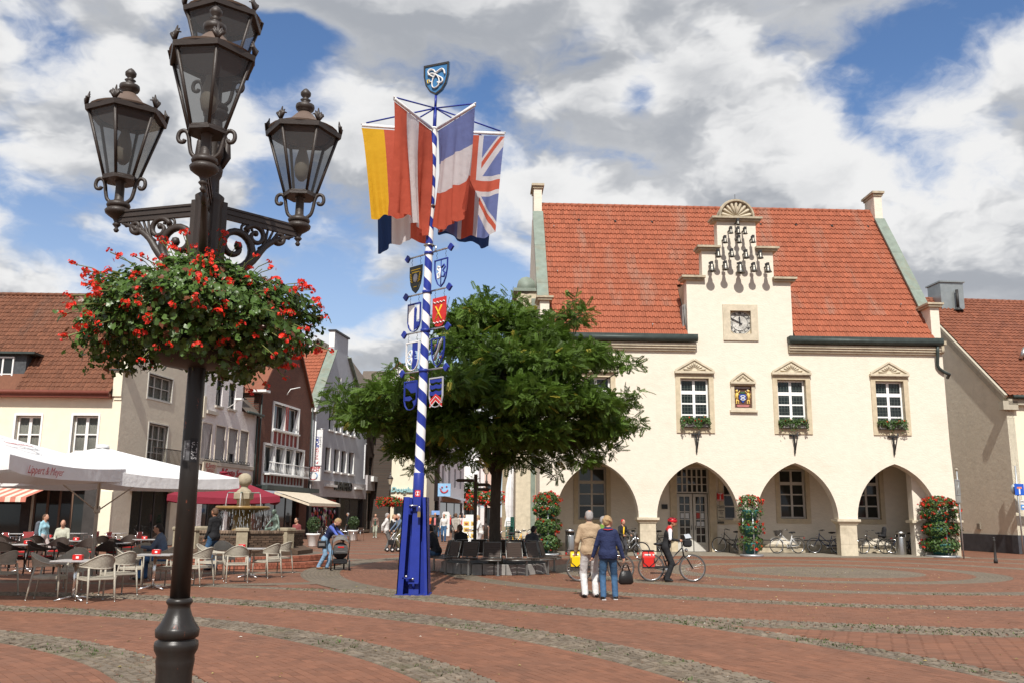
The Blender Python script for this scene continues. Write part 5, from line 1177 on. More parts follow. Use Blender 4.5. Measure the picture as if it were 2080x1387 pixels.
# ------------------------------------------------------------------ foreground lamp post with its flower basket
LAMPMET = mat('lamp_brown_iron', (.040, .030, .025), .48, .15, 8, bump=.12, bscale=90, spec=.45)
LAMPTOP = mat('lamp_faded_roof', (.135, .095, .075), .6, .12, 6, bump=.1, bscale=60)
POSTMET = mat('worn_black_post', (.020, .017, .015), .36, .2, 10, bump=.25, bscale=45, spec=.35, wear=((.20, .060, .035), 16, .635), stretch=(1, 1, .45), bdist=.004)
LGLASS = glassmat('lantern_glass', (.10, .105, .11), .10, clear=.52)
BULB = mat('frosted_bulb', (.30, .26, .20), .4, .05)
LAMP_XY = (-1.758, 5.0); LAMP_S, LAMP_Z = .8333, .275
def build_lamp():
	L_ = thing('street_lamp', 'large dark brown four lantern street lamp carrying the flower basket', 'street lamp', (*LAMP_XY, LAMP_Z)); L_.scale = (LAMP_S,)*3
	# shaft: turned base, worn tube, fluted capital
	m = MB(); m.lathe([(0.178, -.33), (0.178, -.1), (0.151, -.04), (0.134, .0), (0.134, .3), (0.114, .34), (0.109, .66), (0.114, .70), (0.118, .735), (0.114, .765), (0.132, .80), (0.135, .825), (0.132, .85), (0.112, .862), (0.112, .868), (0.130, .878), (0.134, .90), (0.134, .925), (0.127, .935), (0.105, .965), (0.082, 1.01), (0.069, 1.05), (0.068, 1.07), (0.075, 1.078), (0.082, 1.09), (0.078, 1.105), (0.068, 1.115)], 40); m.obj('post_base', MATS['worn_black_post'], L_)
	m = MB(); m.lathe([(.062, 1.114), (.059, 1.9), (.057, 2.6), (.056, 3.2), (.072, 3.22), (.072, 3.26), (.06, 3.29)], 36); m.obj('post_shaft', POSTMET, L_)
	st = MB(); v = []; n = 10
	for z in (1.985, 2.115):
		for i in range(n+1): a = rad(-118+i*88/n); v.append((.0605*math.cos(a), .0605*math.sin(a), z))
	st.add(v, [(i, i+1, n+2+i, n+1+i) for i in range(n)]); o = st.obj('sticker', mat('grey_sticker', (.10, .10, .105), .35, .35, 20, wear=((.40, .40, .41), 9, .56)), L_)
	# letters bent round the shaft, read upwards
	me = text_mesh('ULTRAS', .052, .0005, bold=.0015, spacing=1.0)
	co = np.zeros(len(me.vertices)*3); me.vertices.foreach_get('co', co); co = co.reshape(-1, 3)
	x, y = co[:, 0].copy(), co[:, 1].copy(); a = rad(-52)+y/.060; r = .0612
	co[:, 0] = r*np.cos(a); co[:, 1] = r*np.sin(a); co[:, 2] = 2.05-x*.62
	me.vertices.foreach_set('co', co.ravel()); me.materials.append(mat('sticker_letters', (.55, .55, .56), .6));
	bk = MB(); v = []
	for z in (1.975, 2.13):
		for i in range(5): a_ = rad(-78+i*46/4); v.append((.0608*math.cos(a_), .0608*math.sin(a_), z))
	bk.add(v, [(i, i+1, 6+i, 5+i) for i in range(4)]); bo = bk.obj('sticker', mat('black_sticker', (.012, .012, .013), .5), L_); link('lettering', me, bo)
	# fluted upper column
	m = MB(); v = []; N_ = 32
	pr = [(.085, 3.18), (.092, 3.3), (.088, 3.72), (.094, 3.76), (.098, 3.80), (.06, 3.83), (.056, 3.93), (.07, 3.96), (.075, 4.0), (.058, 4.04), (.05, 4.10), (.062, 4.2), (.066, 4.26), (.05, 4.32), (.045, 4.42), (.06, 4.46)]
	for i, (r, z) in enumerate(pr):
		for j in range(N_):
			k = 1-(.10 if (j % 4 == 0 and 0 < i < 4) else 0); a = 2*PI*j/N_; v.append((r*k*math.cos(a), r*k*math.sin(a), z))
	m.add(v, [(i*N_+j, i*N_+(j+1) % N_, (i+1)*N_+(j+1) % N_, (i+1)*N_+j) for i in range(len(pr)-1) for j in range(N_)], 0, True); m.obj('fluted_column', LAMPMET, L_)
	for j in range(6):
		a = j*PI/3+.3; l = MB(); l.tube([(.06*math.cos(a), .06*math.sin(a), 4.02), (.095*math.cos(a), .095*math.sin(a), 4.10), (.09*math.cos(a), .09*math.sin(a), 4.2), (.065*math.cos(a), .065*math.sin(a), 4.28)], [.02, .028, .024, .008], 6); l.obj('acanthus_leaf', LAMPMET, L_)

	def lantern(x, y, z, rot, sc=1.0):
		"""six sided lantern standing on a turned disc; z is the top of the disc"""
		B = Matrix.Translation((x, y, z)) @ Matrix.Rotation(rot, 4, 'Z') @ Matrix.Diagonal((sc, sc, sc, 1))
		ln = MB(); ln.lathe([(.0, -.06), (.05, -.055), (.062, -.02), (.075, -.015), (.082, .0), (.075, .02), (.04, .03), (.032, .05), (.03, .17), (.05, .19)], 20, M=B)
		root = ln.obj('lantern', LAMPMET, L_)
		zb, zt, rb, rt = .20, .675, .115, .258
		f = MB(); hexv = lambda r, zz: [(r*math.cos(PI/6+i*PI/3), r*math.sin(PI/6+i*PI/3), zz) for i in range(6)]
		b, t = hexv(rb, zb), hexv(rt, zt)
		for i in range(6): f.tube([b[i], t[i]], [.011, .0125], 5, M=B); f.tube([b[i], b[(i+1) % 6]], .012, 5, M=B)
		f.lathe([(rb+.012, zb-.02), (rb+.012, zb+.012), (.03, zb+.012)], 6, 0, False, B, PI/6)
		f.lathe([(rt+.024, zt-.012), (rt+.03, zt+.024), (rt-.03, zt+.03), (rt-.03, zt-.01), (rt+.024, zt-.012)], 6, 0, False, B, PI/6, cap=False)
		f.obj('lantern_frame', LAMPMET, root)
		for i in range(6):
			j = (i+1) % 6; g = MB(); a, c, d, e = [Vector(q) for q in (b[i], b[j], t[j], t[i])]; k = .985
			q = [tuple(Vector((p.x*k, p.y*k, p.z))) for p in (a, c, d, e)]; g.add(q, [(0, 1, 2, 3)], 0, False, B); g.obj('pane', LGLASS, root)
		r = MB(); r.lathe([(rt+.005, zt+.032), (rt-.05, zt+.06), (.15, zt+.08), (.105, zt+.125), (.065, zt+.17), (.05, zt+.185)], 24, M=B); r.obj('lantern_roof', LAMPTOP, root)
		r = MB(); r.lathe([(.05, zt+0.182), (.045, zt+0.199), (.066, zt+0.212), (.072, zt+0.230), (.07, zt+0.250), (.035, zt+0.263), (.028, zt+0.284), (.04, zt+0.293), (.022, zt+0.301), (.022, zt+0.314), (.038, zt+0.331), (.040, zt+0.352), (.02, zt+0.378), (.004, zt+0.390)], 16, M=B); r.obj('finial', LAMPMET, root)
		r = MB(); r.lathe([(rt-.05, zt-.0), (rt-.09, zt-.02), (.10, zt-.03), (.05, zt-.06), (.045, zt-.10), (.0, zt-.10)], 20, M=B); r.obj('reflector', LAMPTOP, root)
		r = MB(); r.lathe([(.02, zt-.36), (.045, zt-.33), (.058, zt-.27), (.05, zt-.19), (.03, zt-.12), (.03, zt-.09)], 14, M=B); r.obj('bulb', BULB, root)
		for i in range(6):                                            # palmette on each corner of the eaves
			a = PI/6+i*PI/3; T = B @ Matrix.Translation((0, 0, zt+.03)) @ Matrix.Rotation(a, 4, 'Z'); p = MB()
			for k in range(5):
				w = (k-2)*.24; p.tube([(rt+.018, 0, .0), (rt+.012+abs(w)*.02, .05*math.sin(w*1.3), .05*math.cos(w)), (rt+.004, .075*math.sin(w*1.3), .10*math.cos(w)-.024*abs(k-2))], [.014, .013, .004], 5, 0, True, True, T)
			p.obj('palmette', LAMPMET, root)
		for i in range(2):                                            # S-scroll stays under the lantern
			s = 1 if i else -1; c = MB()
			pts = [(s*.05, 0, .02), (s*.085, 0, .05), (s*.10, 0, .10), (s*.11, 0, .16), (s*.125, 0, .195), (s*.15, 0, .205), (s*.172, 0, .19), (s*.178, 0, .155), (s*.165, 0, .13), (s*.142, 0, .13), (s*.135, 0, .145)]
			c.tube(curve(pts, 4), .0135, 7, M=B @ Matrix.Rotation(-rot, 4, 'Z')); c.obj('scroll_stay', LAMPMET, root)
		d = MB(); d.lathe([(.0, -.20), (.012, -.195), (.02, -.18), (.01, -.165), (.022, -.15), (.03, -.14), (.018, -.125), (.03, -.10), (.06, -.08), (.085, -.06), (.09, -.04), (.07, -.02)], 16, M=B); d.obj('drop_finial', LAMPMET, root)
	arms = [(Vector((-1.93+2.11, 5.35-6.0)), .10), (Vector((-2.83+2.11, .20)), .0), (Vector((-1.605+2.11, .50)), .0)]
	rots = [.42, .10, .62]
	for (d, _), ro in zip(arms, rots):
		Ln = d.length; u = d.normalized(); T = Matrix.Rotation(math.atan2(u.y, u.x), 4, 'Z')
		a = MB(); a.box(.06, Ln-.02, -.022, .022, 3.705, 3.74, 0, T); a.box(.06, Ln-.02, -.03, .03, 3.74, 3.755, 0, T); a.box(.06, Ln-.02, -.014, .014, 3.67, 3.705, 0, T)
		a.box(.06, .12, -.035, .035, 3.2, 3.78, 0, T)
		# cast scrollwork under the bar
		def spiral(cx, cz, r0, a0, turns, r1, th0, th1, n=26):
			pts = []; rr = []
			for i in range(n+1):
				q = i/n; r = r0+(r1-r0)*q; an = a0+turns*2*PI*q; pts.append((cx+r*math.cos(an), 0, cz+r*math.sin(an))); rr.append(th0+(th1-th0)*q)
			return pts, rr
		s = Ln/.72
		for (cx, cz, r0, a0, tn, r1, t0, t1) in ((.21, 3.49, .165, -PI*.62, 1.35, .03, .032, .020), (.37, 3.60, .085, PI*.9, -1.2, .02, .021, .014), (.29, 3.63, .05, 0, 1.0, .02, .012, .009), (.56, 3.63, .05, PI*1.1, 1.2, .014, .022, .013), (.64, 3.655, .03, 0, 1.1, .008, .012, .007)):
			p, r = spiral(cx*s, cz, r0, a0, tn, r1, t0, t1); a.tube(p, r, 6, M=T); q = p[-1]; a.sphere(q, t1*1.7, 6, M=T)
		a.tube(curve([(.12*s, 0, 3.335), (.24*s, 0, 3.32), (.36*s, 0, 3.42), (.45*s, 0, 3.54), (.56*s, 0, 3.62), (.66*s, 0, 3.66)], 3), list(np.interp(np.linspace(0, 5, 16), range(6), [.022, .034, .030, .024, .018, .012])), 8, M=T)
		for k in range(3): a.tube([(.40*s, 0, 3.47+.02*k), (.45*s+.02*k, 0, 3.58), (.47*s+.05*k, 0, 3.70)], [.016, .012, .008], 5, M=T)
		a.tube([(.1*s, 0, 3.30), (.14*s, 0, 3.25), (.10*s, 0, 3.22)], .018, 6, M=T)
		a.obj('bracket_arm', LAMPMET, L_)
		lantern(d.x, d.y, 3.80, ro)
	lantern(0, 0, 4.46, .12)
	return L_
build_lamp()

# geranium basket: leaves, umbels on long stems, bowl clamped round the post
def leaf_shape(n=9):
	v = [(0, 0, 0)];
	for i in range(n):
		a = -PI*.86+2*PI*.86*i/(n-1); r = 1-.16*(i % 2); v.append((r*math.cos(a)*.95+.15, r*math.sin(a), .16*(i % 2)+.10*abs(math.sin(a))))
	return np.array(v), [(0, i, i+1) for i in range(1, n)]
GERLEAF = leafmat('geranium_leaf', (.075, .138, .027), .65, .28, .36, spec=.45, hue=((.17, .06, .03), .93))
PETAL = leafmat('geranium_petal', (.86, .045, .018), .35, .35, .5, hue=((.72, .055, .05), .6)); STEM = leafmat('geranium_stem', (.20, .22, .07), .3, .2)
def rots(n, nrm, spin):
	"""n rotation matrices taking +z to nrm with a random spin"""
	z = nrm/np.linalg.norm(nrm, axis=1)[:, None]; t = np.where(np.abs(z[:, 2:3]) < .9, np.array([[0, 0, 1.]]), np.array([[1., 0, 0]])); x = np.cross(t, z); x /= np.linalg.norm(x, axis=1)[:, None]; y = np.cross(z, x)
	c, s = np.cos(spin)[:, None], np.sin(spin)[:, None]; return np.stack([x*c+y*s, -x*s+y*c, z], 1)      # rows: images of the axes
def scatter_mesh(name, V, F, P, Rm, S, mats, v, smooth=False):
	W = np.einsum('vk,nkj->nvj', V, Rm)*S[:, None, None]+P[:, None]; k = len(V); FF = (np.array(F)[None]+k*np.arange(len(P))[:, None, None]).reshape(-1, len(F[0]))
	return arr_mesh(name, W.reshape(-1, 3), FF, mats, smooth, v=np.repeat(v, len(F)))
def umbel(rg, n=15, r=.05):
	"""one flower head: n five-petalled florets on short stalks"""
	V = []; F = []; vv = []; mi = []
	for _ in range(n):
		a = rg.uniform(0, 2*PI); e = rg.uniform(-.25, 1.2); d = np.array([math.cos(a)*math.cos(e), math.sin(a)*math.cos(e), math.sin(e)*.8]); c = d*r*rg.uniform(.55, 1.05); k = len(V)
		t = np.cross(d, [0, 0, 1.]); t = t/(np.linalg.norm(t)+1e-6); b = np.cross(d, t); q = rg.uniform(-1, 1)
		V += [tuple(t*.0015), tuple(-t*.0015), tuple(c)]; F.append((k, k+1, k+2)); vv.append(0); mi.append(1)
		for p in range(5):
			an = 2*PI*p/5+rg.uniform(-.2, .2); l = .4*r*rg.uniform(.75, 1.2); w = .2*r; u = t*math.cos(an)+b*math.sin(an); s = -t*math.sin(an)+b*math.cos(an); k = len(V)
			V += [tuple(c), tuple(c+u*l*.6+s*w+d*.004), tuple(c+u*l+d*.003), tuple(c+u*l*.6-s*w+d*.004)]; F += [(k, k+1, k+2), (k, k+2, k+3)]; vv += [q+rg.uniform(-.3, .3)]*2; mi += [0]*2
	return arr_mesh('blossom', np.array(V), np.array(F), [PETAL, STEM], v=vv, mi=mi)
def flower_basket(name, label, cat, loc, RX, ZB, nleaf, nflow, singles=0, group=None, sc=1.0, leafr=.036, bowl=True, fl=None, seed=1):
	rg = np.random.default_rng(seed); B = thing(name, label, cat, loc, 0, group)
	# direction samples over a cushion: flat below, domed above, overhanging sides
	d = rg.normal(size=(nleaf, 3)); d[:, 2] = d[:, 2]*.9+.12; d /= np.linalg.norm(d, axis=1)[:, None]
	lump = 1+.10*np.sin(d[:, 0]*7+1)+.09*np.sin(d[:, 1]*6+d[:, 2]*5)+.05*np.sin(d[:, 0]*13+d[:, 2]*11)
	rad_ = (rg.uniform(0, 1, nleaf)**.33*.46+.57+.10*(rg.random(nleaf) < .10))*lump
	P = d*rad_[:, None]*np.array([RX, RX, ZB])*(1+.22*np.maximum(0, -d[:, 2:3]))
	P[:, 2] = np.where(P[:, 2] > 0, P[:, 2]*.86, P[:, 2]); P[:, 2] -= .05*ZB*(np.hypot(P[:, 0], P[:, 1])/RX)**2
	q_ = np.hypot(P[:, 0], P[:, 1]); hole = (q_ < .09*sc) | (bowl & (q_ < .60*RX) & (P[:, 2] < -.62*ZB) & (P[:, 0] < .3*RX))
	P = P[~hole]; d = d[~hole]; n = len(P)
	nr = d+rg.normal(0, .5, (n, 3))+np.array([0, -.15, .55]); Rm = rots(n, nr, rg.uniform(0, 2*PI, n)); S = rg.uniform(.62, 1.2, n)*leafr; v = rg.normal(0, .42, n).clip(-1, 1); v[rg.random(n) < .035] = .97
	LV, LF = leaf_shape()
	front = np.argsort(P[:, 1]+rg.normal(0, .05, n)); one, rest = (front[:singles], front[singles:]) if singles else (front[:0], front)
	o = link('foliage', scatter_mesh('foliage', LV, LF, P[rest], Rm[rest], S[rest], GERLEAF, v[rest], True), B); o['kind'] = 'stuff'
	lv = [arr_mesh('leaf', LV, np.array(LF), GERLEAF, True, v=np.full(len(LF), q)) for q in np.linspace(-1, 1, 7)]
	for i in one:
		q = link('leaf', lv[int(round((v[i]+1)*3))], B, tuple(P[i])); q.rotation_euler = Matrix(Rm[i].T.tolist()).to_euler(); q.scale = (float(S[i]),)*3
	fr_ = 1 if leafr < .05 else 2.3; heads = [umbel(rg, int(rg.integers(7, 20)), fr_*.033*sc*rg.uniform(.7, 1.15)) for _ in range(8)]
	st = MB()
	for i in range(nflow):
		a = rg.uniform(0, 2*PI) if i % 4 else -PI/2+rg.normal(0, .9); e = math.asin(rg.uniform(-.80, .80)); u = np.array([math.cos(a)*math.cos(e), math.sin(a)*math.cos(e), math.sin(e)])
		k = rg.uniform(1.0, 1.14)+(.14 if rg.random() < .25 else 0); lm = 1+.10*math.sin(u[0]*7+1)+.09*math.sin(u[1]*6+u[2]*5)+.05*math.sin(u[0]*13+u[2]*11); p = u*k*lm*1.03*np.array([RX, RX, ZB])*(1+.22*max(0, -u[2])); p[2] *= .9 if p[2] > 0 else 1
		if singles and i < 22: a = rg.uniform(PI*.9, PI*2.1); p = np.array([math.cos(a)*rg.uniform(.10, .28), math.sin(a)*rg.uniform(.10, .26), ZB*rg.uniform(.85, 1.5)])
		if math.hypot(p[0], p[1]) < .14*sc: p[1] -= .2*sc
		o = link('blossom', heads[int(rg.integers(8))], B, tuple(p)); o.rotation_euler = (rg.normal(0, .3)-u[1]*.5, rg.normal(0, .3)+u[0]*.5, rg.uniform(0, 6)); o.scale = (float(rg.uniform(.75, 1.35)),)*3
		if sc > .8: st.tube([tuple(p*.6), tuple(p*.85+np.array([0, 0, .02])), tuple(p)], .0028, 4, cap=False)
	for i in range(int(nflow*1.3) if sc > .8 else 0):
		u = rg.normal(size=3); u /= np.linalg.norm(u); p = u*rg.uniform(.85, 1.08)*np.array([RX, RX, ZB]); st.tube([tuple(p*.65), tuple(p*.85+rg.normal(0, .02, 3)), tuple(p)], .0025, 4, cap=False)
	if st.n: so = st.obj('flower_stems', STEM, B); so['kind'] = 'stuff'
	if bowl: b = MB(); b.lathe([(.07*sc, -ZB*.98), (RX*.36, -ZB*.93), (RX*.47, -ZB*.80), (RX*.55, -ZB*.45), (RX*.52, -ZB*.44), (.08*sc, -ZB*.5)], 32); b.obj('bowl', mat('dark_brown_bowl', (.028, .022, .018), .5, .2, 5), B)
	return B
flower_basket('flower_basket', 'huge basket of red trailing geraniums clamped round the foreground lamp post', 'flower basket', (*LAMP_XY, 2.746), .53, .312, 10500, 200, 300, leafr=.0212, seed=5, sc=.8333)
# ------------------------------------------------------------------ blue and white guild pole with flags and shields
POLEB = mat('pole_blue', (.018, .035, .26), .42, .12, 4, dirt=(.035, .05, .17), dscale=1.6, damt=.7, bump=.08, bscale=30, wear=((.25, .32, .5), 5, .70))
POLEW = mat('pole_white', (.78, .78, .77), .4, .03, 4)
PX0, PX1, PY = -2.03, -1.85, 19.8
def pole_x(z): return PX0+(PX1-PX0)*z/10.5
def build_pole():
	P = thing('guild_pole', 'tall blue and white spiral striped pole on a blue steel foot', 'flagpole', (PX0, PY, 0))
	T = Matrix(((1, 0, (PX1-PX0)/10.5, 0), (0, 1, 0, 0), (0, 0, 1, 0), (0, 0, 0, 1)))
	ang = math.atan((PX1-PX0)/10.5); T = Matrix.Rotation(ang, 4, 'Y')
	m = MB(); z0, z1, pitch, n = 2.25, 10.45, .50, 36; turns = int((z1-z0)/pitch)+2
	r_ = lambda z: .108-.034*(z-2)/8.5
	for mi, (h0, h1) in enumerate(((0, .5), (.5, 1.0))):
		v = []; f = []; st = n*turns
		for i in range(st+1):
			ph = 2*PI*i/n
			for h in (h0, h1):
				z = z1+pitch*1.0-pitch*ph/(2*PI)+h*pitch; zc = min(max(z, z0), z1); v.append((r_(zc)*math.cos(ph), r_(zc)*math.sin(ph), zc))
		for i in range(st):
			q = (2*i, 2*i+2, 2*i+3, 2*i+1)
			if abs(v[q[0]][2]-v[q[3]][2]) > 1e-5 or abs(v[q[1]][2]-v[q[2]][2]) > 1e-5: f.append(q)
		m.add(v, f, mi, True, T)
	m.lathe([(r_(z1)+.01, z1), (r_(z1)+.01, z1+.04), (.03, z1+.05)], 24, 1, M=T); m.obj('striped_shaft', [POLEB, POLEW], P)
	m = MB(); m.lathe([(.118, 1.2), (.118, 2.52), (.106, 2.54)], 28, 0, M=T); m.obj('lower_sleeve', POLEB, P)
	# foot: two tapered side channels, back plate, centre post, pins and padlock
	for s in (-1, 1):
		m = MB(); x1, x0 = s*.335, s*.235
		for (y0, y1) in ((-.30, -.27), (.27, .30)):
			v = [(s*.10, y0, 0), (x1, y0, 0), (s*.245, y0, 2.02), (s*.12, y0, 2.02), (s*.10, y1, 0), (x1, y1, 0), (s*.245, y1, 2.02), (s*.12, y1, 2.02)]
			f = [(0, 1, 2, 3), (7, 6, 5, 4), (0, 4, 5, 1), (1, 5, 6, 2), (2, 6, 7, 3), (3, 7, 4, 0)]
			if s > 0: f = [q for q in f]
			if y0 < 0 and s > 0: v = [(a if abs(a) > .2 else s*.26-(.10 if c > 1 else 0)+.0, b, c) for a, b, c in v]
			if y0 < 0 and s < 0: v = [(a if abs(a) > .2 else -.20+(.09 if c > 1 else 0), b, c) for a, b, c in v]
			m.add(v, f)
		v = [(s*.335, -.30, 0), (s*.335, .30, 0), (s*.245, .30, 2.02), (s*.245, -.30, 2.02), (s*.315, -.30, 0), (s*.315, .30, 0), (s*.225, .30, 2.02), (s*.225, -.30, 2.02)]
		m.add(v, [(0, 1, 2, 3), (7, 6, 5, 4), (0, 4, 5, 1), (1, 5, 6, 2), (2, 6, 7, 3), (3, 7, 4, 0)]); m.obj('side_channel', POLEB, P)
	m = MB(); m.box(-.235, .235, .05, .08, 0.02, 2.0); m.obj('back_plate', POLEB, P)
	m = MB(); v = [(-.09, -.20, .02), (.12, -.20, .02), (.12, .04, .02), (-.09, .04, .02), (-.05, -.14, 2.02), (.11, -.14, 2.02), (.11, .04, 2.02), (-.05, .04, 2.02)]; m.add(v, [(3, 2, 1, 0), (4, 5, 6, 7), (0, 1, 5, 4), (1, 2, 6, 5), (2, 3, 7, 6), (3, 0, 4, 7)]); m.obj('centre_post', POLEB, P)
	m = MB(); m.box(-.36, .36, -.33, .33, 0, .018); m.obj('base_plate', POLEB, P)
	for (x0, x1, z, y) in ((-.22, -.02, .36, -.30), (-.09, .12, .26, -.30), (-.17, .02, 1.82, -.24)):
		m = MB(); m.box(x0, x1, y, -.1, z-.025, z+.0); m.tube([((x0+x1)/2, y+.02, z-.02), ((x0+x1)/2, -.16, z-.14)], .03, 5); m.obj('bracket_plate', POLEB, P)
	m = MB(); m.tube([(-.19, -.27, 1.84), (.06, -.27, 1.84)], .016, 8); m.obj('locking_pin', STEEL, P)
	for (x, z) in ((-.14, .38), (.0, .33)): m = MB(); m.tube([(x, -.30, z), (x, -.25, z)], .028, 8); m.obj('bolt', STEEL, P)
	m = MB(); m.box(.06, .125, -.30, -.26, 1.60, 1.71, 0); m.tube([(.075, -.28, 1.70), (.075, -.28, 1.80), (.092, -.28, 1.825), (.11, -.28, 1.80), (.11, -.28, 1.70)], .010, 6, 1); m.obj('padlock', [mat('brass', (.40, .30, .13), .35, metal=.9), STEEL], P)
	# red and white sticker wrapped on the sleeve
	s = MB(); R_ = .1195; n = 10
	def wrap(x, z, r=R_): a = -PI/2+x/r; return (r*math.cos(a), r*math.sin(a), z)
	zc = 2.10; v = []
	for i in range(n+1): x = -.062+.124*i/n; v += [wrap(x, zc-.07), wrap(x, zc+.07)]
	s.add(v, [(2*i, 2*i+2, 2*i+3, 2*i+1) for i in range(n)], 0, False, T)
	for (r0, r1, mi, rr) in ((0, .052, 1, .1205), (.040, .046, 0, .1212)):
		v = []; k = 20
		for i in range(k): a = 2*PI*i/k; v += [wrap(r0*math.cos(a), zc+r0*math.sin(a), rr), wrap(r1*math.cos(a), zc+r1*math.sin(a), rr)]
		s.add(v, [(2*i, 2*i+1, (2*i+3) % (2*k), (2*i+2) % (2*k)) for i in range(k)], mi, False, T)
	for q in (1, -1): v = [wrap(-.03, zc-q*.03-.006, .1215), wrap(.03, zc+q*.03-.006, .1215), wrap(.03, zc+q*.03+.006, .1215), wrap(-.03, zc-q*.03+.006, .1215)]; s.add(v, [(0, 1, 2, 3)], 0, False, T)
	s.obj('warning_sticker', [mat('sticker_red', (.55, .03, .03), .5), WHITE2], P)
	# mast, hub and stays
	m = MB(); m.tube([(0, 0, 10.4), (0, 0, 11.0)], .042, 10, M=T); m.tube([(0, 0, 11.0), (0, 0, 11.3)], .03, 10, M=T); m.obj('mast', POLEB, P)
	hub = T @ Vector((0, 0, 10.42)); top = T @ Vector((0, 0, 10.98))
	ends = []
	for (px, py, z) in ((733, 252, 10.46), (800, 197, 10.46), (966, 210, 10.46), (1027, 270, 10.46)):
		g = gpt(px, py, z); ends.append(Vector((g[0]-PX0, g[1]-PY, z)))
	Lr = sum((Vector((e.x-hub.x, e.y-hub.y)).length for e in ends))/4
	for a in (.55, 2.62): ends.append(Vector((hub.x+Lr*math.cos(a), hub.y+Lr*math.sin(a), 10.46)))
	for e in ends:
		m = MB(); m.tube([tuple(top), tuple(hub+(e-hub)*.93+Vector((0, 0, .03)))], .018, 6); m.obj('stay', POLEB, P)
		m = MB(); m.tube([tuple(hub), tuple(e)], .02, 7); m.obj('flag_rod', mat('pale_rod', (.62, .62, .62), .45), P)
	w = MB();
	for z in (8.55, 7.62): w.lathe([(.10, z), (.13, z+.02), (.10, z+.05)], 14, M=T); w.tube([(.1, -.05, z), (.17, -.1, z-.02), (.15, -.1, z-.16)], .018, 6, M=T)
	w.obj('winch_fitting', STEEL, P)
	return P, ends, hub, T
WHITE2 = mat('sticker_white', (.75, .75, .74), .5)
POLE, PENDS, PHUB, PT = build_pole()
def flagmat(name, col, tr=.5):
	if name in MATS: return MATS[name]
	m = leafmat(name, col, .0, tr, .8, spec=.15); nt = m.node_tree; N = nt.nodes; L = nt.links
	tc = N.new('ShaderNodeTexCoord'); n = N.new('ShaderNodeTexNoise'); n.inputs['Scale'].default_value = 4; n.inputs['Detail'].default_value = 5; L.new(tc.outputs['Object'], n.inputs[0])
	bp = N.new('ShaderNodeBump'); bp.inputs['Strength'].default_value = .45; bp.inputs['Distance'].default_value = .06; L.new(n.outputs[0], bp.inputs['Height']); L.new(bp.outputs[0], N['Principled BSDF'].inputs['Normal']); return m
FR, FW, FG, FK, FB, FDB = flagmat('flag_red', (.60, .125, .075)), flagmat('flag_white', (.70, .67, .68)), flagmat('flag_gold', (.80, .46, .03)), flagmat('flag_black', (.02, .018, .02)), flagmat('flag_blue', (.17, .21, .44)), flagmat('flag_dark_blue', (.025, .055, .16))
def jack(u, v):
	x, y = (v-.5)*2*1.5, (u-.5)*2                       # long axis hangs down; x in -1.5..1.5, y in -1..1
	if abs(x) < .16 or abs(y) < .20: return 0
	if abs(x) < .30 or abs(y) < .34: return 1
	for s in (1, -1):
		d = (y-s*x/1.5)/math.hypot(1, 1/1.5); side = 1 if (x > 0) == (s > 0) else 1
		if abs(d) < .17:
			e = d*(1 if x > 0 else -1)*(1)
			return 0 if -.0 < e < .11 else 1
	return 2
def build_flag(i, label, cols, fn, H, taper, seed, fold=.05, nu=30, nv=44):
	e = PENDS[i]; d = (e-PHUB); d.z = 0; L_ = d.length; d.normalize(); nrm = Vector((-d.y, d.x, 0)); rg = np.random.default_rng(seed)
	F = thing('flag', label, 'flag', (PX0, PY, 0), 0, 'flags hanging from the guild pole')
	v = []; f = []; mi = []; a1, a2 = rg.uniform(0, 6, 2)
	for j in range(nv+1):
		q = j/nv
		for k in range(nu+1):
			u = k/nu; s = .09+.88*L_*u/L_
			s = .09+(.90)*(u*(1-taper*q**.8))
			w = fold*1.3*(q**.7)*(.35*math.sin(u*41+a2*3+q*3)*q+math.sin(u*15+a1+q*1.5)*.6+math.sin(u*27+a2)*.28+math.sin(u*6+q*2.5+a2)*.7)
			z = PHUB.z-.06-q*H*(1+.03*math.sin(u*4+a1))+.05*q*math.sin(u*15+a1)
			p = PHUB+d*(s*L_)+nrm*w; v.append((p.x, p.y, z))
	for j in range(nv):
		for k in range(nu):
			f.append((j*(nu+1)+k, j*(nu+1)+k+1, (j+1)*(nu+1)+k+1, (j+1)*(nu+1)+k)); mi.append(fn((k+.5)/nu, (j+.5)/nv))
	me = arr_mesh('cloth', np.array(v), np.array(f), cols, True, mi=mi); link('cloth', me, F)
	m = MB(); p0, p1 = PHUB+d*(.10*L_), PHUB+d*(.985*L_); m.tube([tuple(p0), tuple(p1)], .036, 8); m.obj('sleeve', mat('flag_sleeve', (.72, .72, .72), .7), F)
thirds = lambda u, v: 0 if u < 1/3 else (1 if u < 2/3 else 2)
build_flag(0, 'flag with golden outer stripe and red stripe, leftmost on the pole', [FK, FR, FG], thirds, 2.12, .20, 1, .07)
build_flag(1, 'flag with upright red, pale and red stripes on the striped pole', [FR, FW, FR], thirds, 2.5, .12, 2, .10)
build_flag(2, 'flag of level blue, pale and red bands on the striped pole', [FB, FW, FR], lambda u, v: 0 if v < .335 else (1 if v < .67 else 2), 2.36, .16, 3, .085)
build_flag(3, 'blue flag with red and white crosses, rightmost on the pole', [FR, FW, FB], jack, 2.42, .13, 4, .045, 128, 190)
build_flag(4, 'dark blue flag hanging behind on the right of the pole', [FDB], lambda u, v: 0, 2.45, .1, 5)
build_flag(5, 'flag with dark blue, pale and red stripes hanging behind the pole', [FR, FW, FDB], thirds, 2.6, .1, 6)

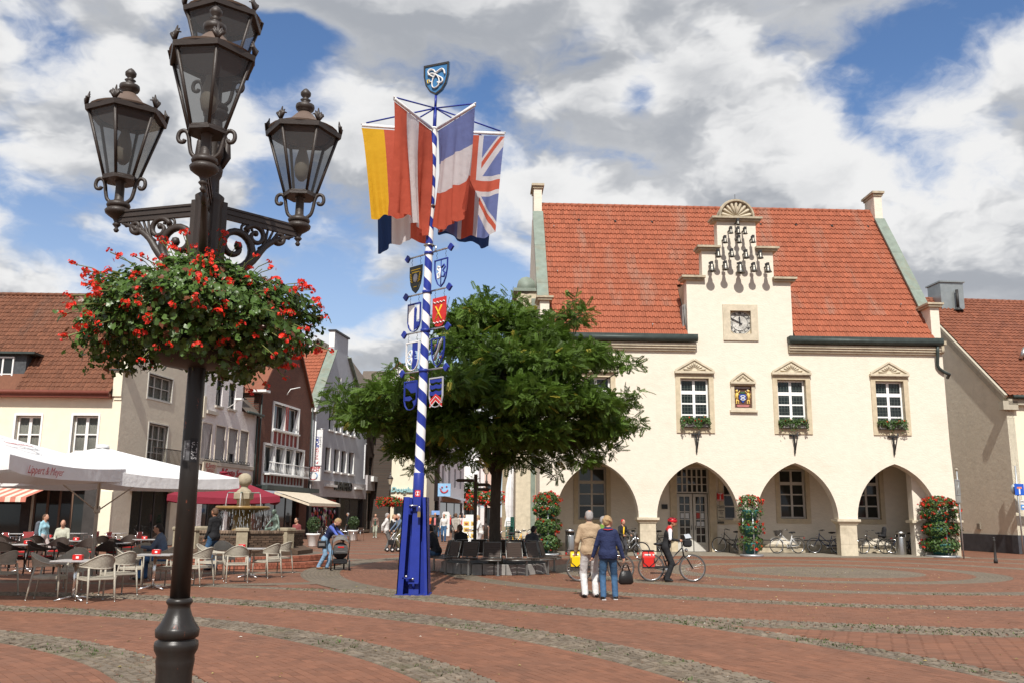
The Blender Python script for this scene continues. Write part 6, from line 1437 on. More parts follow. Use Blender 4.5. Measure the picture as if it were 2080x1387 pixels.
# guild shields: one on the mast head, eight on cross arms
def shield_pts(w, h, kind=0):
	if kind == 0: pts = [(-w/2, h*.46), (w/2, h*.46)]; cur = [(w/2, h*.46), (w*.49, h*.1), (w*.40, -h*.2), (w*.24, -h*.4), (0, -h*.52)]
	else: cur = [(w/2, h*.5), (w/2, -h*.15), (w*.42, -h*.34), (w*.24, -h*.47), (0, -h*.5)]
	return [(-x, z) for x, z in cur] + [(x, z) for x, z in cur[-2::-1]]
def ring_of(pts, t):
	c = Vector((sum(p[0] for p in pts)/len(pts), sum(p[1] for p in pts)/len(pts))); return [(c.x+(x-c.x)*t, c.y+(z-c.y)*t) for x, z in pts]
S_BL, S_WH, S_RD, S_YE, S_GY, S_DK, S_BK, S_BR, S_SK = POLEB, POLEW, mat('shield_red', (.55, .03, .03), .5), mat('shield_yellow', (.75, .52, .04), .5), mat('shield_grey', (.42, .43, .45), .5), mat('shield_dark', (.05, .055, .05), .5), IRON, mat('shield_brown', (.16, .08, .06), .6), mat('shield_sky', (.045, .17, .36), .45)
def top_shield():
	S = thing('guild_shield', 'blue shield with white knotted ribbon and yellow buckle crowning the pole', 'sign', tuple(Vector((PX0, PY, 0)) + PT @ Vector((0, 0, 11.72))), rad(-22), 'guild shields on the striped pole')
	m = MB(); p = shield_pts(.66, .80); m.prism([p], -.03, .03, 0); m.prism([p, ring_of(p, .88)], -.045, -.03, 1); m.obj('shield_plate', [S_SK, S_BK], S)
	k = MB()
	k.tube(curve([(-.04, -.05, .02), (-.16, -.05, .10), (-.20, -.055, .18), (-.14, -.05, .235), (-.05, -.05, .20), (.0, -.052, .13), (.08, -.05, .17), (.17, -.05, .20), (.22, -.05, .14), (.235, -.05, .06)]), .038, 7, flat=.5)
	k.tube(curve([(-.20, -.052, .10), (-.10, -.05, .13), (0, -.05, .08), (.09, -.05, .02), (.17, -.05, -.04), (.18, -.05, -.12), (.11, -.05, -.15), (.05, -.05, -.12)]), .037, 7, flat=.5)
	k.tube(curve([(.0, -.055, .10), (-.06, -.055, .0), (-.09, -.055, -.12), (-.07, -.055, -.22), (0, -.055, -.25), (.08, -.055, -.20), (.095, -.055, -.08), (.06, -.055, .02), (.0, -.055, .09)]), .028, 7, flat=.5)
	k.tube([(-.09, -.05, -.09), (-.17, -.05, -.06)], .028, 6, flat=.5); k.obj('ribbon', WHITE2, S)
	b = MB(); b.tube([(-.22, -.055, -.02), (-.17, -.055, -.02), (-.16, -.055, -.10), (-.21, -.055, -.10), (-.22, -.055, -.02)], .012, 5); b.obj('buckle', S_YE, S)
	b = MB(); b.tube([(0, 0, -.40), (0, 0, -.62)], .022, 7); b.obj('stem', POLEB, S)
top_shield()
def cross_arms():
	A = rad(-44)
	def hexa(mb, d0, c, mats):  pass
	defs = [(515, [('dark', 'dark grey shield with golden wreath, topmost on the left of the striped pole'), ('ae', 'openwork blue and white shield, topmost on the right of the striped pole')]),
			(594, [('split', 'half white half blue shield, second on the left of the striped pole'), ('x', 'red shield with yellow cross, second on the right of the striped pole')]),
			(672, [('wheel', 'white and blue shield with a half wheel, third on the left'), ('beaver', 'blue rimmed shield with grey diagonal wave, third on the right')]),
			(752, [('blocks', 'openwork blue shield with blue blocks, lowest on the left'), ('chev', 'shield of blue bars over red chevrons, lowest on the right')])]
	for y, sides in defs:
		z = dpt(866, y, PY).z; c = Vector((PX0, PY, 0)) + PT @ Vector((0, 0, z)); r = .108-.034*(z-2)/8.5
		col = MB(); col.lathe([(r+.005, -.035), (r+.02, -.03), (r+.02, .03), (r+.005, .035)], 20); o = col.obj('arm_collar', POLEB, POLE); o.location = c-Vector((PX0, PY, 0))
		for s, (kind, lab) in zip((-1, 1), sides):
			d = Vector((math.cos(A), math.sin(A), 0))*s
			a = MB(); p0, p1 = d*(r), d*.72; a.tube([tuple(p0), tuple(p1)], .02, 7); o = a.obj('cross_arm', STEEL, POLE); o.location = c-Vector((PX0, PY, 0))
			b = MB(); b.cbox((0, 0, 0), (.13, .05, .13)); o = b.obj('arm_tip', POLEB, POLE); o.location = c-Vector((PX0, PY, 0))+d*.74; o.rotation_euler = (0, PI/4, A)
			S = thing('guild_shield', lab, 'sign', tuple(c+d*.43+Vector((0, 0, -.52))), A, 'guild shields on the striped pole')
			w, h = .44, .66; m = MB(); mats = [S_BL, S_WH, S_RD, S_YE, S_GY, S_DK, S_BR]
			p = shield_pts(w, h, 0 if kind in ('dark', 'ae', 'beaver') else 1); rim = lambda mi: m.prism([p, ring_of(p, .93)], -.018, .018, mi)
			if kind == 'dark':
				m.prism([p], -.012, .012, 5); m.sphere((0, -.015, .02), .085, 8, 4, (1, .2, 1.2))
				for q in (-1, 1):
					for i in range(4): m.tube([(q*(.09+.02*i), -.018, -.08+.05*i), (q*.17, -.018, -.04+.06*i)], .016, 5, 3)
				m.box(-.16, .16, -.018, -.012, .20, .225, 3); m.box(-.13, .13, -.018, -.012, .14, .165, 3); m.box(-.05, .05, -.018, -.012, -.2, -.18, 3)
			elif kind == 'ae':
				rim(0); a_ = MB(); m.tube([(-.03, 0, .12), (-.10, 0, .15), (-.12, 0, .08), (-.03, 0, .02), (-.12, 0, -.03), (-.10, 0, -.13), (-.03, 0, -.12), (-.02, 0, .1)], .022, 6, 1)
				m.tube([(.02, 0, .1), (.10, 0, .16), (.14, 0, .1), (.06, 0, .03), (.13, 0, -.03), (.10, 0, -.12), (.03, 0, -.10)], .022, 6, 0); m.tube([(0, 0, .28), (0, 0, -.3)], .012, 5, 0)
			elif kind == 'split':
				rim(0); hp = [(x, zz) for x, zz in ring_of(p, .93)]; m.prism([[(-w*.45, h*.44), (-.005, h*.44), (-.005, -h*.44), (-w*.2, -h*.40), (-w*.42, -h*.2)]], -.008, .008, 1)
				m.prism([[(.005, h*.0), (.07, h*.02), (.07, -.10), (w*.42, -.12), (w*.38, -h*.28), (w*.2, -h*.4), (.005, -h*.44)]], -.008, .008, 0); m.prism([[(.005, .0), (.06, .02), (.09, .18), (.05, .24), (.005, .2)]], -.008, .008, 0); m.prism([[(.1, .26), (w*.4, .27), (w*.4, -.06), (.12, -.08)]], -.006, .006, 1)
			elif kind == 'x':
				m.prism([p], -.012, .012, 2); m.tube([(-.10, -.015, .13), (.10, -.015, -.17)], .027, 5, 3, flat=.4); m.tube([(.10, -.017, .15), (-.10, -.017, -.17)], .027, 5, 3, flat=.4)
				for zz in (.22, -.235): m.tube([(-.19+.38*i/14, -.016, zz+.02*math.sin(i*1.6)) for i in range(15)], .02, 5, 1, flat=.4)
			elif kind == 'wheel':
				rim(1); m.prism([[(.0, h*.46), (w*.45, h*.46), (w*.45, .1), (.08, .12), (.07, -.06), (w*.43, -.08), (w*.38, -h*.3), (w*.2, -h*.42), (.0, -h*.46)]], -.008, .008, 0)
				m.tube([(.16*math.cos(a), -.012, -.03+.16*math.sin(a)) for a in np.linspace(PI*.5, PI*1.5, 12)], .018, 5, 1)
				for a in np.linspace(PI*.5, PI*1.5, 5): m.tube([(0, -.012, -.03), (.16*math.cos(a), -.012, -.03+.16*math.sin(a))], .014, 5, 1)
				for i in range(5): a = PI*.3-i*PI*.15; m.box(.02+.1*math.cos(a)-.02, .02+.1*math.cos(a)+.02, -.012, .012, -.03+.13*math.sin(a)-.02, -.03+.13*math.sin(a)+.02, 0)
			elif kind == 'beaver':
				rim(0); m.tube([(-.12, 0, -.18), (-.04, 0, -.04), (.02, 0, .06), (.07, 0, .18), (.15, 0, .28)], [.03, .04, .035, .04, .03], 6, 4, flat=.3); m.tube([(-.19, 0, -.06), (-.06, 0, .1), (.02, 0, .27)], .014, 5, 0); m.tube([(-.02, 0, -.26), (.06, 0, -.12), (.16, 0, .02)], .014, 5, 0); m.sphere((-.09, 0, .15), .05, 6, 6, (1, .3, .8)); m.sphere((.08, 0, -.12), .05, 6, 6, (1, .3, .8))
			elif kind == 'blocks':
				rim(0); m.prism([[(-w*.3, h*.48), (w*.48, h*.48), (w*.48, .06), (.03, .05), (-.08, .15), (-w*.42, .2)]], -.008, .008, 0); m.prism([[(-w*.48, -.02), (-.02, -.01), (.06, -.08), (-.02, -.12), (-w*.48, -.1)]], -.008, .008, 0); m.prism([[(.08, -.13), (w*.46, -.10), (w*.40, -h*.32), (.15, -h*.4)]], -.008, .008, 0)
			else:
				rim(4)
				for zz in (.26, .12, -.02): m.prism([[(-.21, zz+.06), (-.1, zz+.03), (0, zz+.06), (.1, zz+.03), (.21, zz+.06), (.21, zz-.03), (.1, zz-.05), (0, zz-.03), (-.1, zz-.05), (-.21, zz-.03)]], -.008, .008, 0)
				for zz in (-.16, -.25):
					m.prism([[(-.19, zz-.06), (0, zz+.08), (.19, zz-.06), (.19, zz-.0), (0, zz+.13), (-.19, zz-.0)]], -.01, .01, 2)
					m.prism([[(-.19, zz-.075), (0, zz+.065), (.19, zz-.075), (.19, zz-.062), (0, zz+.078), (-.19, zz-.062)]], -.012, .012, 1)
			m.obj('shield_plate', mats, S)
			ch = MB()
			for q in (-.15, .15):
				for i in range(4): zz = h*.5+(.52-h*.5)*i/4; ch.tube([(q, 0, zz), (q+.008*(-1)**i, .008*(-1)**i, zz+.04)], .007, 4)
			ch.obj('chain', IRON, S)
cross_arms()
# ------------------------------------------------------------------ trees
BARK = mat('tree_bark', (.060, .048, .036), .95, .3, 6, bump=1.0, bscale=14, bdist=.05, stretch=(1, 1, .25), dirt=(.06, .07, .03), dscale=1, damt=.5)
LOCUST = leafmat('locust_leaf', (.090, .156, .022), .65, .40, .5, hue=((.34, .30, .04), .96), spec=.35)
def pinnate(nl=6, L_=.25, w=.042, l=.080):
	V = []; F = []
	def leaflet(bx, by, ang, z):
		u = np.array([math.cos(ang), math.sin(ang)]); s = np.array([-u[1], u[0]]); k = len(V); b = np.array([bx, by])
		for q, zz in ((b, z), (b+u*l*.45+s*w*.5, z+.004), (b+u*l, z-.008), (b+u*l*.45-s*w*.5, z+.004)): V.append((q[0], q[1], zz))
		F.append((k, k+1, k+2, k+3))
	for i in range(nl):
		x = L_*(.18+.78*i/(nl-1)); z = -.10*(x/L_)**2*L_
		for s in (1, -1): leaflet(x, 0, s*rad(62-18*i/nl), z)
	leaflet(L_, 0, 0, -.03); return np.array(V), F
def leafy_crown(name, parent, pads, per, Lf, seed, m=LOCUST, lsc=1.0, droop=.25):
	"""pads: (x, y, z, radius, flatness) clumps of compound leaves"""
	rg = np.random.default_rng(seed); V, F = pinnate(); Ps = []; Ns = []; Vv = []; Sp = []
	for (x, y, z, r, fl) in pads:
		n = int(per*(r**2)); d = rg.normal(size=(n, 3)); d /= np.linalg.norm(d, axis=1)[:, None]; q = rg.uniform(0, 1, n)**.38
		p = d*q[:, None]*np.array([r, r, r*fl]); p[:, 2] = np.where(p[:, 2] < 0, p[:, 2]*.55, p[:, 2]); p += np.array([x, y, z]) + rg.normal(0, .05, (n, 3))
		out = d*np.array([1, 1, .35])+rg.normal(0, .6, (n, 3)); out[:, 2] -= droop*.4
		Ps.append(p); Ns.append(out); tone = rg.normal(0, .18); vv = (rg.normal(tone, .33, n)).clip(-1, .95); vv[rg.random(n) < .016] = .99; Vv.append(vv)
	P = np.concatenate(Ps); O = np.concatenate(Ns); v = np.concatenate(Vv); n = len(P)
	x = O/np.linalg.norm(O, axis=1)[:, None]; t = np.array([[0, 0, 1.]])+rg.normal(0, .45, (n, 3)); y = np.cross(t, x); y /= np.linalg.norm(y, axis=1)[:, None]; z = np.cross(x, y); R_ = np.stack([x, y, z], 1)
	S = rg.uniform(.7, 1.25, n)*lsc
	o = link(name, scatter_mesh(name, V, F, P, R_, S, m, v), parent); o['kind'] = 'stuff'
	return P
def limb(mb, a, b, r0, r1, rg, sag=.0, n=6):
	a, b = Vector(a), Vector(b); pts = []; rr = []
	for i in range(n+1):
		t = i/n; p = a.lerp(b, t)+Vector((rg.normal(0, .05), rg.normal(0, .05), rg.normal(0, .04)))*(1 if 0 < i < n else 0); p.z += sag*math.sin(PI*t); pts.append(tuple(p)); rr.append(r0+(r1-r0)*t)
	mb.tube(pts, rr, 7); return pts
TREE_C = (-.45, 27.8)
def main_tree():
	rg = np.random.default_rng(11); T = thing('locust_tree', 'broad dark green locust tree growing inside the ring bench', 'tree', (*TREE_C, 0))
	# clumps read off the outline of the crown (photo points) and given depth about the trunk
	pts = [(700, 815, .75), (745, 845, .9), (790, 800, .9), (775, 866, .75), (825, 860, 1.0), (808, 915, .5), (735, 868, .45), (800, 752, .45), (690, 790, .35), (850, 900, 1.0),
		   (930, 660, .85), (985, 640, .9), (1040, 650, .9), (960, 700, 1.1), (1040, 730, 1.2), (1095, 680, .9), (1150, 650, .75), (1175, 640, .5), (1120, 740, 1.1), (1180, 720, .9), (1225, 735, .75), (1270, 740, .55),
		   (920, 780, 1.2), (990, 800, 1.3), (1070, 810, 1.3), (1140, 800, 1.2), (1200, 820, .9), (1245, 820, .8), (1270, 860, .7), (1215, 870, .9), (930, 870, 1.1), (1000, 880, 1.2), (1080, 880, 1.2), (1150, 890, 1.0), (880, 830, 1.1),
		   (1180, 935, .6), (1120, 930, .7), (1230, 915, .5), (1130, 965, .22), (1050, 930, .8), (905, 920, .8), (860, 950, .45), (1190, 930, .5), (980, 600, .4), (1040, 612, .45), (905, 640, .4), (1290, 800, .35), (1165, 615, .3), (905, 700, .8), (1010, 760, 1.2), (960, 930, .6)]
	pads = []; cx = -.86
	for (px, py, r) in pts:
		p = dpt(px, py, 27.5); hx = (p.x-cx)/4.9; dy = 4.2*math.sqrt(max(.02, 1-hx*hx)); hz = max(.35, 1-abs(p.z-5.4)/4.2)
		for k in range(3 if r > .8 else 1):
			y = rg.uniform(-1, 1)*dy*hz*.85 if r > .45 else rg.uniform(-.5, .5)*dy*hz
			f = (27.5+y)/27.5; pads.append((p.x*f-TREE_C[0], 27.5+y-TREE_C[1], EYE+(p.z-EYE)*f, r*.92, .50))
	P = leafy_crown('crown', T, pads, 340, 0, 4, lsc=1.06)
	tr = MB(); rgl = rg
	tr.tube([(.0, 0, -.02), (.02, 0, .25), (-.02, .02, 1.2), (.0, .0, 2.4), (.03, .02, 3.1)], [.32, .22, .165, .155, .17], 14)
	fork = [(-.04, 0, 2.85), (.05, .02, 3.0), (.0, .04, 3.1)]
	hubs = []
	for i in range(7):
		a = 2*PI*i/7+.3; q = (2.0*math.cos(a), 1.9*math.sin(a), 4.5+1.2*(i % 2)); limb(tr, fork[i % 3], q, .095, .055, rg, .25); hubs.append(q)
	limb(tr, (0, 0, 3.0), (.1, .1, 6.6), .14, .05, rg); hubs.append((.1, .1, 6.3)); hubs.append((0, 0, 3.5))
	for (x, y, z, r, fl) in pads:
		h = min(hubs, key=lambda q: (q[0]-x)**2+(q[1]-y)**2+1.5*(q[2]-z)**2); limb(tr, h, (x, y, z-.1), .045, .012, rg, .1, 5)
		for k in range(3): a = rg.uniform(0, 6.3); limb(tr, (x*.9+h[0]*.1, y*.9+h[1]*.1, z-.1), (x+r*.8*math.cos(a), y+r*.8*math.sin(a), z+rg.uniform(-.1, .3)*r), .014, .005, rg, 0, 3)
	tr.obj('trunk', BARK, T)
main_tree()
def small_tree(label, x, y, h, r, seed, group=None):
	rg = np.random.default_rng(seed); T = thing('street_tree', label, 'tree', (x, y, 0), 0, group); pads = []
	for i in range(9): a = rg.uniform(0, 6.3); q = rg.uniform(0, .75)*r; pads.append((q*math.cos(a), q*math.sin(a), h*(.45+.45*i/9)+rg.uniform(-.2, .2), r*.55, .9))
	leafy_crown('crown', T, pads, 70, 0, seed, lsc=1.8); tr = MB(); tr.tube([(0, 0, 0), (0, 0, h*.8)], [.12, .05], 8); tr.obj('trunk', BARK, T)
c = dpt(952, 1000, 112); small_tree('small green street tree far down the shopping street', c.x, 112, 6.6, 1.5, 3)

# ------------------------------------------------------------------ ring bench and kerb stones round the tree
SLATW = mat('dark_bench_wood', (.050, .034, .026), .5, .25, 3, stretch=(1, 8, 8)); BENCHF = mat('bench_grey_steel', (.22, .22, .21), .4, .1, 6, metal=.6)
def ring_bench():
	B = thing('ring_bench', 'round slatted bench with steel frame encircling the tree', 'bench', (*TREE_C, 0)); n = 14; R0 = 1.50
	slat = MB(); slat.cbox((0, 0, 0), (.46, .018, .068), ch=.004); sm = slat.mesh('slat', SLATW); seat_s = MB(); seat_s.cbox((0, 0, 0), (.58, .075, .026), ch=.004); ssm = seat_s.mesh('slat', SLATW)
	fr = MB()
	for q in (-.25, .25): fr.tube([(q, .0, .43), (q, .03, .48), (q, .13, .90)], .013, 6)
	fr.tube([(-.25, .13, .90), (.25, .13, .90)], .013, 6); fr.tube([(-.25, .02, .47), (.25, .02, .47)], .013, 6); frm = fr.mesh('backrest', BENCHF)
	sf = MB(); sf.tube([(-.29, -.46, .42), (.29, -.46, .42)], .018, 6); sf.tube([(-.27, .0, .42), (.27, .0, .42)], .018, 6);
	for q in (-.25, .25): sf.tube([(q, -.47, .415), (q, .02, .415)], .016, 6)
	sfm = sf.mesh('seat', BENCHF); lg = MB(); lg.box(-.025, .025, -.025, .025, 0, .42); lg.box(-.05, .05, -.05, .05, 0, .012); lgm = lg.mesh('leg', BENCHF)
	for i in range(n):
		a = -PI/2-.045+2*PI*i/n; T = Matrix.Rotation(a+PI/2, 4, 'Z') @ Matrix.Translation((0, -R0, 0))
		b = link('backrest', frm, B); b.matrix_local = T
		for j in range(6): s = link('slat', sm, b); s.location = (0, .018+.0175*j, .525+.066*j); s.rotation_euler = (-.25, 0, 0)
		st = link('seat', sfm, B); st.matrix_local = T
		for j in range(5): s = link('slat', ssm, st); s.location = (0, -.43+.098*j, .445)
		if i % 2 == 0 or i in (1, 13):
			l = link('leg', lgm, B); l.matrix_local = T @ Matrix.Translation((.20, -.36, 0))
	K = thing('kerb_ring', 'ring of upright grey kerb stones round the tree pit', 'kerb', (*TREE_C, 0)); kn = 30
	KM = mat('grey_kerb_stone', (.26, .25, .235), .9, .15, 6, bump=.4, bscale=25); k = MB(); k.cbox((0, 0, .15), (.30, .14, .30), ch=.012); km = k.mesh('stone', KM)
	for i in range(kn): a = 2*PI*i/kn; s = link('stone', km, K, (1.52*math.cos(a), 1.52*math.sin(a), random.uniform(-.015, .01)), rz=a+PI/2)
	e = MB(); e.lathe([(0, .2), (1.45, .18)], 24, cap=False); o = e.obj('soil', mat('tree_pit_soil', (.06, .045, .03), .95, .3, 12, bump=.8, bscale=20), K)
ring_bench()
# ------------------------------------------------------------------ fountain
FSTONE = mat('fountain_sandstone', (.36, .31, .22), .85, .15, 6, bump=.35, bscale=40, dirt=(.16, .13, .09), dscale=2, damt=.6)
WETSTONE = mat('wet_basin_stone', (.26, .16, .055), .25, .2, 6, dirt=(.10, .08, .04), dscale=2.5, damt=.6)
FBRICK = mat('fountain_brick', (.095, .062, .042), .85, .2, 7, attr=.35, bump=.4, bscale=50)
SBRICK = mat('step_brick', (.30, .105, .065), .8, .15, 7, attr=.25, bump=.3, bscale=50, dirt=(.2, .1, .06), dscale=1, damt=.5)
MORTAR = mat('mortar', (.14, .115, .09), .95, .2, 10)
WATER = glassmat('water_drops', (.75, .78, .8), .05, clear=.45)
FC = (-9.0, 31.0)
def fountain():
	Fo = thing('fountain', 'brick fountain with sandstone column, ball and overflowing bowl on round brick steps', 'fountain', (*FC, 0)); Fo.scale = (1, 1, .93)
	for k, (R, z0, z1, nm) in enumerate(((3.35, 0, .19, 'step'), (2.95, .19, .38, 'step'))):
		s = MB(); s.lathe([(R-.03, z0), (R-.03, z1-.012), (0, z1-.012)], 72, 0, False, cap=False); so = s.obj(nm, MORTAR, Fo)
		n = int(2*PI*R/.105);
		for row in (0, 1):
			b = MB(); b.cbox((0, -.11, 0), (.094, .22, .088), ch=.006);
			vm = [b.mesh('brick', SBRICK)]
			for q in (-.8, -.4, .4, .8):
				b2 = MB(); b2.cbox((0, -.11, 0), (.094, .22, .088), ch=.006); b2.fv = [q]*len(b2.f); vm.append(b2.mesh('brick', SBRICK))
			for i in range(n):
				a = -PI/2+2*PI*i/n+(.5*2*PI/n if row else 0)
				if math.sin(a) > .35 or not (-.5 < math.cos(a)): continue
				o = link('brick', random.choice(vm), so, (R*math.cos(a), R*math.sin(a), z0+.05+.094*row)); o.rotation_euler = (0, 0, a-PI/2)
	n8 = 8; R1, R0 = 2.05, 1.72; zb, zt = .38, 1.10
	crn = [(-PI/2-.10+PI/8+i*PI/4) for i in range(n8)]
	w = MB(); w.lathe([(R1-.02, zb), (R1-.02, zt), (R0, zt), (R0, zb)], 8, 0, False, Matrix.Rotation(crn[0], 4, 'Z')); wall = w.obj('basin_wall', MORTAR, Fo)
	vm = []; cap = []
	for q in np.linspace(-1, 1, 6):
		b = MB(); b.cbox((0, 0, 0), (.235, .05, .066), ch=.004); b.fv = [q+.01]*len(b.f); vm.append(b.mesh('brick', FBRICK))
		c = MB(); c.cbox((0, 0, 0), (.075, .40, .10), ch=.006); c.fv = [q+.01]*len(c.f); cap.append(c.mesh('brick', mat('rowlock_brick', (.19, .135, .095), .85, .2, 7, attr=.3, bump=.3, bscale=50)))
	for i in range(n8):
		a0, a1 = crn[i], crn[i]+PI/4; p0 = Vector((R1*math.cos(a0), R1*math.sin(a0), 0)); p1 = Vector((R1*math.cos(a1), R1*math.sin(a1), 0)); am = (a0+a1)/2
		if math.sin(am) > .5: continue
		d = (p1-p0); L_ = d.length; d.normalize(); nr = Vector((math.cos(am), math.sin(am), 0)); rz = math.atan2(d.y, d.x)
		for r in range(8):
			k = int(L_/.247)
			for j in range(k):
				x = (j+.5+(.5 if r % 2 else 0))*L_/k
				if x > L_-.1: continue
				pr = .012 if r in (5, 6) else 0
				o = link('brick', random.choice(vm), wall, tuple(p0+d*x-nr*(.012-pr)+Vector((0, 0, zb+.06+r*.077)))); o.rotation_euler = (0, 0, rz)
		k = int(L_/.083)
		for j in range(k): o = link('brick', random.choice(cap), wall, tuple(p0+d*((j+.5)*L_/k)-nr*.16+Vector((0, 0, zt+.045)))); o.rotation_euler = (0, 0, rz)
		lg = MB(); T = Matrix.Translation(p0+nr*.0) @ Matrix.Rotation(rz, 4, 'Z')
		lg.add([(0, -.0, zb), (L_, 0, zb), (L_, -.34, zb), (0, -.34, zb), (0, 0, zb+.26), (L_, 0, zb+.26), (L_, -.34, zb+.13), (0, -.34, zb+.13)], [(4, 5, 6, 7), (0, 4, 7, 3), (1, 2, 6, 5), (3, 7, 6, 2)][::1], 0, False, T); lg.obj('sloping_plinth', FBRICK, Fo)
		cp = MB(); T = Matrix.Translation(p0) @ Matrix.Rotation(a0, 4, 'Z'); cp.cbox((-.12, 0, (zb+zt)/2+.05), (.42, .34, zt-zb+.10), 0, T, .01); cp.cbox((-.12, 0, zt+.13), (.5, .40, .12), 0, T, .02); cp.obj('corner_post', FSTONE, Fo)
	wt = MB(); wt.lathe([(0, .92), (1.74, .92)], 40, cap=False); wt.obj('water', mat('fountain_water', (.02, .035, .03), .06, .1, 6, bump=.6, bscale=8), Fo)
	c = MB(); c.lathe([(.34, .4), (.34, 1.2), (.30, 1.3), (.28, 1.72), (.5, 1.82), (.84, 1.90), (.885, 1.94), (.895, 1.99), (.87, 2.03), (.78, 2.03), (.70, 1.97), (.25, 1.93)], 48); c.obj('bowl', WETSTONE, Fo)
	c = MB(); c.lathe([(.22, 1.94), (.21, 2.3), (.25, 2.33), (.25, 2.62), (.20, 2.68), (.13, 2.74), (.11, 2.80), (.13, 2.84)], 24); c.cbox((0, 0, 2.47), (.52, .52, .26), ch=.03); c.obj('column', FSTONE, Fo, (0, 0, -.08))
	c = MB(); c.sphere((0, 0, 2.96), .235, 28, sq=(1, 1, 1.07)); c.obj('stone_ball', FSTONE, Fo)
	for i in range(4):
		a = PI/4*0+PI/2*i+.1; p = MB(); u = Vector((math.cos(a), math.sin(a), 0)); p.tube([tuple(u*.24+Vector((0, 0, 2.50))), tuple(u*.50+Vector((0, 0, 2.51))), tuple(u*.53+Vector((0, 0, 2.48)))], .022, 7); p.obj('spout', mat('spout_bronze', (.16, .22, .19), .5), Fo)
		p = MB(); p.tube([tuple(u*.53+Vector((0, 0, 2.48))), tuple(u*.56+Vector((0, 0, 2.3))), tuple(u*.58+Vector((0, 0, 1.98)))], [.012, .014, .02], 6); p.obj('water_jet', WATER, Fo)
	rg = np.random.default_rng(2); d = MB()
	for i in range(380):
		a = rg.uniform(0, 2*PI); z1 = rg.uniform(1.0, 1.92); l = rg.uniform(.03, .2); r = .893+.015*rg.random()+(1.94-z1)*.05; x, y = r*math.cos(a), r*math.sin(a); d.tube([(x, y, z1), (x*1.003, y*1.003, max(.93, z1-l))], [.003, .0055], 4, cap=False)
	o = d.obj('falling_water', WATER, Fo); o['kind'] = 'stuff'
fountain()

# ------------------------------------------------------------------ cafe furniture
RATTAN = mat('grey_beige_rattan', (.42, .385, .315), .7, .14, 40, bump=.7, bscale=75, bdist=.01, dirt=(.2, .17, .13), dscale=6, damt=.4)
ALU = mat('polished_aluminium', (.75, .75, .74), .22, .05, 8, metal=1.0); TABLET = mat('grey_table_top', (.40, .39, .38), .35, .06, 8)
def weave(bm_, P0, P1, P2, P3, nu, nv, th=.006):
	"""woven strips across a curved patch: P(u,v) from two polylines is built by the caller"""
def rattan_chair(label, loc, rz):
	C = thing('rattan_chair', label, 'chair', loc, rz, 'rattan chairs on the cafe terrace')
	for (x, y, tx, ty, top) in ((-.25, -.26, -.25, -.24, .655), (.25, -.26, .25, -.24, .655), (-.25, .30, -.235, .20, .62), (.25, .30, .235, .20, .62)):
		l = MB(); l.tube([(x, y, 0), ((x+tx)/2, (y+ty)/2, .35), (tx, ty, top)], [.014, .019, .019], 7); lo = l.obj('leg', RATTAN, C)
		f = MB(); f.lathe([(.016, -.001), (.017, .02)], 8, M=Matrix.Translation((x, y, 0))); f.obj('foot_cap', STEEL, lo)
	s = MB(); s.cbox((0, 0, .425), (.50, .50, .05), ch=.012); s.box(-.25, .25, -.262, -.245, .375, .41)
	for i in range(16): x = -.235+.0313*i; s.box(x, x+.016, -.24, .24, .4495, .455)
	for i in range(16): y = -.235+.0313*i; s.box(-.24, .24, y, y+.014, .4495, .4535)
	s.obj('seat', RATTAN, C)
	# tub back: one band that sweeps from the arm fronts up to the back rail
	b = MB(); n = 26; rows = 7; V = []; V2 = []
	for i in range(n+1):
		t = i/n; a = PI*t; x = .285*math.cos(a); y = -.26+(.56*math.sin(a)**.62); k = math.sin(a)
		zt = .665+.205*(k**1.6); zb = .64-.03*k**2; lean = .05*k
		for j in range(rows+1): q = j/rows; z = zb+(zt-zb)*q; V.append((x*(1+.03*q), y+lean*q, z)); V2.append((x*.95*(1+.03*q), y*.97+lean*q-.004, z))
	R = rows+1
	f = [(i*R+j, (i+1)*R+j, (i+1)*R+j+1, i*R+j+1) for i in range(n) for j in range(rows)]
	b.add(V, f); b.add(V2, [q[::-1] for q in f])
	for j in (0, rows): b.tube([V[i*R+j] for i in range(n+1)], .014, 6)
	for i in range(n):                                                  # raised strands, over and under
		for j in range(rows):
			if (i+j) % 2: p = [Vector(V[i*R+j]), Vector(V[(i+1)*R+j]), Vector(V[(i+1)*R+j+1]), Vector(V[i*R+j+1])]; nrm = (p[1]-p[0]).cross(p[3]-p[0]).normalized()*-.006; c = sum(p, Vector())/4; b.add([tuple(c+(q-c)*.86+(nrm if nrm.dot(Vector((c.x, c.y, 0))) > 0 else -nrm)) for q in p], [(0, 1, 2, 3)])
	b.obj('backrest', RATTAN, C)
	for sx in (-1, 1): a_ = MB(); a_.tube([(sx*.25, -.24, .40), (sx*.235, .20, .40)], .014, 6); a_.obj('seat_rail', RATTAN, C)
	return C
def bistro_table(label, loc, rz=0):
	T = thing('bistro_table', label, 'table', loc, rz, 'tables on the cafe terrace'); m = MB(); m.cbox((0, 0, .735), (.72, .72, .028), ch=.008); m.obj('table_top', TABLET, T)
	m = MB(); m.box(-.363, .363, -.363, .363, .722, .738); m.obj('edge_band', ALU, T)
	m = MB(); m.tube([(0, 0, .06), (0, 0, .72)], .035, 12); m.obj('column', ALU, T)
	for i in range(4): a = PI/4+i*PI/2; f = MB(); f.tube([(.03*math.cos(a), .03*math.sin(a), .075), (.18*math.cos(a), .18*math.sin(a), .06), (.36*math.cos(a), .36*math.sin(a), .018)], [.035, .03, .022], 8, flat=.6); f.obj('foot', ALU, T)
	return T
RC0 = None
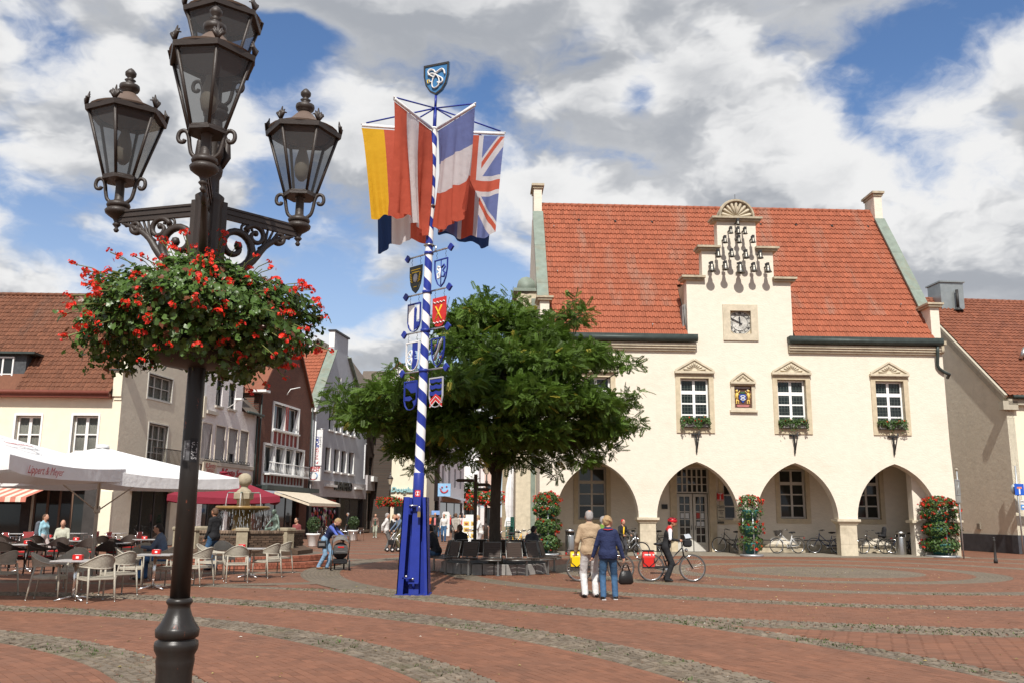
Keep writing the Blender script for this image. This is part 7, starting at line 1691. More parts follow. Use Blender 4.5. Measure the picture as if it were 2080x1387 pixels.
def place_chair(px, py, rz, label):
	global RC0
	x, y = gpt(px, py)
	if RC0 is None: RC0 = rattan_chair(label, (x, y, 0), rz); return RC0
	return dup(RC0, (x, y, 0), rz, label)
BT0 = None
def place_table(px, py, rz, label):
	global BT0
	x, y = gpt(px, py)
	if BT0 is None: BT0 = bistro_table(label, (x, y, 0), rz); r = BT0
	else: r = dup(BT0, (x, y, 0), rz, label)
	return x, y
NAPR = mat('red_plastic', (.52, .02, .018), .35);
def napkin_box(x, y, label, rz=.1):
	N_ = thing('napkin_box', label, 'napkin box', (x, y, .749), rz, 'red boxes on the cafe tables'); m = MB(); m.cbox((0, 0, .05), (.17, .11, .10), ch=.01); m.obj('box', NAPR, N_); m = MB(); m.box(-.06, .06, -.02, .02, .1, .104); m.obj('napkin', WHITE2, N_); m = MB(); m.box(-.02, .03, -.0565, -.0555, .03, .07); m.obj('print', WHITE2, N_)
# facing: rz = 0 faces the camera
for px, py, rz, lab in ((95, 1217, 1.75, 'rattan chair left of the nearest cafe table, seen from its open side'), (192, 1221, -1.75+PI*.0-.6, 'rattan chair right of the nearest cafe table with its woven back towards the viewer'), (238, 1208, -2.2, 'rattan chair just behind the right one at the nearest cafe table'), (146, 1196, .2, 'rattan chair behind the nearest cafe table facing the viewer'),
						(-8, 1208, -1.9, 'rattan chair cut off by the left edge of the picture'), (262, 1192, 1.9, 'rattan chair left of the second cafe table'), (345, 1192, -1.7, 'rattan chair half hidden behind the foreground lamp post'), (288, 1174, .3, 'rattan chair behind the second cafe table'), (356, 1176, -.6, 'rattan chair behind the lamp post at the second table'),
						(398, 1189, -1.9, 'rattan chair just right of the foreground lamp post'), (424, 1176, 1.5, 'rattan chair left of the third cafe table'), (478, 1181, -2.75, 'rattan chair in front of the third cafe table with its back to the viewer'), (541, 1172, -2.1, 'rattan chair at the right end of the front terrace row'), (566, 1163, -2.0, 'rattan chair behind the last one at the right end of the terrace'), (452, 1163, .5, 'rattan chair behind the third cafe table')):
	place_chair(px, py, rz, lab)
for px, py, rz, lab, nb in ((148, 1219, .1, 'nearest grey bistro table with shining metal foot and red box', True), (310, 1196, .2, 'second bistro table left of the lamp post with red box', True), (505, 1172, .1, 'third bistro table right of the lamp post with red box', True)):
	x, y = place_table(px, py, rz, lab)
	if nb: napkin_box(x+(.02 if px < 400 else -.22), y, {148: 'red napkin box on the nearest bistro table', 310: 'red napkin box on the table left of the lamp post', 505: 'red napkin box on the table right of the lamp post'}[px])
sh = random.Random(4)
DARKR = mat('dark_brown_rattan', (.045, .032, .025), .7, .15, 40, bump=.6, bscale=75, bdist=.01); DK0 = None
def dark_chair(loc, rz, lab):
	global DK0
	if DK0 is None:
		DK0 = dup(RC0, loc, rz, lab, 'dark rattan chairs under the white parasols')
		for ch in DK0.children:
			ch.data = ch.data.copy(); ch.data.materials[0] = DARKR
		c = MB(); c.cbox((0, 0, .475), (.46, .46, .045), ch=.015); c.obj('cushion', mat('red_cushion', (.42, .02, .02), .8), DK0); return DK0
	return dup(DK0, loc, rz, lab)
for rn, py, xs in (('front', 1168, (20, 78, 140, 215)), ('middle', 1152, (-20, 48, 110, 175, 245)), ('back', 1139, (10, 70, 130, 200, 262, 320))):
	for i, px in enumerate(xs):
		x, y = gpt(px+sh.uniform(-8, 8), py+sh.uniform(-2, 2)); dark_chair((x, y, 0), sh.choice((1.6, -1.6, .2, 2.9, -2.6)), '%s dark rattan chair from the left in the %s row under the white parasols' % (ORD[i], rn))
for i, (px, py) in enumerate(((50, 1160), (95, 1136), (150, 1146), (232, 1153), (290, 1140))):
	x, y = place_table(px, py, sh.uniform(0, .5), '%s bistro table from the left in the shade of the white parasols' % ORD[i])
	napkin_box(x, y, 'red napkin box on the %s shaded table from the left' % ORD[i])
# metal and red chairs of the second cafe, by the house
def steel_chair(label, loc, rz, cm):
	C = thing('metal_chair', label, 'chair', loc, rz, 'metal chairs by the corner house'); m = MB()
	for s in (-1, 1): m.tube([(s*.24, -.22, 0), (s*.24, -.2, .64), (s*.24, .18, .66), (s*.22, .24, .0)], .013, 6); m.tube([(s*.2, .2, .44), (s*.2, .26, .82)], .013, 6)
	m.obj('frame', ALU, C); b = MB(); b.cbox((0, .245, .68), (.42, .02, .28), ch=.008); b.obj('backrest', cm, C); b = MB(); b.cbox((0, 0, .45), (.42, .42, .02), ch=.006); b.obj('seat', cm, C); return C
SCR = mat('dull_red_seat', (.28, .05, .05), .6); SC0 = None
for px, py, rz, lab in ((52, 1121, .3, 'red seated metal chair near the walking woman'), (78, 1119, 2.9, 'red backed metal chair left of the bald man'), (20, 1123, 2.6, 'red metal chair at the far left table'), (182, 1117, -1.6, 'metal chair right of the bald man'), (230, 1120, 1.5, 'metal chair near the parasol pole'), (270, 1119, -1.7, 'metal chair right of the parasol pole')):
	x, y = gpt(px, py); SC0 = steel_chair(lab, (x, y, 0), rz, SCR) if SC0 is None else dup(SC0, (x, y, 0), rz, lab)
for px, py, lab in ((30, 1120, 'cafe table at the far left before the shop windows'), (150, 1118, 'cafe table of the bald man'), (232, 1117, 'cafe table beside the parasol pole')): place_table(px, py, 0, lab)

# parasols
CANV = flagmat('white_canvas', (.79, .785, .78), .10); CANR = flagmat('wine_red_canvas', (.22, .026, .042), .08)
ALUP = mat('parasol_pole_beige', (.62, .58, .50), .5)
def parasol(label, loc, half, rz, zrim, zpeak, cm, val=.24, pole=ALUP, script=None, logo=None, pz=None, sides=4):
	Pn = thing('parasol', label, 'parasol', loc, rz, 'cafe parasols'); m = MB(); nn = 12; c = [(half*math.sqrt(2)*math.cos(PI/4+i*PI/2), half*math.sqrt(2)*math.sin(PI/4+i*PI/2)) for i in range(4)]
	if sides == 8: c = [(half*1.08*math.cos(PI/8+i*PI/4), half*1.08*math.sin(PI/8+i*PI/4)) for i in range(8)]
	rg = random.Random(len(label))
	for i in range(len(c)):
		a, b = c[i], c[(i+1) % len(c)]; V = []; R = nn+1; rows = 8
		for r in range(rows+1):
			q = r/rows
			for j in range(R):
				t = j/nn; x, y = a[0]+(b[0]-a[0])*t, a[1]+(b[1]-a[1])*t; sag = .10*math.sin(PI*t)*q + .12*q*(1-q)
				V.append((x*q*(1-.02*math.sin(PI*t)*q), y*q*(1-.02*math.sin(PI*t)*q), zpeak+(zrim-zpeak)*q-sag))
		k0 = rows*R
		for j in range(R): x, y, z = V[k0+j]; t = j/nn; V.append((x*1.006+rg.uniform(-.006, .006), y*1.006+rg.uniform(-.006, .006), z-val*(1+.10*math.sin(t*PI*2+1))-(.03 if 0 < j < nn else 0)))
		f = [(r*R+j, r*R+j+1, (r+1)*R+j+1, (r+1)*R+j) for r in range(rows+1) for j in range(nn)]; m.add(V, f, 0, False)
	m.lathe([(.17, zpeak-.03), (.15, zpeak+.05), (.0, zpeak+.07)], 12, 0); m.obj('canopy', cm, Pn)
	p = MB(); p.tube([(0, 0, 0), (0, 0, zpeak)], .045, 10); p.lathe([(.07, 1.62), (.08, 1.66), (.08, 1.78), (.05, 1.8)], 12); p.obj('pole', pole, Pn)
	for i in range(len(c)):
		r = MB(); x, y = c[i]; r.tube([(x*.02, y*.02, zpeak-.12), (x*.97, y*.97, zrim-.03)], .02, 5); r.tube([(x*.02, y*.02, 1.72), (x*.45, y*.45, zpeak+(zrim-zpeak)*.45-.08)], .018, 5); r.obj('rib', pole, Pn)
	b = MB(); b.cbox((0, 0, .012), (.6, .6, .024), ch=.004); b.obj('base_plate', IRON, Pn)
	return Pn
KERBM = mat('grey_slab', (.22, .21, .2), .9, .1, 6)
SCRIPT = mat('faded_red_print', (.36, .06, .06), .8)
def parasol_print(Pn, side_rz, half, zrim, zpeak, txt):
	"""script on one valance and a round emblem on the slope above it"""
	T = Matrix.Rotation(side_rz, 4, 'Z'); tilt = math.atan2(zpeak-zrim, half)
	me = text_mesh(txt, .21, .001, shear=.4); me.materials.append(SCRIPT); o = link('script_print', me, Pn); o.matrix_local = T @ Matrix.Translation((half*-.50, -half*1.0-.035, zrim-.23)) @ Matrix.Rotation(PI/2, 4, 'X')
	e = MB(); e.lathe([(.40, 0), (.40, .004), (.412, .004), (.412, 0)], 40, 0, False, cap=False)
	for i in range(14): a = PI*(1.1+.8*i/13); e.box(-.02, .02, -.03, .03, 0, .004, 0, Matrix.Translation((.34*math.cos(a), .34*math.sin(a), 0)))
	s = math.hypot(half, zpeak-zrim); o = e.obj('ring_print', mat('faded_grey_print', (.42, .42, .43), .8), Pn); M_ = T @ Matrix.Translation((0, -half*.55, zpeak+(zrim-zpeak)*.55-.02)) @ Matrix.Rotation(tilt, 4, 'X'); o.matrix_local = M_
	me = text_mesh(txt, .16, .002, shear=.4); me.materials.append(SCRIPT); o = link('script_print', me, Pn); o.matrix_local = M_
P1 = parasol('near white square cafe parasol, its corner pointing at the viewer', (-11.35, 18.3, 0), 2.6, .03, 2.62, 3.45, CANV); parasol_print(P1, PI/2, 2.6, 2.62, 3.45, 'Lippert & Meyer')
P2 = parasol('white square cafe parasol with its pole in view, right of the near one', (-10.45, 23.3, 0), 2.42, -.36, 2.57, 3.28, CANV); parasol_print(P2, .0, 2.42, 2.57, 3.28, 'Lippert & Meyer')
parasol('wine red parasol in front of the white restaurant wall', (-11.3, 36.0, 0), 2.0, .35, 2.3, 3.2, CANR, .2, IRON)
def closed_parasol():
	c = dpt(1040, 1000, 52); Pn = thing('closed_parasol', 'tall furled white parasol left of the town hall', 'parasol', (c.x, 52, 0)); m = MB(); v = []; n = 20; pr = [(.05, 4.45), (.16, 4.2), (.30, 3.2), (.34, 2.2), (.27, 1.55), (.33, 1.3), (.36, 1.05)]
	for r, z in pr:
		for j in range(n): k = 1+.22*(1 if j % 2 else -1)*min(1, (4.45-z)); a = 2*PI*j/n; v.append((r*k*math.cos(a), r*k*math.sin(a), z))
	m.add(v, [(i*n+j, i*n+(j+1) % n, (i+1)*n+(j+1) % n, (i+1)*n+j) for i in range(len(pr)-1) for j in range(n)]); m.obj('canopy', CANV, Pn); p = MB(); p.tube([(0, 0, 0), (0, 0, 4.5)], .05, 8); p.obj('pole', STEEL, Pn); p = MB(); p.cbox((0, 0, .1), (.8, .8, .2)); p.obj('base_slab', KERBM, Pn)
closed_parasol()

# ------------------------------------------------------------------ flower towers before the arcade, bins, bollard, signs
TEAL = mat('teal_planter', (.04, .17, .16), .5, .1, 5)
TOWLEAF = leafmat('tower_leaf', (.060, .115, .024), .5, .25, .45)
def flower_tower(label, px, py, tiers, R, seed, dense, nfl):
	y = {1111: 39.55}.get(px) or gpt(px, py)[1]; x = dpt(px, py, y).x; B = thing('flower_tower', label, 'planter', (x, y, 0), 0, 'tiered flower towers in front of the arcade'); rg = np.random.default_rng(seed); H = 2.35
	p = MB(); p.tube([(.05, -R*.55, .08), (.02, -R*.55, 1.9)], .03, 7); p.tube([(-.3, R*.2, .08), (-.3, R*.2, 1.9)], .025, 6); p.obj('support_pole', mat('galvanised_steel', (.45, .47, .48), .45, .1, 6, metal=.7), B)
	b = MB(); b.lathe([(R*.85, 0), (R*.88, .05), (R*.85, .09), (0, .09)], 28, cap=False); b.obj('base_plate', MATS['galvanised_steel'], B)
	for i in range(tiers):
		z = .12+i*(H-.25)/tiers; m = MB(); m.lathe([(R*.42, z), (R*.60, z+.42), (R*.62, z+.46), (R*.56, z+.46), (R*.5, z+.36)], 24); m.obj('pot', TEAL, B)
	LV, LF = leaf_shape(7); Ps = []; Ns = []
	for i in range(tiers):
		zc = .12+i*(H-.25)/tiers+.50; n = dense
		a = rg.uniform(0, 2*PI, n); q = rg.uniform(.55, 1.0, n)**.6; dz = rg.uniform(-1, 1, n); rr = R*q*np.sqrt(np.maximum(.1, 1-.55*dz**2))*(1+.12*np.sin(a*3+i*2)); Ps.append(np.stack([rr*np.cos(a), rr*np.sin(a), zc+dz*.30-.10*q], 1)); Ns.append(np.stack([np.cos(a), np.sin(a), dz*.6+.5], 1)+rg.normal(0, .4, (n, 3)))
	n = dense; d = rg.normal(size=(n, 3)); d /= np.linalg.norm(d, axis=1)[:, None]; d[:, 2] = np.abs(d[:, 2]); Ps.append(d*np.array([R*.95, R*.95, .42])*rg.uniform(.7, 1.05, (n, 1))+np.array([0, 0, H-.12])); Ns.append(d+rg.normal(0, .4, (n, 3)))
	P = np.concatenate(Ps); N_ = np.concatenate(Ns); k = len(P); o = link('foliage', scatter_mesh('foliage', LV, LF, P, rots(k, N_, rg.uniform(0, 6, k)), rg.uniform(.035, .065, k), TOWLEAF, rg.normal(0, .4, k).clip(-1, 1)), B); o['kind'] = 'stuff'
	heads = [umbel(rg, 12, .07) for _ in range(4)]
	for i in range(nfl):
		j = int(rg.integers(k)); p = P[j].copy();
		if rg.random() < .45: j = int(rg.integers(k-dense, k)); p = P[j].copy()
		p[:2] *= 1.08; o = link('blossom', heads[i % 4], B, tuple(p)); o.rotation_euler = tuple(rg.uniform(-1, 1, 3)); o.scale = (float(rg.uniform(.75, 1.25)),)*3
flower_tower('bushy flower tower of red blossoms at the left corner of the arcade', 1111, 1117, 3, .60, 1, 750, 120)
flower_tower('teal tiered flower tower with gaps, in front of the second pillar', 1527, 1129, 3, .58, 2, 230, 60)
flower_tower('dense flower tower of red blossoms at the right end of the arcade', 1915, 1131, 3, .82, 3, 850, 190)
def bin_(label, px, py):
	y = {1158: 40.0}.get(px) or gpt(px, py)[1]; x = dpt(px, py, y).x; B = thing('litter_bin', label, 'litter bin', (x, y, 0), 0, 'steel litter bins'); m = MB(); m.lathe([(.215, 0), (.22, .03), (.22, .82), (.215, .84)], 32); m.obj('body', STEEL, B)
	m = MB(); m.lathe([(.19, .84), (.19, .97)], 28, cap=False); m.obj('opening', BLACKROOM, B); m = MB(); m.lathe([(.22, .97), (.22, 1.04), (.17, 1.10), (.08, 1.13), (.0, 1.135)], 32); m.obj('lid', STEEL, B)
	for i in range(3): a = i*2.1+.3; m = MB(); m.box(-.03, .03, -.012, .012, .83, .98, 0, Matrix.Rotation(a, 4, 'Z') @ Matrix.Translation((0, .205, 0))); m.obj('post', STEEL, B)
bin_('steel litter bin beside the left flower tower', 1158, 1124); bin_('steel litter bin in front of the last arch on the right', 1832, 1128)
x, y = gpt(2023, 1143); B = thing('bollard', 'slim black bollard before the shaded flank of the neighbour house', 'bollard', (x, y, 0)); m = MB(); m.lathe([(.075, 0), (.075, .12), (.05, .16), (.045, .82), (.06, .85), (.06, .88), (.035, .9), (.05, .93), (.05, .97), (.0, 1.0)], 16); m.obj('post', IRON, B)
GSTEEL = MATS['galvanised_steel']
def signs():
	x, y = gpt(1958, 1134); S = thing('sign_frame', 'narrow grey sign frame on a post right of the last flower tower', 'sign', (x, y, 0), .5); m = MB(); m.tube([(0, 0, 0), (0, 0, 3.75)], .03, 8); m.obj('post', GSTEEL, S)
	m = MB(); m.cbox((-.12, -.05, 2.85), (.30, .05, 1.0), ch=.01); m.obj('board', mat('grey_sign_back', (.25, .25, .23), .5), S); m = MB(); m.prism([R4(-.26, .02, 2.68, 3.33), R4(-.24, .0, 2.71, 3.30)], -.09, -.076); m.tube([(-.2, -.085, 2.75), (-.04, -.085, 3.25)], .012, 5); m.obj('frame', GSTEEL, S); m = MB(); m.sphere((.0, 0, 3.78), .07, 10); m.obj('knob', BULB, S)
	x, y = gpt(2079, 1125); x2 = dpt(2064, 1000, y).x; S = thing('dead_end_sign', 'blue dead end road sign on a steel post at the right edge', 'road sign', (x, y, 0)); m = MB(); m.tube([(0, 0, 0), (0, 0, 4.3)], .04, 8); m.obj('post', GSTEEL, S)
	m = MB(); m.cbox((.06, -.07, 3.13), (.46, .02, .56), ch=.006); o = m.obj('panel', mat('road_sign_blue', (.02, .10, .50), .4), S); m = MB(); m.box(.025, .095, -.086, -.081, 2.90, 3.17); o1 = m.obj('white_bar', WHITE2, S); m = MB(); m.box(-.06, .18, -.088, -.081, 3.172, 3.26); m.obj('red_bar', mat('road_sign_orange', (.70, .22, .12), .5), S)
	m = MB(); m.lathe([(.30, -.005), (.30, .005)], 24, M=Matrix.Translation((.0, .06, 3.15)) @ Matrix.Rotation(PI/2, 4, 'X')); m.obj('round_back', mat('sign_back_alu', (.30, .31, .31), .5, metal=.5), S)
	P_ = thing('street_plate', 'white and blue street name plates on the dead end sign post', 'sign', (x, y, 0)); m = MB(); m.box(.08, .75, -.02, .0, 2.42, 2.62); m.obj('plate', WHITE2, P_); lettering('MÜN', .17, LETTER_B, P_, (.28, -.023, 2.52)); m = MB(); m.box(.08, .75, -.02, .0, 2.14, 2.40); m.obj('plate', mat('pale_blue_plate', (.10, .28, .62), .5), P_); m = MB(); m.lathe([(.06, -.003), (.06, .003)], 16, M=Matrix.Translation((.2, -.024, 2.27)) @ Matrix.Rotation(PI/2, 4, 'X')); m.obj('round_print', WHITE2, P_)
	# tourist information sign and plaques in the arcade
	def plaque(name, label, x0, x1, z0, z1, m_, txt=(), cat='sign'):
		p = HALL_M @ Vector(((x0+x1)/2, 2.87, (z0+z1)/2)); S = thing(name, label, cat, tuple(p), HA); w, h = (x1-x0)/2, (z1-z0)/2; b = MB(); b.box(-w, w, -.02, .02, -h, h); b.obj('panel', m_, S)
		for t, s, z, mt in txt: lettering(t, s, mt, S, (0, -.022, z), depth=.002, bold=.004)
	plaque('information_sign', 'red tourist information sign with white letter i beside the door', 8.66, 8.98, 2.42, 2.80, mat('info_red', (.55, .03, .03), .5), (('i', .36, -.01, WHITE2), ('TOURIST', .06, .155, WHITE2), ('INFORMATION', .045, -.15, WHITE2)))
	plaque('opening_hours_plaque', 'pale stone plaque with dark lines below the red sign', 8.66, 9.02, 1.55, 2.25, mat('pale_plaque', (.50, .46, .36), .6), (('Öffnungszeiten', .055, .28, LETTER_B), ('Stadtinformation', .05, .2, LETTER_B), ('Montag-Freitag', .045, .08, LETTER_B), ('Samstag', .045, .0, LETTER_B), ('Sonntag', .045, -.08, LETTER_B), ('Bürgerbüro', .05, -.24, LETTER_B)))
	plaque('small_plaque', 'small dark plaque low on the wall right of the door', 8.66, 8.96, 1.36, 1.46, mat('dark_plaque', (.08, .075, .06), .5)); plaque('square_plaque', 'small black square plaque on the wall left of the door', 6.0, 6.28, 2.02, 2.24, LETTER_B)
signs()
# window boxes on the town hall
for k, u in enumerate(UC):
	p = HALL_M @ Vector((u-.02, -.10, 5.66)); B = thing('window_box', ['flower box under the leftmost upper window of the town hall, half behind the tree', 'flower box under the upper window left of the coat of arms', 'flower box under the upper window right of the coat of arms', 'flower box under the rightmost upper window of the town hall'][k], 'flower box', tuple(p), HA, 'window boxes on the town hall')
	m = MB(); m.box(-.62, .62, -.10, .14, -.02, .19); m.obj('trough', mat('grey_trough', (.24, .23, .22), .7, .1, 6), B); rg = np.random.default_rng(20+k); LV, LF = leaf_shape(7); n = 900; P = np.stack([rg.uniform(-.68, .66, n), rg.normal(-.02, .11, n)-.05, .23+rg.normal(0, .07, n)+.05*np.sin(rg.uniform(0, 6, n))], 1); P[:, 2] -= (P[:, 1] < -.1)*rg.uniform(0, .28, n)*(np.sin(P[:, 0]*9+k) > .1)
	o = link('foliage', scatter_mesh('foliage', LV, LF, P, rots(n, rg.normal(0, .5, (n, 3))+np.array([0, -.6, .6]), rg.uniform(0, 6, n)), rg.uniform(.025, .05, n), TOWLEAF, rg.normal(0, .4, n).clip(-1, 1)), B); o['kind'] = 'stuff'
	hd = umbel(rg, 8, .05)
	for i in range(7): o = link('blossom', hd, B, (rg.uniform(-.6, .6), -.14, .26+rg.normal(0, .07)))
# street lamps with flower baskets down the street
def far_lamp(px, Y, rx, lab, seed, bz=2.75):
	c = dpt(px, 1000, Y); T = thing('street_lamp', lab, 'street lamp', (c.x, Y, 0), 0, 'street lamps down the shopping street'); m = MB(); m.lathe([(.13, 0), (.13, .8), (.15, .85), (.08, 1.0), (.065, 3.6), (.1, 3.65), (.05, 3.75), (.04, 4.1)], 12); m.obj('post', LAMPMET, T)
	m = MB(); m.lathe([(.10, 4.12), (.24, 4.66), (.27, 4.68), (.12, 4.85), (.05, 4.98), (.07, 5.05), (.0, 5.2)], 6, sm=False); m.obj('lantern', LAMPMET, T); g = MB(); g.lathe([(.115, 4.16), (.235, 4.6)], 6, sm=False, cap=False); g.obj('lantern_glass', mat('amber_glass', (.45, .38, .28), .3), T)
	flower_basket('hanging_basket', lab.replace('street lamp', 'flower basket on the lamp'), 'flower basket', (c.x, Y, bz), rx, rx*.5, 460, 110, 0, 'flower baskets down the shopping street', sc=rx/.8, leafr=.095, bowl=True, seed=seed)
FARL = ((792, 78, .92, 'street lamp before the cream shop front left of the striped pole', 31), (877, 96, .92, 'street lamp just right of the striped pole', 32), (949, 122, .9, 'street lamp far down the street left of the wooden signpost', 33), (988, 56, .98, 'street lamp behind the tree trunk', 34))
for px, Y, rx, lab, sd in FARL: far_lamp(px, Y, rx, lab, sd)
# wooden finger post
def finger_post():
	c = dpt(966, 1000, 29.6); S = thing('finger_post', 'brown wooden signpost with three fingers behind the ring bench', 'signpost', (c.x, 29.6, 0)); W_ = mat('grey_brown_wood', (.10, .075, .055), .8, .2, 6, stretch=(1, 1, .2)); m = MB(); m.box(-.055, .055, -.055, .055, 0, 2.95); m.obj('post', W_, S)
	for z, s, l in ((2.75, -1, .66), (2.62, 1, .48), (2.47, 1, .48)): m = MB(); m.prism([[(s*.06, z-.05), (s*(l-.07), z-.05), (s*l, z), (s*(l-.07), z+.05), (s*.06, z+.05)][::s]], -.02, .02); m.obj('finger_board', W_, S)
finger_post()
def menu_board():
	c = dpt(955, 1060, 50); S = thing('menu_board', 'white menu stand with rows of food pictures in the street', 'sign', (c.x, 50, 0)); m = MB(); m.box(-.42, .42, -.04, .04, .25, 1.5, 0); m.box(-.25, .25, -.03, .03, 1.5, 1.68, 0); m.obj('board', WHITE2, S); m = MB()
	for s in (-.3, .3): m.tube([(s, -.2, 0), (s, 0, .4)], .02, 5); m.tube([(s, .25, 0), (s, 0, .4)], .02, 5)
	m.obj('leg', STEEL, S); FD, FE = mat('food_brown', (.30, .13, .05), .7), mat('food_yellow', (.62, .45, .12), .7)
	for r in range(3):
		for q in (-.2, .2): m = MB(); m.box(q-.15, q+.15, -.046, -.041, .45+.32*r, .68+.32*r, 1); m.lathe([(.09, 0), (.08, .01), (0, .012)], 12, 0, M=Matrix.Translation((q, -.047, .56+.32*r)) @ Matrix.Rotation(PI/2, 4, 'X') @ Matrix.Diagonal((1, .7, 1, 1))); m.obj('food_picture', [FD if (r+int(q > 0)) % 2 else mat('food_red', (.4, .1, .04), .7), FE], S)
	c = dpt(906, 1045, 70); S = thing('tall_sign', 'tall white rounded sign board standing by the shop in the street', 'sign', (c.x, 70, 0)); m = MB(); m.prism([[(-.28, .1), (.28, .1), (.28, 1.75), (.2, 1.9), (-.2, 1.9), (-.28, 1.75)]], -.04, .04, 0); m.obj('board', WHITE2, S); m = MB()
	for i in range(7): m.box(-.07, .07, -.05, -.041, .35+.2*i, .47+.2*i)
	m.obj('vertical_print', mat('faded_green_print', (.25, .4, .3), .7), S)
menu_board()
def stacked_chairs():
	GR = mat('dark_green_plastic', (.015, .075, .055), .4); k = 0
	s = MB(); s.cbox((0, 0, .42), (.46, .44, .03), ch=.01)
	for x in (-.21, .21): s.tube([(x, -.2, 0), (x, -.18, .66), (x, .2, .66)], .018, 5); s.tube([(x, .2, 0), (x, .2, .84)], .018, 5)
	for i in range(5): s.box(-.19+.08*i, -.13+.08*i, .2, .225, .5, .86)
	s.cbox((0, .215, .86), (.46, .04, .05), ch=.01); me = s.mesh('garden_chair', GR)
	for st, px in enumerate((1040, 1054)):
		c = dpt(px, 1060, 44)
		for i in range(8):
			o = link('garden_chair', me, None, (c.x, 44+.02*i, .10*i), rz=-.6+.5*st); tag(o, 'dark green garden chair, %s from the ground in the %s stack by the town hall' % (ORD[i], 'left' if st == 0 else 'right'), 'chair', 'stacked green garden chairs')
stacked_chairs()
def potted(px, py, lab, h=1.0):
	x, y = gpt(px, py); B = thing('potted_shrub', lab, 'plant', (x, y, 0), 0, 'shrubs in white pots'); m = MB(); m.lathe([(.20, 0), (.22, .03), (.32, .56), (.36, .58), (.36, .66), (.31, .66), (.29, .6), (.0, .58)], 24); m.obj('pot', WHITE, B)
	rg = np.random.default_rng(int(px)); n = 700; LV, LF = leaf_shape(7); d = rg.normal(size=(n, 3)); d /= np.linalg.norm(d, axis=1)[:, None]; P = d*rg.uniform(.4, 1, (n, 1))**.5*np.array([.36, .36, .42])+np.array([0, 0, .66+h*.45]); o = link('foliage', scatter_mesh('foliage', LV, LF, P, rots(n, d+rg.normal(0, .5, (n, 3)), rg.uniform(0, 6, n)), rg.uniform(.03, .06, n), leafmat('box_leaf', (.05, .085, .03), .45, .2), rg.normal(0, .4, n).clip(-1, 1)), B); o['kind'] = 'stuff'; s = MB(); s.tube([(0, 0, .55), (0, 0, 1.05)], .025, 6); s.obj('stem', BARK, B)
potted(635, 1109, 'small shrub in a white pot right of the fountain'); potted(717, 1097, 'small shrub in a white pot before the shop door')
# dark cafe chairs by the shop windows in the street
for i, (px, py, rz) in enumerate(((650, 1098, .5), (660, 1093, 3), (672, 1100, 2.2), (690, 1098, -1), (700, 1101, 1.8), (728, 1098, -.4))):
	x, y = gpt(px, py); DC = steel_chair('dark wicker street cafe chair before the grey gable house', (x, y, 0), rz, mat('dark_wicker', (.05, .028, .02), .7)) if i == 0 else dup(DC0, (x, y, 0), rz); DC0 = DC0 if i else DC; DC['label'] = '%s dark wicker chair from the left before the grey gable house' % ORD[i]; DC['group'] = 'dark chairs before the grey gable house'
# ------------------------------------------------------------------ bodies: one continuous skin grown from rounded limbs (surface nets over a distance field)
def surface_nets(vol, org, h):
	ins = vol < 0; nx, ny, nz = vol.shape
	c = np.stack([ins[i:nx-1+i, j:ny-1+j, k:nz-1+k] for i in (0, 1) for j in (0, 1) for k in (0, 1)], -1); act = c.any(-1) & ~c.all(-1); I = np.argwhere(act)
	idx = np.full(act.shape, -1, np.int64); idx[tuple(I.T)] = np.arange(len(I)); S = np.zeros((len(I), 3)); cnt = np.zeros(len(I))
	cor = [np.array((i, j, k)) for i in (0, 1) for j in (0, 1) for k in (0, 1)]; val = [vol[tuple((I+o).T)] for o in cor]
	for a in range(8):
		for ax in range(3):
			if cor[a][ax] == 0:
				b = a + (4, 2, 1)[ax]; va, vb = val[a], val[b]; m = (va < 0) != (vb < 0); t = np.where(m, va/np.where(m, va-vb, 1), 0)
				p = cor[a][None] + t[:, None]*(cor[b]-cor[a])[None]; S[m] += p[m]; cnt[m] += 1
	V = org + h*(I + S/np.maximum(cnt, 1)[:, None]); Fs = []
	for ax in range(3):
		sl0 = [slice(None)]*3; sl1 = [slice(None)]*3; sl0[ax] = slice(0, -1); sl1[ax] = slice(1, None)
		e = ins[tuple(sl0)] != ins[tuple(sl1)]; E = np.argwhere(e); u, w = (ax+1) % 3, (ax+2) % 3
		E = E[(E[:, u] > 0) & (E[:, w] > 0) & (E[:, u] < vol.shape[u]-1) & (E[:, w] < vol.shape[w]-1)]
		du = np.zeros(3, int); du[u] = 1; dw = np.zeros(3, int); dw[w] = 1
		q = np.stack([idx[tuple((E-du-dw).T)], idx[tuple((E-dw).T)], idx[tuple(E.T)], idx[tuple((E-du).T)]], 1); flip = ~ins[tuple(E.T)]; q[flip] = q[flip][:, ::-1]; Fs.append(q)
	F = np.concatenate(Fs); return V, F[(F >= 0).all(1)]
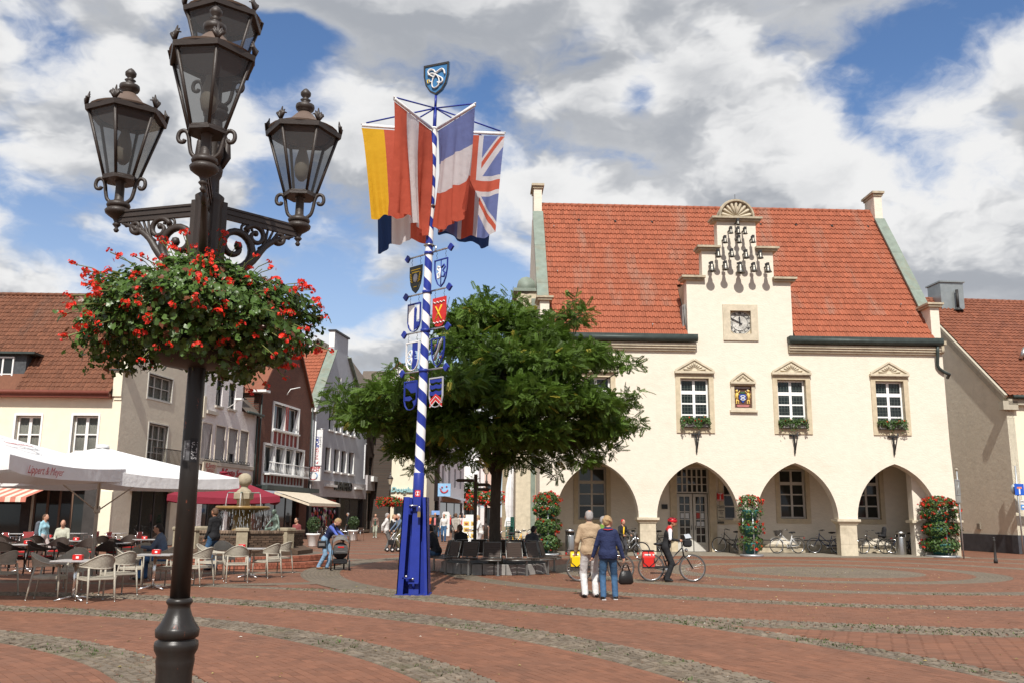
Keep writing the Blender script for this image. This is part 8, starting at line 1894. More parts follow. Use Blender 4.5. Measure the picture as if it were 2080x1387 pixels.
class Body:
	"""prims: rounded cones a-b with radii, ellipsoids; each carries a material slot and a blend radius"""
	def __init__(s): s.p = []; s.mats = []
	def mi(s, m):
		if m not in s.mats: s.mats.append(m)
		return s.mats.index(m)
	def cone(s, a, b, ra, rb, m, k=.025, sq=None, cut=None): s.p.append(('c', np.array(a, float), np.array(b, float), ra, rb, s.mi(m), k, sq, cut)); return s
	def ell(s, c, r, m, k=.02, R=None): s.p.append(('e', np.array(c, float), np.array(r, float), R, 0, s.mi(m), k, None)); return s
	def dist(s, P, q):
		if q[0] == 'c':
			a, b, ra, rb = q[1:5]; ab = b-a; L2 = max(ab@ab, 1e-9); t = np.clip(((P-a)@ab)/L2, 0, 1); d = P-a-t[..., None]*ab
			if q[7] is not None: d = d/np.array(q[7])
			r_ = np.sqrt((d*d).sum(-1)) - (ra+(rb-ra)*t)
			return r_ if q[8] is None else np.maximum(r_, ((P-q[8][0])*q[8][1]).sum(-1))
		c, r, R = q[1], q[2], q[3]; d = P-c
		if R is not None: d = d@np.array(R)
		k0 = np.sqrt(((d/r)**2).sum(-1)); k1 = np.sqrt(((d/(r*r))**2).sum(-1)); return k0*(k0-1)/np.maximum(k1, 1e-6)
	def build(s, h):
		lo = np.full(3, 1e9); hi = -lo
		for q in s.p:
			pts = [q[1]-q[3], q[1]+q[3], q[2]-q[4], q[2]+q[4]] if q[0] == 'c' else [q[1]-q[2].max(), q[1]+q[2].max()]
			for p in pts: lo = np.minimum(lo, p); hi = np.maximum(hi, p)
		lo -= 3*h; hi += 3*h; n = np.ceil((hi-lo)/h).astype(int)+1; vol = np.full(n, 1e3, np.float32)
		for q in s.p:
			e = max(.06, 4*h)
			if q[0] == 'c': m = max(q[3], q[4])*(max(q[7]) if q[7] else 1); a, b = np.minimum(q[1], q[2])-m-e, np.maximum(q[1], q[2])+m+e
			else: m = q[2].max(); a, b = q[1]-m-e, q[1]+m+e
			i0 = np.maximum(((a-lo)/h).astype(int), 0); i1 = np.minimum(((b-lo)/h).astype(int)+2, n)
			g = np.stack(np.meshgrid(*[lo[x]+h*np.arange(i0[x], i1[x]) for x in range(3)], indexing='ij'), -1); d = s.dist(g, q); sl = tuple(slice(i0[x], i1[x]) for x in range(3)); v = vol[sl]; k = q[6]
			hh = np.maximum(k-np.abs(v-d), 0)/k; vol[sl] = np.minimum(v, d)-hh*hh*k*.25
		V, F = surface_nets(vol, lo, h); C = V[F].mean(1); best = np.full(len(C), 1e9); mi = np.zeros(len(C), int)
		for q in s.p:
			d = s.dist(C, q); m = d < best; best[m] = d[m]; mi[m] = q[5]
		return V, F, mi
	def mesh(s, name, h):
		V, F, mi = s.build(h); return arr_mesh(name, V, F, s.mats, True, mi=mi)
SKIN = mat('skin', (.50, .27, .18), .55, .06, 12, spec=.35); SKIN2 = mat('tanned_skin', (.42, .20, .12), .55, .06, 12, spec=.35)
EYEM = mat('eye_dark', (.02, .015, .012), .3); LIPS = mat('lips', (.40, .13, .11), .5)
def cloth(name, c, r=.85): return mat('cloth_'+name, c, r, .10, 9, bump=.6, bscale=10, bdist=.05)
GREYH, FAIRH, BROWNH, DARKH, WHITEH = [mat('hair_'+n, c, .6, .25, 40, stretch=(3, 3, .6), bump=.4, bscale=60) for n, c in (('grey', (.30, .28, .27)), ('fair', (.36, .24, .12)), ('brown', (.11, .06, .035)), ('dark', (.02, .016, .014)), ('white', (.55, .53, .51)))]
def ik(a, b, l1, l2, pole):
	a, b, pole = np.array(a, float), np.array(b, float), np.array(pole, float); d = b-a; L = np.linalg.norm(d); Lm = (l1+l2)*.998
	if L > Lm: b = a+d/L*Lm; d = b-a; L = Lm
	u = d/L; x = (l1*l1-l2*l2+L*L)/(2*L); h = math.sqrt(max(l1*l1-x*x, 0)); p = pole-u*(pole@u); p /= (np.linalg.norm(p)+1e-9); return a+u*x+p*h, b
def person(label, loc, rz, H=1.75, top=None, legs=None, hair=BROWNH, skin=SKIN, shoes=None, pose='stand', lean=0.0, side=0.0, handL=None, handR=None, footL=None, footR=None, female=False, turn=0.0, nod=0.0, jacket=0.0, sleeves=True, hips=None, h=.02, hairstyle='short', vest=None, yoke=None, open_=None, fat=1.0, group=None, shorts=False, cuff=None, fore=None, tilt=0.0):
	"""local frame: faces +y... x to its own right; feet on z = 0. hands and feet are targets in this frame"""
	sc = H/1.75; top = top or cloth('grey', (.3, .3, .3)); legs = legs or cloth('jeans', (.07, .12, .22)); shoes = shoes or cloth('shoe_dark', (.025, .022, .02), .5); vest = vest or top; B = Body(); Z = lambda *p: np.array(p, float)*sc
	hip = Z(0, 0, .93) if hips is None else np.array(hips, float); cl, sl_ = math.cos(lean), math.sin(lean)
	def up(x, y, z): return hip+Z(x+math.sin(side)*z, y*cl+z*sl_, -y*sl_+z*cl)                 # torso frame, z up from the hips
	w = .155 if female else .172
	# torso
	B.cone(up(-.085, 0, .0), up(.085, 0, .0), .118*fat*sc, .118*fat*sc, legs, .05, (1, .95, 1)); B.cone(up(0, .0, .08), up(0, .012, .30), .128*fat*sc, .142*sc, vest, .06, (1.12, .84, 1)); B.cone(up(-.07, .005, .36), up(.07, .005, .36), .125*sc, .125*sc, vest, .06, (1, .86, 1)); B.cone(up(-w+.03, -.01, .475), up(w-.03, -.01, .475), .070*sc, .070*sc, yoke or vest, .05)
	if female: B.ell(up(-.075, .10, .34), Z(.068, .055, .065), vest, .04); B.ell(up(.075, .10, .34), Z(.068, .055, .065), vest, .04)
	if jacket:
		hm = up(0, 0, -.02-jacket); nv = hip-up(0, 0, .1); nv /= np.linalg.norm(nv); ct_ = (hm, nv)
		B.cone(up(0, .0, .30), up(0, -.005, -.06-jacket), .150*sc, (.132*fat+.016)*sc, vest, .02, (1.16, .86, 1), ct_); B.cone(up(-.07, -.012, .02), up(.07, -.012, .02), (.122*fat+.010)*sc, (.122*fat+.010)*sc, vest, .02, (1, .96, 1), ct_)
		B.cone(up(-w+.05, -.01, .45), up(w-.05, -.01, .45), .084*sc, .084*sc, yoke or vest, .05)
	if open_: B.cone(up(0, .115 if not jacket else .135, .05), up(0, .10, .40), .05*sc, .045*sc, open_, .02, (1.2, .8, 1))
	B.cone(up(0, -.005, .50), up(0, .012, .60), .058*sc, .054*sc, skin, .03); B.cone(up(-.03, -.02, .525), up(.03, -.02, .525), .062*sc, .062*sc, yoke or vest, .03)
	# head in its own frame: turned about the neck
	nk = up(0, .015, .58); ct, st = math.cos(turn), math.sin(turn); n_ = nod+lean*.55; cn, sn = math.cos(n_), math.sin(n_); ctl, stl = math.cos(tilt), math.sin(tilt)
	def hd(x, y, z): y, z = y*cn+z*sn, -y*sn+z*cn; x, z = x*ctl+z*stl, -x*stl+z*ctl; return nk+Z(x*ct+y*st, -x*st+y*ct, z)
	Rh = np.array([hd(1, 0, 0)-nk, hd(0, 1, 0)-nk, hd(0, 0, 1)-nk]); Rh = (Rh/np.linalg.norm(Rh, axis=1)[:, None]).T
	B.ell(hd(0, .025, .125), Z(.074, .094, .108), skin, .02, Rh); B.ell(hd(0, .062, .055), Z(.050, .052, .050), skin, .03, Rh); B.cone(hd(0, .112, .125), hd(0, .133, .092), .010*sc, .017*sc, skin, .012); B.ell(hd(0, .112, .050), Z(.024, .010, .008), LIPS, .006, Rh)
	for s in (-1, 1): B.ell(hd(s*.030, .108, .128), Z(.013, .009, .008), EYEM, .004, Rh); B.ell(hd(s*.076, .015, .105), Z(.012, .024, .034), skin, .01, Rh); B.cone(hd(s*.014, .115, .148), hd(s*.045, .103, .150), .006*sc, .005*sc, hair, .006)
	if hairstyle == 'bald': B.ell(hd(0, -.035, .105), Z(.078, .062, .058), hair, .012, Rh)
	else:
		B.ell(hd(0, -.005, .160), Z(.083, .097, .084), hair, .015, Rh); B.ell(hd(0, -.045, .105), Z(.078, .066, .085), hair, .02, Rh)
		if hairstyle == 'full':
			rg_ = np.random.default_rng(3)
			for i in range(26):
				d = rg_.normal(size=3); d /= np.linalg.norm(d)
				if d[1] > .5 and d[2] < .5: continue
				B.ell(hd(d[0]*.086, -.01+d[1]*.094, .145+d[2]*.092), Z(.024, .024, .024), hair, .02)
		if hairstyle == 'long': B.cone(hd(0, -.05, .12), hd(0, -.065, -.06), .078*sc, .06*sc, hair, .03, (1.1, .7, 1))
		if hairstyle == 'balding': B.ell(hd(0, -.03, .205), Z(.045, .05, .035), skin, .01, Rh)
	# arms
	ua, fa = .285*sc, .255*sc
	for s, tgt in ((-1, handL), (1, handR)):
		shd = up(s*w, -.01, .465); tg = np.array(tgt, float) if tgt is not None else hip+Z(s*.24, .05, -.06)
		el, wr = ik(shd, tg, ua, fa, (s*.45, -1, -.25)); j = .012*sc if jacket else 0; am = fore or (top if sleeves else skin)
		B.cone(shd, el, .054*sc+j, .043*sc+j, top, .022); B.cone(el, wr, .041*sc+j, .030*sc+j*.8, am, .008)
		if cuff: B.cone(shd+(el-shd)*.1, shd+(el-shd)*.95, .058*sc, .048*sc, cuff, .01)
		d = wr-el; d /= np.linalg.norm(d)+1e-9; t = np.cross(d, np.array([s*1., .15, .1])); t /= np.linalg.norm(t)+1e-9; n2 = np.cross(t, d); pc = wr+d*.055*sc; B.cone(wr, pc, .024*sc, .034*sc, skin, .015, None)
		for f, (o, l) in enumerate(((-.030, .066), (-.010, .076), (.010, .072), (.029, .058))):
			k = pc+t*o*sc+d*.02*sc; k2 = k+(d*.6+n2*(-s)*.5)*l*.55*sc; k3 = k2+(d*.25+n2*(-s)*.9)*l*.45*sc; B.cone(k, k2, .0095*sc, .009*sc, skin, .004); B.cone(k2, k3, .009*sc, .0075*sc, skin, .004)
		th = wr+d*.02*sc-t*.026*sc; B.cone(th, th-t*.022*sc+d*.045*sc-n2*s*.015, .011*sc, .009*sc, skin, .006)
	# legs
	tl, sh_ = .445*sc, .43*sc
	for s, ft, dflt in ((-1, footL, (-.10, .02, .0)), (1, footR, (.10, -.02, .0))):
		hj = hip+Z(s*.088, 0, -.03); f = np.array(ft, float) if ft is not None else Z(*dflt); an = f+Z(0, 0, .085); kn, an = ik(hj, an, tl, sh_, (s*.12, 1, .1)); r = 1.0 if not female else .96
		if shorts: mid = kn; B.cone(hj, kn, .095*sc*r, .075*sc, legs, .03); B.cone(kn, an, .052*sc, .036*sc, skin, .02)
		else: B.cone(hj, kn, .098*sc*r, .076*sc*r, legs, .035); B.cone(kn, an+Z(0, 0, .0), .074*sc*r, .066*sc*r, legs, .02)
		a2 = f+Z(s*.015, .0, .045); B.cone(a2+Z(0, -.035, 0), a2+Z(s*.02, .13, -.008), .042*sc, .036*sc, shoes, .02, (1, 1, .85))
	global HD; HD = hd
	o = link('person', B.mesh('person', h), None, loc, label, rz); tag(o, None, 'person', group); return o

# ------------------------------------------------------------------ bicycles (local frame: rides towards +x, stands on z = 0)
TYRE = mat('tyre_rubber', (.022, .022, .022), .8, .1, 20); BLACKP = mat('black_plastic', (.02, .02, .022), .45, .1, 10); CHROME = mat('chrome', (.62, .62, .62), .18, .04, 8, metal=1.0)
WHEEL = {}
def bicycle(label, loc, rz, frame_m, tyre=None, step=True, basket=False, rack=True, fender=None, group=None, steer=0.0, lean=0.0, drop=False, r=.345, light=True):
	Bk = thing('bicycle', label, 'bicycle', loc, rz, group); Bk.rotation_euler = (lean, 0, rz); fender = fender or BLACKP; wb = 1.08; R0, F0 = Vector((-.46, 0, r)), Vector((wb-.46, 0, r)); bb = Vector((-.02, 0, .29)); st = Vector((-.20, 0, .80)); hd0, hd1 = Vector((.40, 0, .66)), Vector((.36, 0, .92))
	Rm = Matrix.Rotation(steer, 4, 'Z')
	for nm, c in (('wheel', R0), ('wheel', F0)):
		w = MB(); k = 40; w.tube([(r*.965*math.cos(a), 0, r*.965*math.sin(a)) for a in np.linspace(0, 2*PI, k+1)], .019, 8, cap=False); wo = w.obj('wheel', tyre or TYRE, Bk, tuple(c)); wo.rotation_euler = (0, 0, steer if c is F0 else 0)
		w = MB(); w.tube([(r*.90*math.cos(a), 0, r*.90*math.sin(a)) for a in np.linspace(0, 2*PI, k+1)], .011, 6, cap=False); w.obj('rim', CHROME, wo)
		w = MB();
		for i in range(24): a = 2*PI*i/24; q = a+(.35 if i % 2 else -.35); w.tube([(.022*math.cos(q), .022*(-1)**(i//2), .022*math.sin(q)), (r*.9*math.cos(a), 0, r*.9*math.sin(a))], .0022, 3, cap=False)
		w.tube([(0, -.05, 0), (0, .05, 0)], .022, 8); w.obj('spokes', STEEL, wo)
	f = MB();
	if step: f.tube([tuple(hd0), (.20, 0, .44), tuple(bb+Vector((.02, 0, .02)))], .019, 8); f.tube([tuple(hd1-Vector((0, 0, .06))), (.08, 0, .58), tuple(bb.lerp(st, .42))], .016, 8)
	else: f.tube([tuple(hd0), tuple(bb)], .019, 8); f.tube([tuple(hd1-Vector((0, 0, .05))), tuple(bb.lerp(st, .85))], .017, 8)
	f.tube([tuple(bb), tuple(st)], .016, 8); f.tube([tuple(hd0-Vector((0, 0, .02))), tuple(hd1)], .020, 8)
	for y in (-.055, .055): f.tube([(R0.x, y, R0.z), (bb.x, y*.5, bb.z)], .010, 6); f.tube([(R0.x, y, R0.z), (-.17, y*.4, .70)], .009, 6)
	f.obj('frame', frame_m, Bk)
	f = MB();
	for y in (-.055, .055): f.tube([(F0.x, y, F0.z), (.50, y, .56), (.405, y*.6, .66)], .012, 6)
	f.obj('fork', frame_m, Bk)
	f = MB(); f.tube([tuple(hd1), (.35, 0, 1.0)], .014, 6)
	for s in (-1, 1): f.tube([(.35, 0, 1.0), (.36, s*.14, 1.05), (.28, s*.27, 1.06), (.18, s*.29, 1.04)], .011, 6)
	f.obj('handlebar', CHROME, Bk)
	for s in (-1, 1): g = MB(); g.tube([(.27, s*.272, 1.058), (.15, s*.29, 1.04)], .017, 6); g.obj('grip', BLACKP, Bk)
	f = MB(); f.tube([tuple(st), (-.225, 0, .92)], .013, 6); f.obj('seat_post', CHROME, Bk); s_ = MB(); s_.sphere((-.26, 0, .95), .13, 12, sq=(1.0, .75, .30)); s_.tube([(-.2, 0, .945), (-.05, 0, .945)], [.05, .022], 8); s_.obj('saddle', BLACKP, Bk)
	for c in (R0, F0):
		m = MB(); a0, a1 = (.15, 2.9) if c is R0 else (.75, 2.75); V = []; n = 16
		for i in range(n+1):
			a = a0+(a1-a0)*i/n
			for y in (-.028, .028): V.append((c.x+(r+.035)*math.cos(a), y, c.z+(r+.035)*math.sin(a)))
		m.add(V, [(2*i, 2*i+1, 2*i+3, 2*i+2) for i in range(n)], 0, True); m.obj('mudguard', fender, Bk)
	d = MB(); d.lathe([(.088, -.006), (.092, 0), (.088, .006), (.02, .006)], 24, M=Matrix.Translation(bb+Vector((0, -.06, 0))) @ Matrix.Rotation(PI/2, 4, 'X')); d.tube([(bb.x, -.08, bb.z), (bb.x+.10, -.09, bb.z-.13)], .011, 6); d.tube([(bb.x, .08, bb.z), (bb.x-.10, .09, bb.z+.13)], .011, 6); d.obj('crank', STEEL, Bk)
	for s in (-1, 1): p = MB(); p.cbox((bb.x-s*-.10*-1*-1, s*.14, bb.z+s*.13), (.09, .09, .025), ch=.005); p.obj('pedal', BLACKP, Bk)
	ch = MB(); ch.box(R0.x-.03, bb.x+.06, -.075, -.045, bb.z+.05, bb.z+.10); ch.box(R0.x-.03, bb.x+.06, -.075, -.045, bb.z-.09, bb.z-.06); ch.obj('chain_guard', BLACKP, Bk)
	if rack:
		k = MB()
		for y in (-.06, .06): k.tube([(-.25, y, .76), (-.78, y, .77)], .008, 5); k.tube([(R0.x, y*1.1, R0.z), (-.55, y*1.2, .765)], .007, 5)
		for x in (-.4, -.55, -.7, -.78): k.tube([(x, -.06, .768), (x, .06, .768)], .007, 5)
		k.obj('luggage_rack', BLACKP, Bk); q = MB(); q.cbox((-.80, 0, .70), (.03, .07, .05), ch=.006); q.obj('rear_light', NAPR, Bk)
	if light: q = MB(); q.sphere((.47, 0, .80), .045, 10); q.tube([(.38, 0, .80), (.47, 0, .80)], .01, 5); q.obj('headlight', CHROME, Bk)
	if basket:
		b = MB();
		for i in range(9):
			z = .80+.028*i; w_ = .13+.006*i; b.tube([(.47-w_*.8+.0, -w_, z), (.47+w_, -w_, z), (.47+w_, w_, z), (.47-w_*.8, w_, z), (.47-w_*.8, -w_, z)], .006, 4)
		for i in range(12): a = 2*PI*i/12; b.tube([(.48+.12*math.cos(a), .12*math.sin(a), .80), (.48+.17*math.cos(a), .17*math.sin(a), 1.03)], .005, 4)
		b.box(.37, .59, -.12, .12, .79, .80); b.obj('basket', mat('wire_basket', (.035, .03, .028), .6), Bk)
	ks = MB(); ks.tube([(-.05, .05, .27), (-.14, .20, .01)], .011, 5); ks.obj('kickstand', STEEL, Bk)
	return Bk
def pannier(label, bike_loc, rz, side, m_, print_=True):
	P = thing('pannier', label, 'bag', bike_loc, rz); b = MB(); v = []
	for z, wx, dx in ((.34, .13, -.01), (.37, .15, 0), (.62, .165, 0), (.74, .16, 0), (.77, .12, 0)): v += [(-.55+dx-wx, side*.09, z), (-.55+dx+wx, side*.09, z), (-.55+dx+wx*.96, side*(.24 if .36 < z < .7 else .20), z), (-.55+dx-wx*.96, side*(.24 if .36 < z < .7 else .20), z)]
	f = [(4*r+i, 4*r+(i+1) % 4, 4*r+4+(i+1) % 4, 4*r+4+i) for r in range(4) for i in range(4)]+[(3, 2, 1, 0), (16, 17, 18, 19)]
	if side < 0: f = [q[::-1] for q in f]
	b.add(v, f); b.obj('bag', m_, P); s = MB(); y = side*.247
	for (a, c) in (((-.69, y, .48), (-.55, y, .36)), ((-.41, y, .48), (-.55, y, .36)), ((-.69, y*.98, .60), (-.69, y, .48)), ((-.41, y*.98, .60), (-.41, y, .48))): s.tube([a, c], .011, 4)
	s.tube([(-.55, side*.2, .79), (-.55, side*.245, .66)], .011, 4); s.cbox((-.55, side*.15, .785), (.30, .13, .03)); s.obj('strap', BLACKP, P); s = MB(); s.box(-.72, -.38, side*.24-.004, side*.24+.004, .34, .38); s.obj('base_trim', BLACKP, P)
	if print_: q = MB(); q.box(-.66, -.50, y*.97-.002, y*.97+.002, .665, .70); q.add([(-.46, y*.985, .70), (-.40, y*.985, .70), (-.43, y*.985, .65)], [(0, 1, 2)]); q.obj('print', WHITE2, P)
	return P
# ------------------------------------------------------------------ people and bicycles in their places
HP = PI/2
def at(px, Y, z=0.0): c = dpt(px, 1050, Y); return (c.x, Y, z)
C_ = cloth; BLK = C_('black', (.018, .018, .02)); NAVY = C_('navy', (.018, .026, .075)); BEIGE = C_('beige', (.40, .29, .185)); WHT = C_('white', (.62, .60, .57)); LTR = C_('light_trousers', (.60, .59, .58)); JEANS = C_('jeans', (.045, .105, .20)); LJEANS = C_('faded_jeans', (.20, .32, .46)); GRY = C_('grey', (.22, .21, .19)); GRT = C_('grey_trousers', (.13, .125, .12)); DGR = C_('dark_grey', (.05, .05, .055)); REDC = C_('red', (.50, .03, .03)); GRNC = C_('green', (.12, .22, .03)); BLUEC = C_('bright_blue', (.10, .15, .52)); PINK = C_('pink', (.60, .20, .20)); ORNG = C_('orange', (.65, .13, .04)); BRWN = C_('brown', (.20, .125, .10)); DGRN = C_('dark_green', (.02, .07, .05)); PALEG = C_('pale_green', (.36, .38, .30)); SLATE = C_('slate_blue', (.11, .15, .22)); OLV = C_('olive', (.14, .12, .07)); SKYB = C_('sky_blue', (.28, .48, .55)); CHECK = C_('pale_check', (.45, .45, .36)); SHB = C_('shoe_black', (.012, .012, .012), .35); SHW = C_('shoe_white', (.6, .6, .6)); SHT = C_('shoe_tan', (.22, .10, .04))
def strip_on(o, pts, r, m_, name, flat=1.0, par=None):
	b = MB(); b.tube(pts, r, 6, flat=flat); return b.obj(name, m_, o)
x, y = gpt(1198, 1213)
M1 = person('grey haired man in beige jacket and pale trousers standing with his back to us', (x, y, 0), .06, 1.77, BEIGE, LTR, GREYH, shoes=SHB, jacket=.05, handL=(-.27, .12, .92), handR=(.27, .12, .93), footL=(-.10, -.04, 0), footR=(.13, .03, 0), h=.012, fat=.95, hairstyle='balding')
strip_on(M1, [(-.155, -.128, 1.245), (-.08, -.148, 1.24), (.08, -.148, 1.24), (.155, -.128, 1.245)], .006, C_('dark_beige', (.24, .17, .10)), 'jacket_seam')
x, y = gpt(1236, 1217)
W1 = person('blonde woman in navy sweater and jeans with her back to us, carrying a black handbag', (x, y, 0), -.06, 1.66, NAVY, JEANS, FAIRH, shoes=SHB, female=True, turn=.85, jacket=.06, handL=(-.31, .08, .82), handR=(.33, .04, .76), footL=(-.10, -.05, 0), footR=(.14, .05, 0), h=.012, hairstyle='full', fat=1.04)
strip_on(W1, [(-.10, -.09, 1.395), (0, -.115, 1.385), (.10, -.09, 1.395)], .010, REDC, 'collar');
for sx, fy in ((-.10, -.05), (.14, .05)): s_ = MB(); s_.box(sx-.035, sx+.05, fy-.075, fy+.155, .0, .014); s_.obj('shoe_sole', SHW, W1)
HB = thing('handbag', 'black leather handbag hanging from the right hand of the blonde woman', 'handbag', (x+.36, y+.02, 0), .25); b = MB(); V = []
for z, wx, wy in ((.30, .12, .05), (.34, .165, .075), (.46, .15, .07), (.56, .11, .035), (.575, .10, .015)): V += [(wx*math.cos(a), wy*math.sin(a), z) for a in np.linspace(0, 2*PI, 15)[:-1]]
b.add(V, [(i*14+j, i*14+(j+1) % 14, (i+1)*14+(j+1) % 14, (i+1)*14+j) for i in range(4) for j in range(14)]+[tuple(range(14))[::-1]], 0, True); b.obj('bag', mat('black_leather', (.016, .015, .015), .35, .1, 10, bump=.3, bscale=30), HB)
for q in (-.02, .02): b = MB(); b.tube([(-.085, q, .55), (-.05, q, .66), (0, q, .73), (.05, q, .66), (.085, q, .55)], .008, 6); b.obj('handle', MATS['black_leather'], HB)

# cyclist with the red pannier
BLKF = mat('black_frame', (.02, .02, .022), .3, .05, 5, spec=.5); SILF = mat('silver_frame', (.45, .46, .47), .3, .05, 5, metal=.7); WHF = mat('white_frame', (.66, .67, .67), .35); YEF = mat('yellow_frame', (.70, .38, .02), .35); RDF = mat('red_frame', (.30, .02, .02), .35); BLF = mat('blue_frame', (.03, .06, .16), .35)
GTYRE = mat('grey_tyre', (.075, .07, .065), .8, .15, 20)
x, y = gpt(1359, 1180); bicycle('black touring bicycle with red pannier held by the cyclist', (x, y, 0), 0, BLKF, GTYRE)
pannier('red roll top pannier on the touring bicycle', (x, y, 0), 0, -1, mat('red_tarpaulin', (.56, .025, .02), .28, .04, 8))
hb = thing('handlebar_bag', 'black handlebar bag with a clear map case on the touring bicycle', 'bag', (x, y, 0)); b = MB(); b.cbox((.50, 0, .98), (.20, .26, .20), ch=.04); b.obj('bag', BLK, hb); b = MB(); b.quad((.44, -.12, 1.10), (.60, -.12, 1.12), (.58, .12, 1.22), (.44, .12, 1.20)); b.obj('map_case', mat('map_plastic', (.4, .42, .45), .15), hb)
CY = person('cyclist in red helmet, black and white jersey standing astride the black bicycle', (x-.06, y, 0), -HP, 1.66, C_('white_sleeve', (.68, .68, .69)), BLK, DARKH, SKIN2, SHB, handL=(-.27, .30, 1.05), handR=(.27, .30, 1.05), footL=(-.17, .02, 0), footR=(.17, -.02, 0), lean=.27, vest=BLK, yoke=REDC, h=.013, fat=.95, hips=(0, -.02, .88), nod=.1, fore=BLK)
for s in (-1, 1): pass
H_ = MB(); hc = HD(0, .01, .165)/1.0; H_.sphere(tuple(hc), .108, 16, sq=(.90, 1.2, .78))
hl = H_.obj('helmet', mat('helmet_red', (.58, .02, .03), .3, .04, 6), CY)
v = MB()
for i in range(-2, 3): v.tube([tuple(hc+np.array((.04*i, .10, .055-.008*i*i))), tuple(hc+np.array((.045*i, .0, .093-.009*i*i))), tuple(hc+np.array((.04*i, -.11, .05-.008*i*i)))], .008, 5)
v.obj('helmet_vent', BLK, hl); st_ = MB(); st_.tube([tuple(HD(-.08, .01, .12)), tuple(HD(-.04, .06, .0)), tuple(HD(.04, .06, 0)), tuple(HD(.08, .01, .12))], .005, 4); st_.obj('chin_strap', BLK, CY)
# the second touring bicycle and the companion behind the couple
x, y = gpt(1213, 1180); bicycle('touring bicycle with yellow pannier half hidden behind the couple', (x, y, 0), .03, BLKF, GTYRE); pannier('yellow roll top pannier on the bicycle behind the couple', (x, y, 0), .03, -1, mat('yellow_tarpaulin', (.78, .50, .01), .28, .04, 8))
person('grey haired cyclist in green jacket hidden behind the blonde woman', (x+.08, y+.05, 0), -HP, 1.66, GRNC, DGR, GREYH, handL=(-.27, .22, 1.05), handR=(.27, .22, 1.05), footL=(-.17, .02, 0), footR=(.17, -.02, 0), lean=.15, h=.02, hips=(0, 0, .89))
p_ = person('small cyclist in black and yellow with a red cap in front of the first arch', at(1263, 36.0), -2.6, 1.55, BLK, DGR, REDC, lean=.1, handL=(-.15, .35, .95), handR=(.2, .35, .95), h=.02); strip_on(p_, [(0, .13, 1.26), (.03, .15, 1.05), (.05, .16, .9)], .035, mat('yellow_stripe', (.75, .48, .02), .6), 'jersey_stripe', .4)
bicycle('bicycle with yellow bags in front of the first arch behind the couple', at(1272, 36.3), -.5, SILF, None); pannier('yellow pannier on the bicycle in front of the first arch', at(1272, 36.3), -.5, -1, MATS['yellow_tarpaulin'], False)

# mother and pushchair
x, y = gpt(658, 1155)
MO = person('woman in dark vest and bright blue sleeves bending over a pushchair', (x, y, 0), -HP-.15, 1.66, BLUEC, LJEANS, FAIRH, shoes=SHT, female=True, vest=NAVY, lean=.55, nod=.45, handL=(-.14, .62, .93), handR=(.12, .58, .86), footL=(-.10, .06, 0), footR=(.10, -.14, 0), h=.016)
sb = thing('shoulder_bag', 'black shoulder bag hanging at the hip of the bending woman', 'bag', (x-.06, y-.2, 0), .2); b = MB(); b.cbox((0, 0, .74), (.26, .09, .22), ch=.03); b.obj('bag', BLK, sb); b = MB(); b.tube([(-.11, 0, .84), (-.02, .12, 1.15), (.06, .2, 1.34), (.10, .1, 1.1), (.11, 0, .84)], .010, 5); b.obj('strap', BLK, sb); b = MB(); b.box(-.09, .09, -.05, -.046, .70, .78); b.obj('pocket', MATS['grey_plastic'] if 'grey_plastic' in MATS else mat('grey_plastic', (.16, .16, .16), .4), sb)
def pushchair(loc, rz):
	P = thing('pushchair', 'black and grey pushchair with rounded hood beside the bending woman', 'pushchair', loc, rz); HG = C_('hood_grey', (.17, .165, .16))
	for (wx, wy, r) in ((-.27, -.32, .15), (.27, -.32, .15), (-.14, .36, .12), (.14, .36, .12)):
		w = MB(); w.tube([(0, (r-.02)*math.cos(a), (r-.02)*math.sin(a)) for a in np.linspace(0, 2*PI, 25)], .022, 7, cap=False); wo = w.obj('wheel', TYRE, P, (wx, wy, r)); w = MB(); w.lathe([(.0, -.02), (r*.75, -.012), (r*.75, .012), (0, .02)], 16, M=Matrix.Rotation(HP, 4, 'Y')); w.obj('hub', MATS['grey_plastic'], wo)
	f = MB()
	for s in (-1, 1): f.tube([(s*.27, -.32, .15), (s*.24, .0, .45), (s*.22, .38, .16)], .016, 6); f.tube([(s*.25, .12, .40), (s*.26, -.28, .80), (s*.25, -.45, 1.02)], .015, 6)
	f.tube([(-.25, -.45, 1.02), (.25, -.45, 1.02)], .018, 7); f.obj('frame', MATS['grey_plastic'], P)
	B = Body(); B.cone((0, -.12, .50), (0, .32, .48), .19, .17, BLK, .05, (1.1, 1, .75)); B.cone((0, -.16, .62), (0, -.12, .50), .20, .19, BLK, .05, (1.1, .7, 1)); o = link('seat_unit', B.mesh('seat_unit', .02), P)
	h = MB(); n = 12; V = []
	for i in range(7):
		a = rad(8+i*24)
		for j in range(n+1): t = PI*j/n; V.append((.265*math.cos(t), -.05-.27*math.cos(a)*(.35+.65*math.sin(t)) , .68+.36*math.sin(t)*(.55+.45*math.sin(a))))
	R = n+1; h.add(V, [(i*R+j, i*R+j+1, (i+1)*R+j+1, (i+1)*R+j) for i in range(6) for j in range(n)], 0, False); h.obj('hood', HG, P)
	b = MB(); b.cbox((0, -.33, .60), (.40, .07, .26), ch=.03); b.obj('rear_pocket', C_('pocket_grey', (.08, .08, .08)), P); b = MB(); b.box(-.09, .09, -.372, -.367, .66, .70); b.obj('red_badge', NAPR, P); b = MB(); b.cbox((0, .02, .25), (.40, .48, .14), ch=.02); b.obj('basket', BLK, P); b = MB(); b.box(-.14, .14, -.375, -.37, .54, .56); b.obj('light_stripe', HG, P)
x2, y2 = gpt(686, 1157); pushchair((x2+.02, y2+.18, 0), .22)

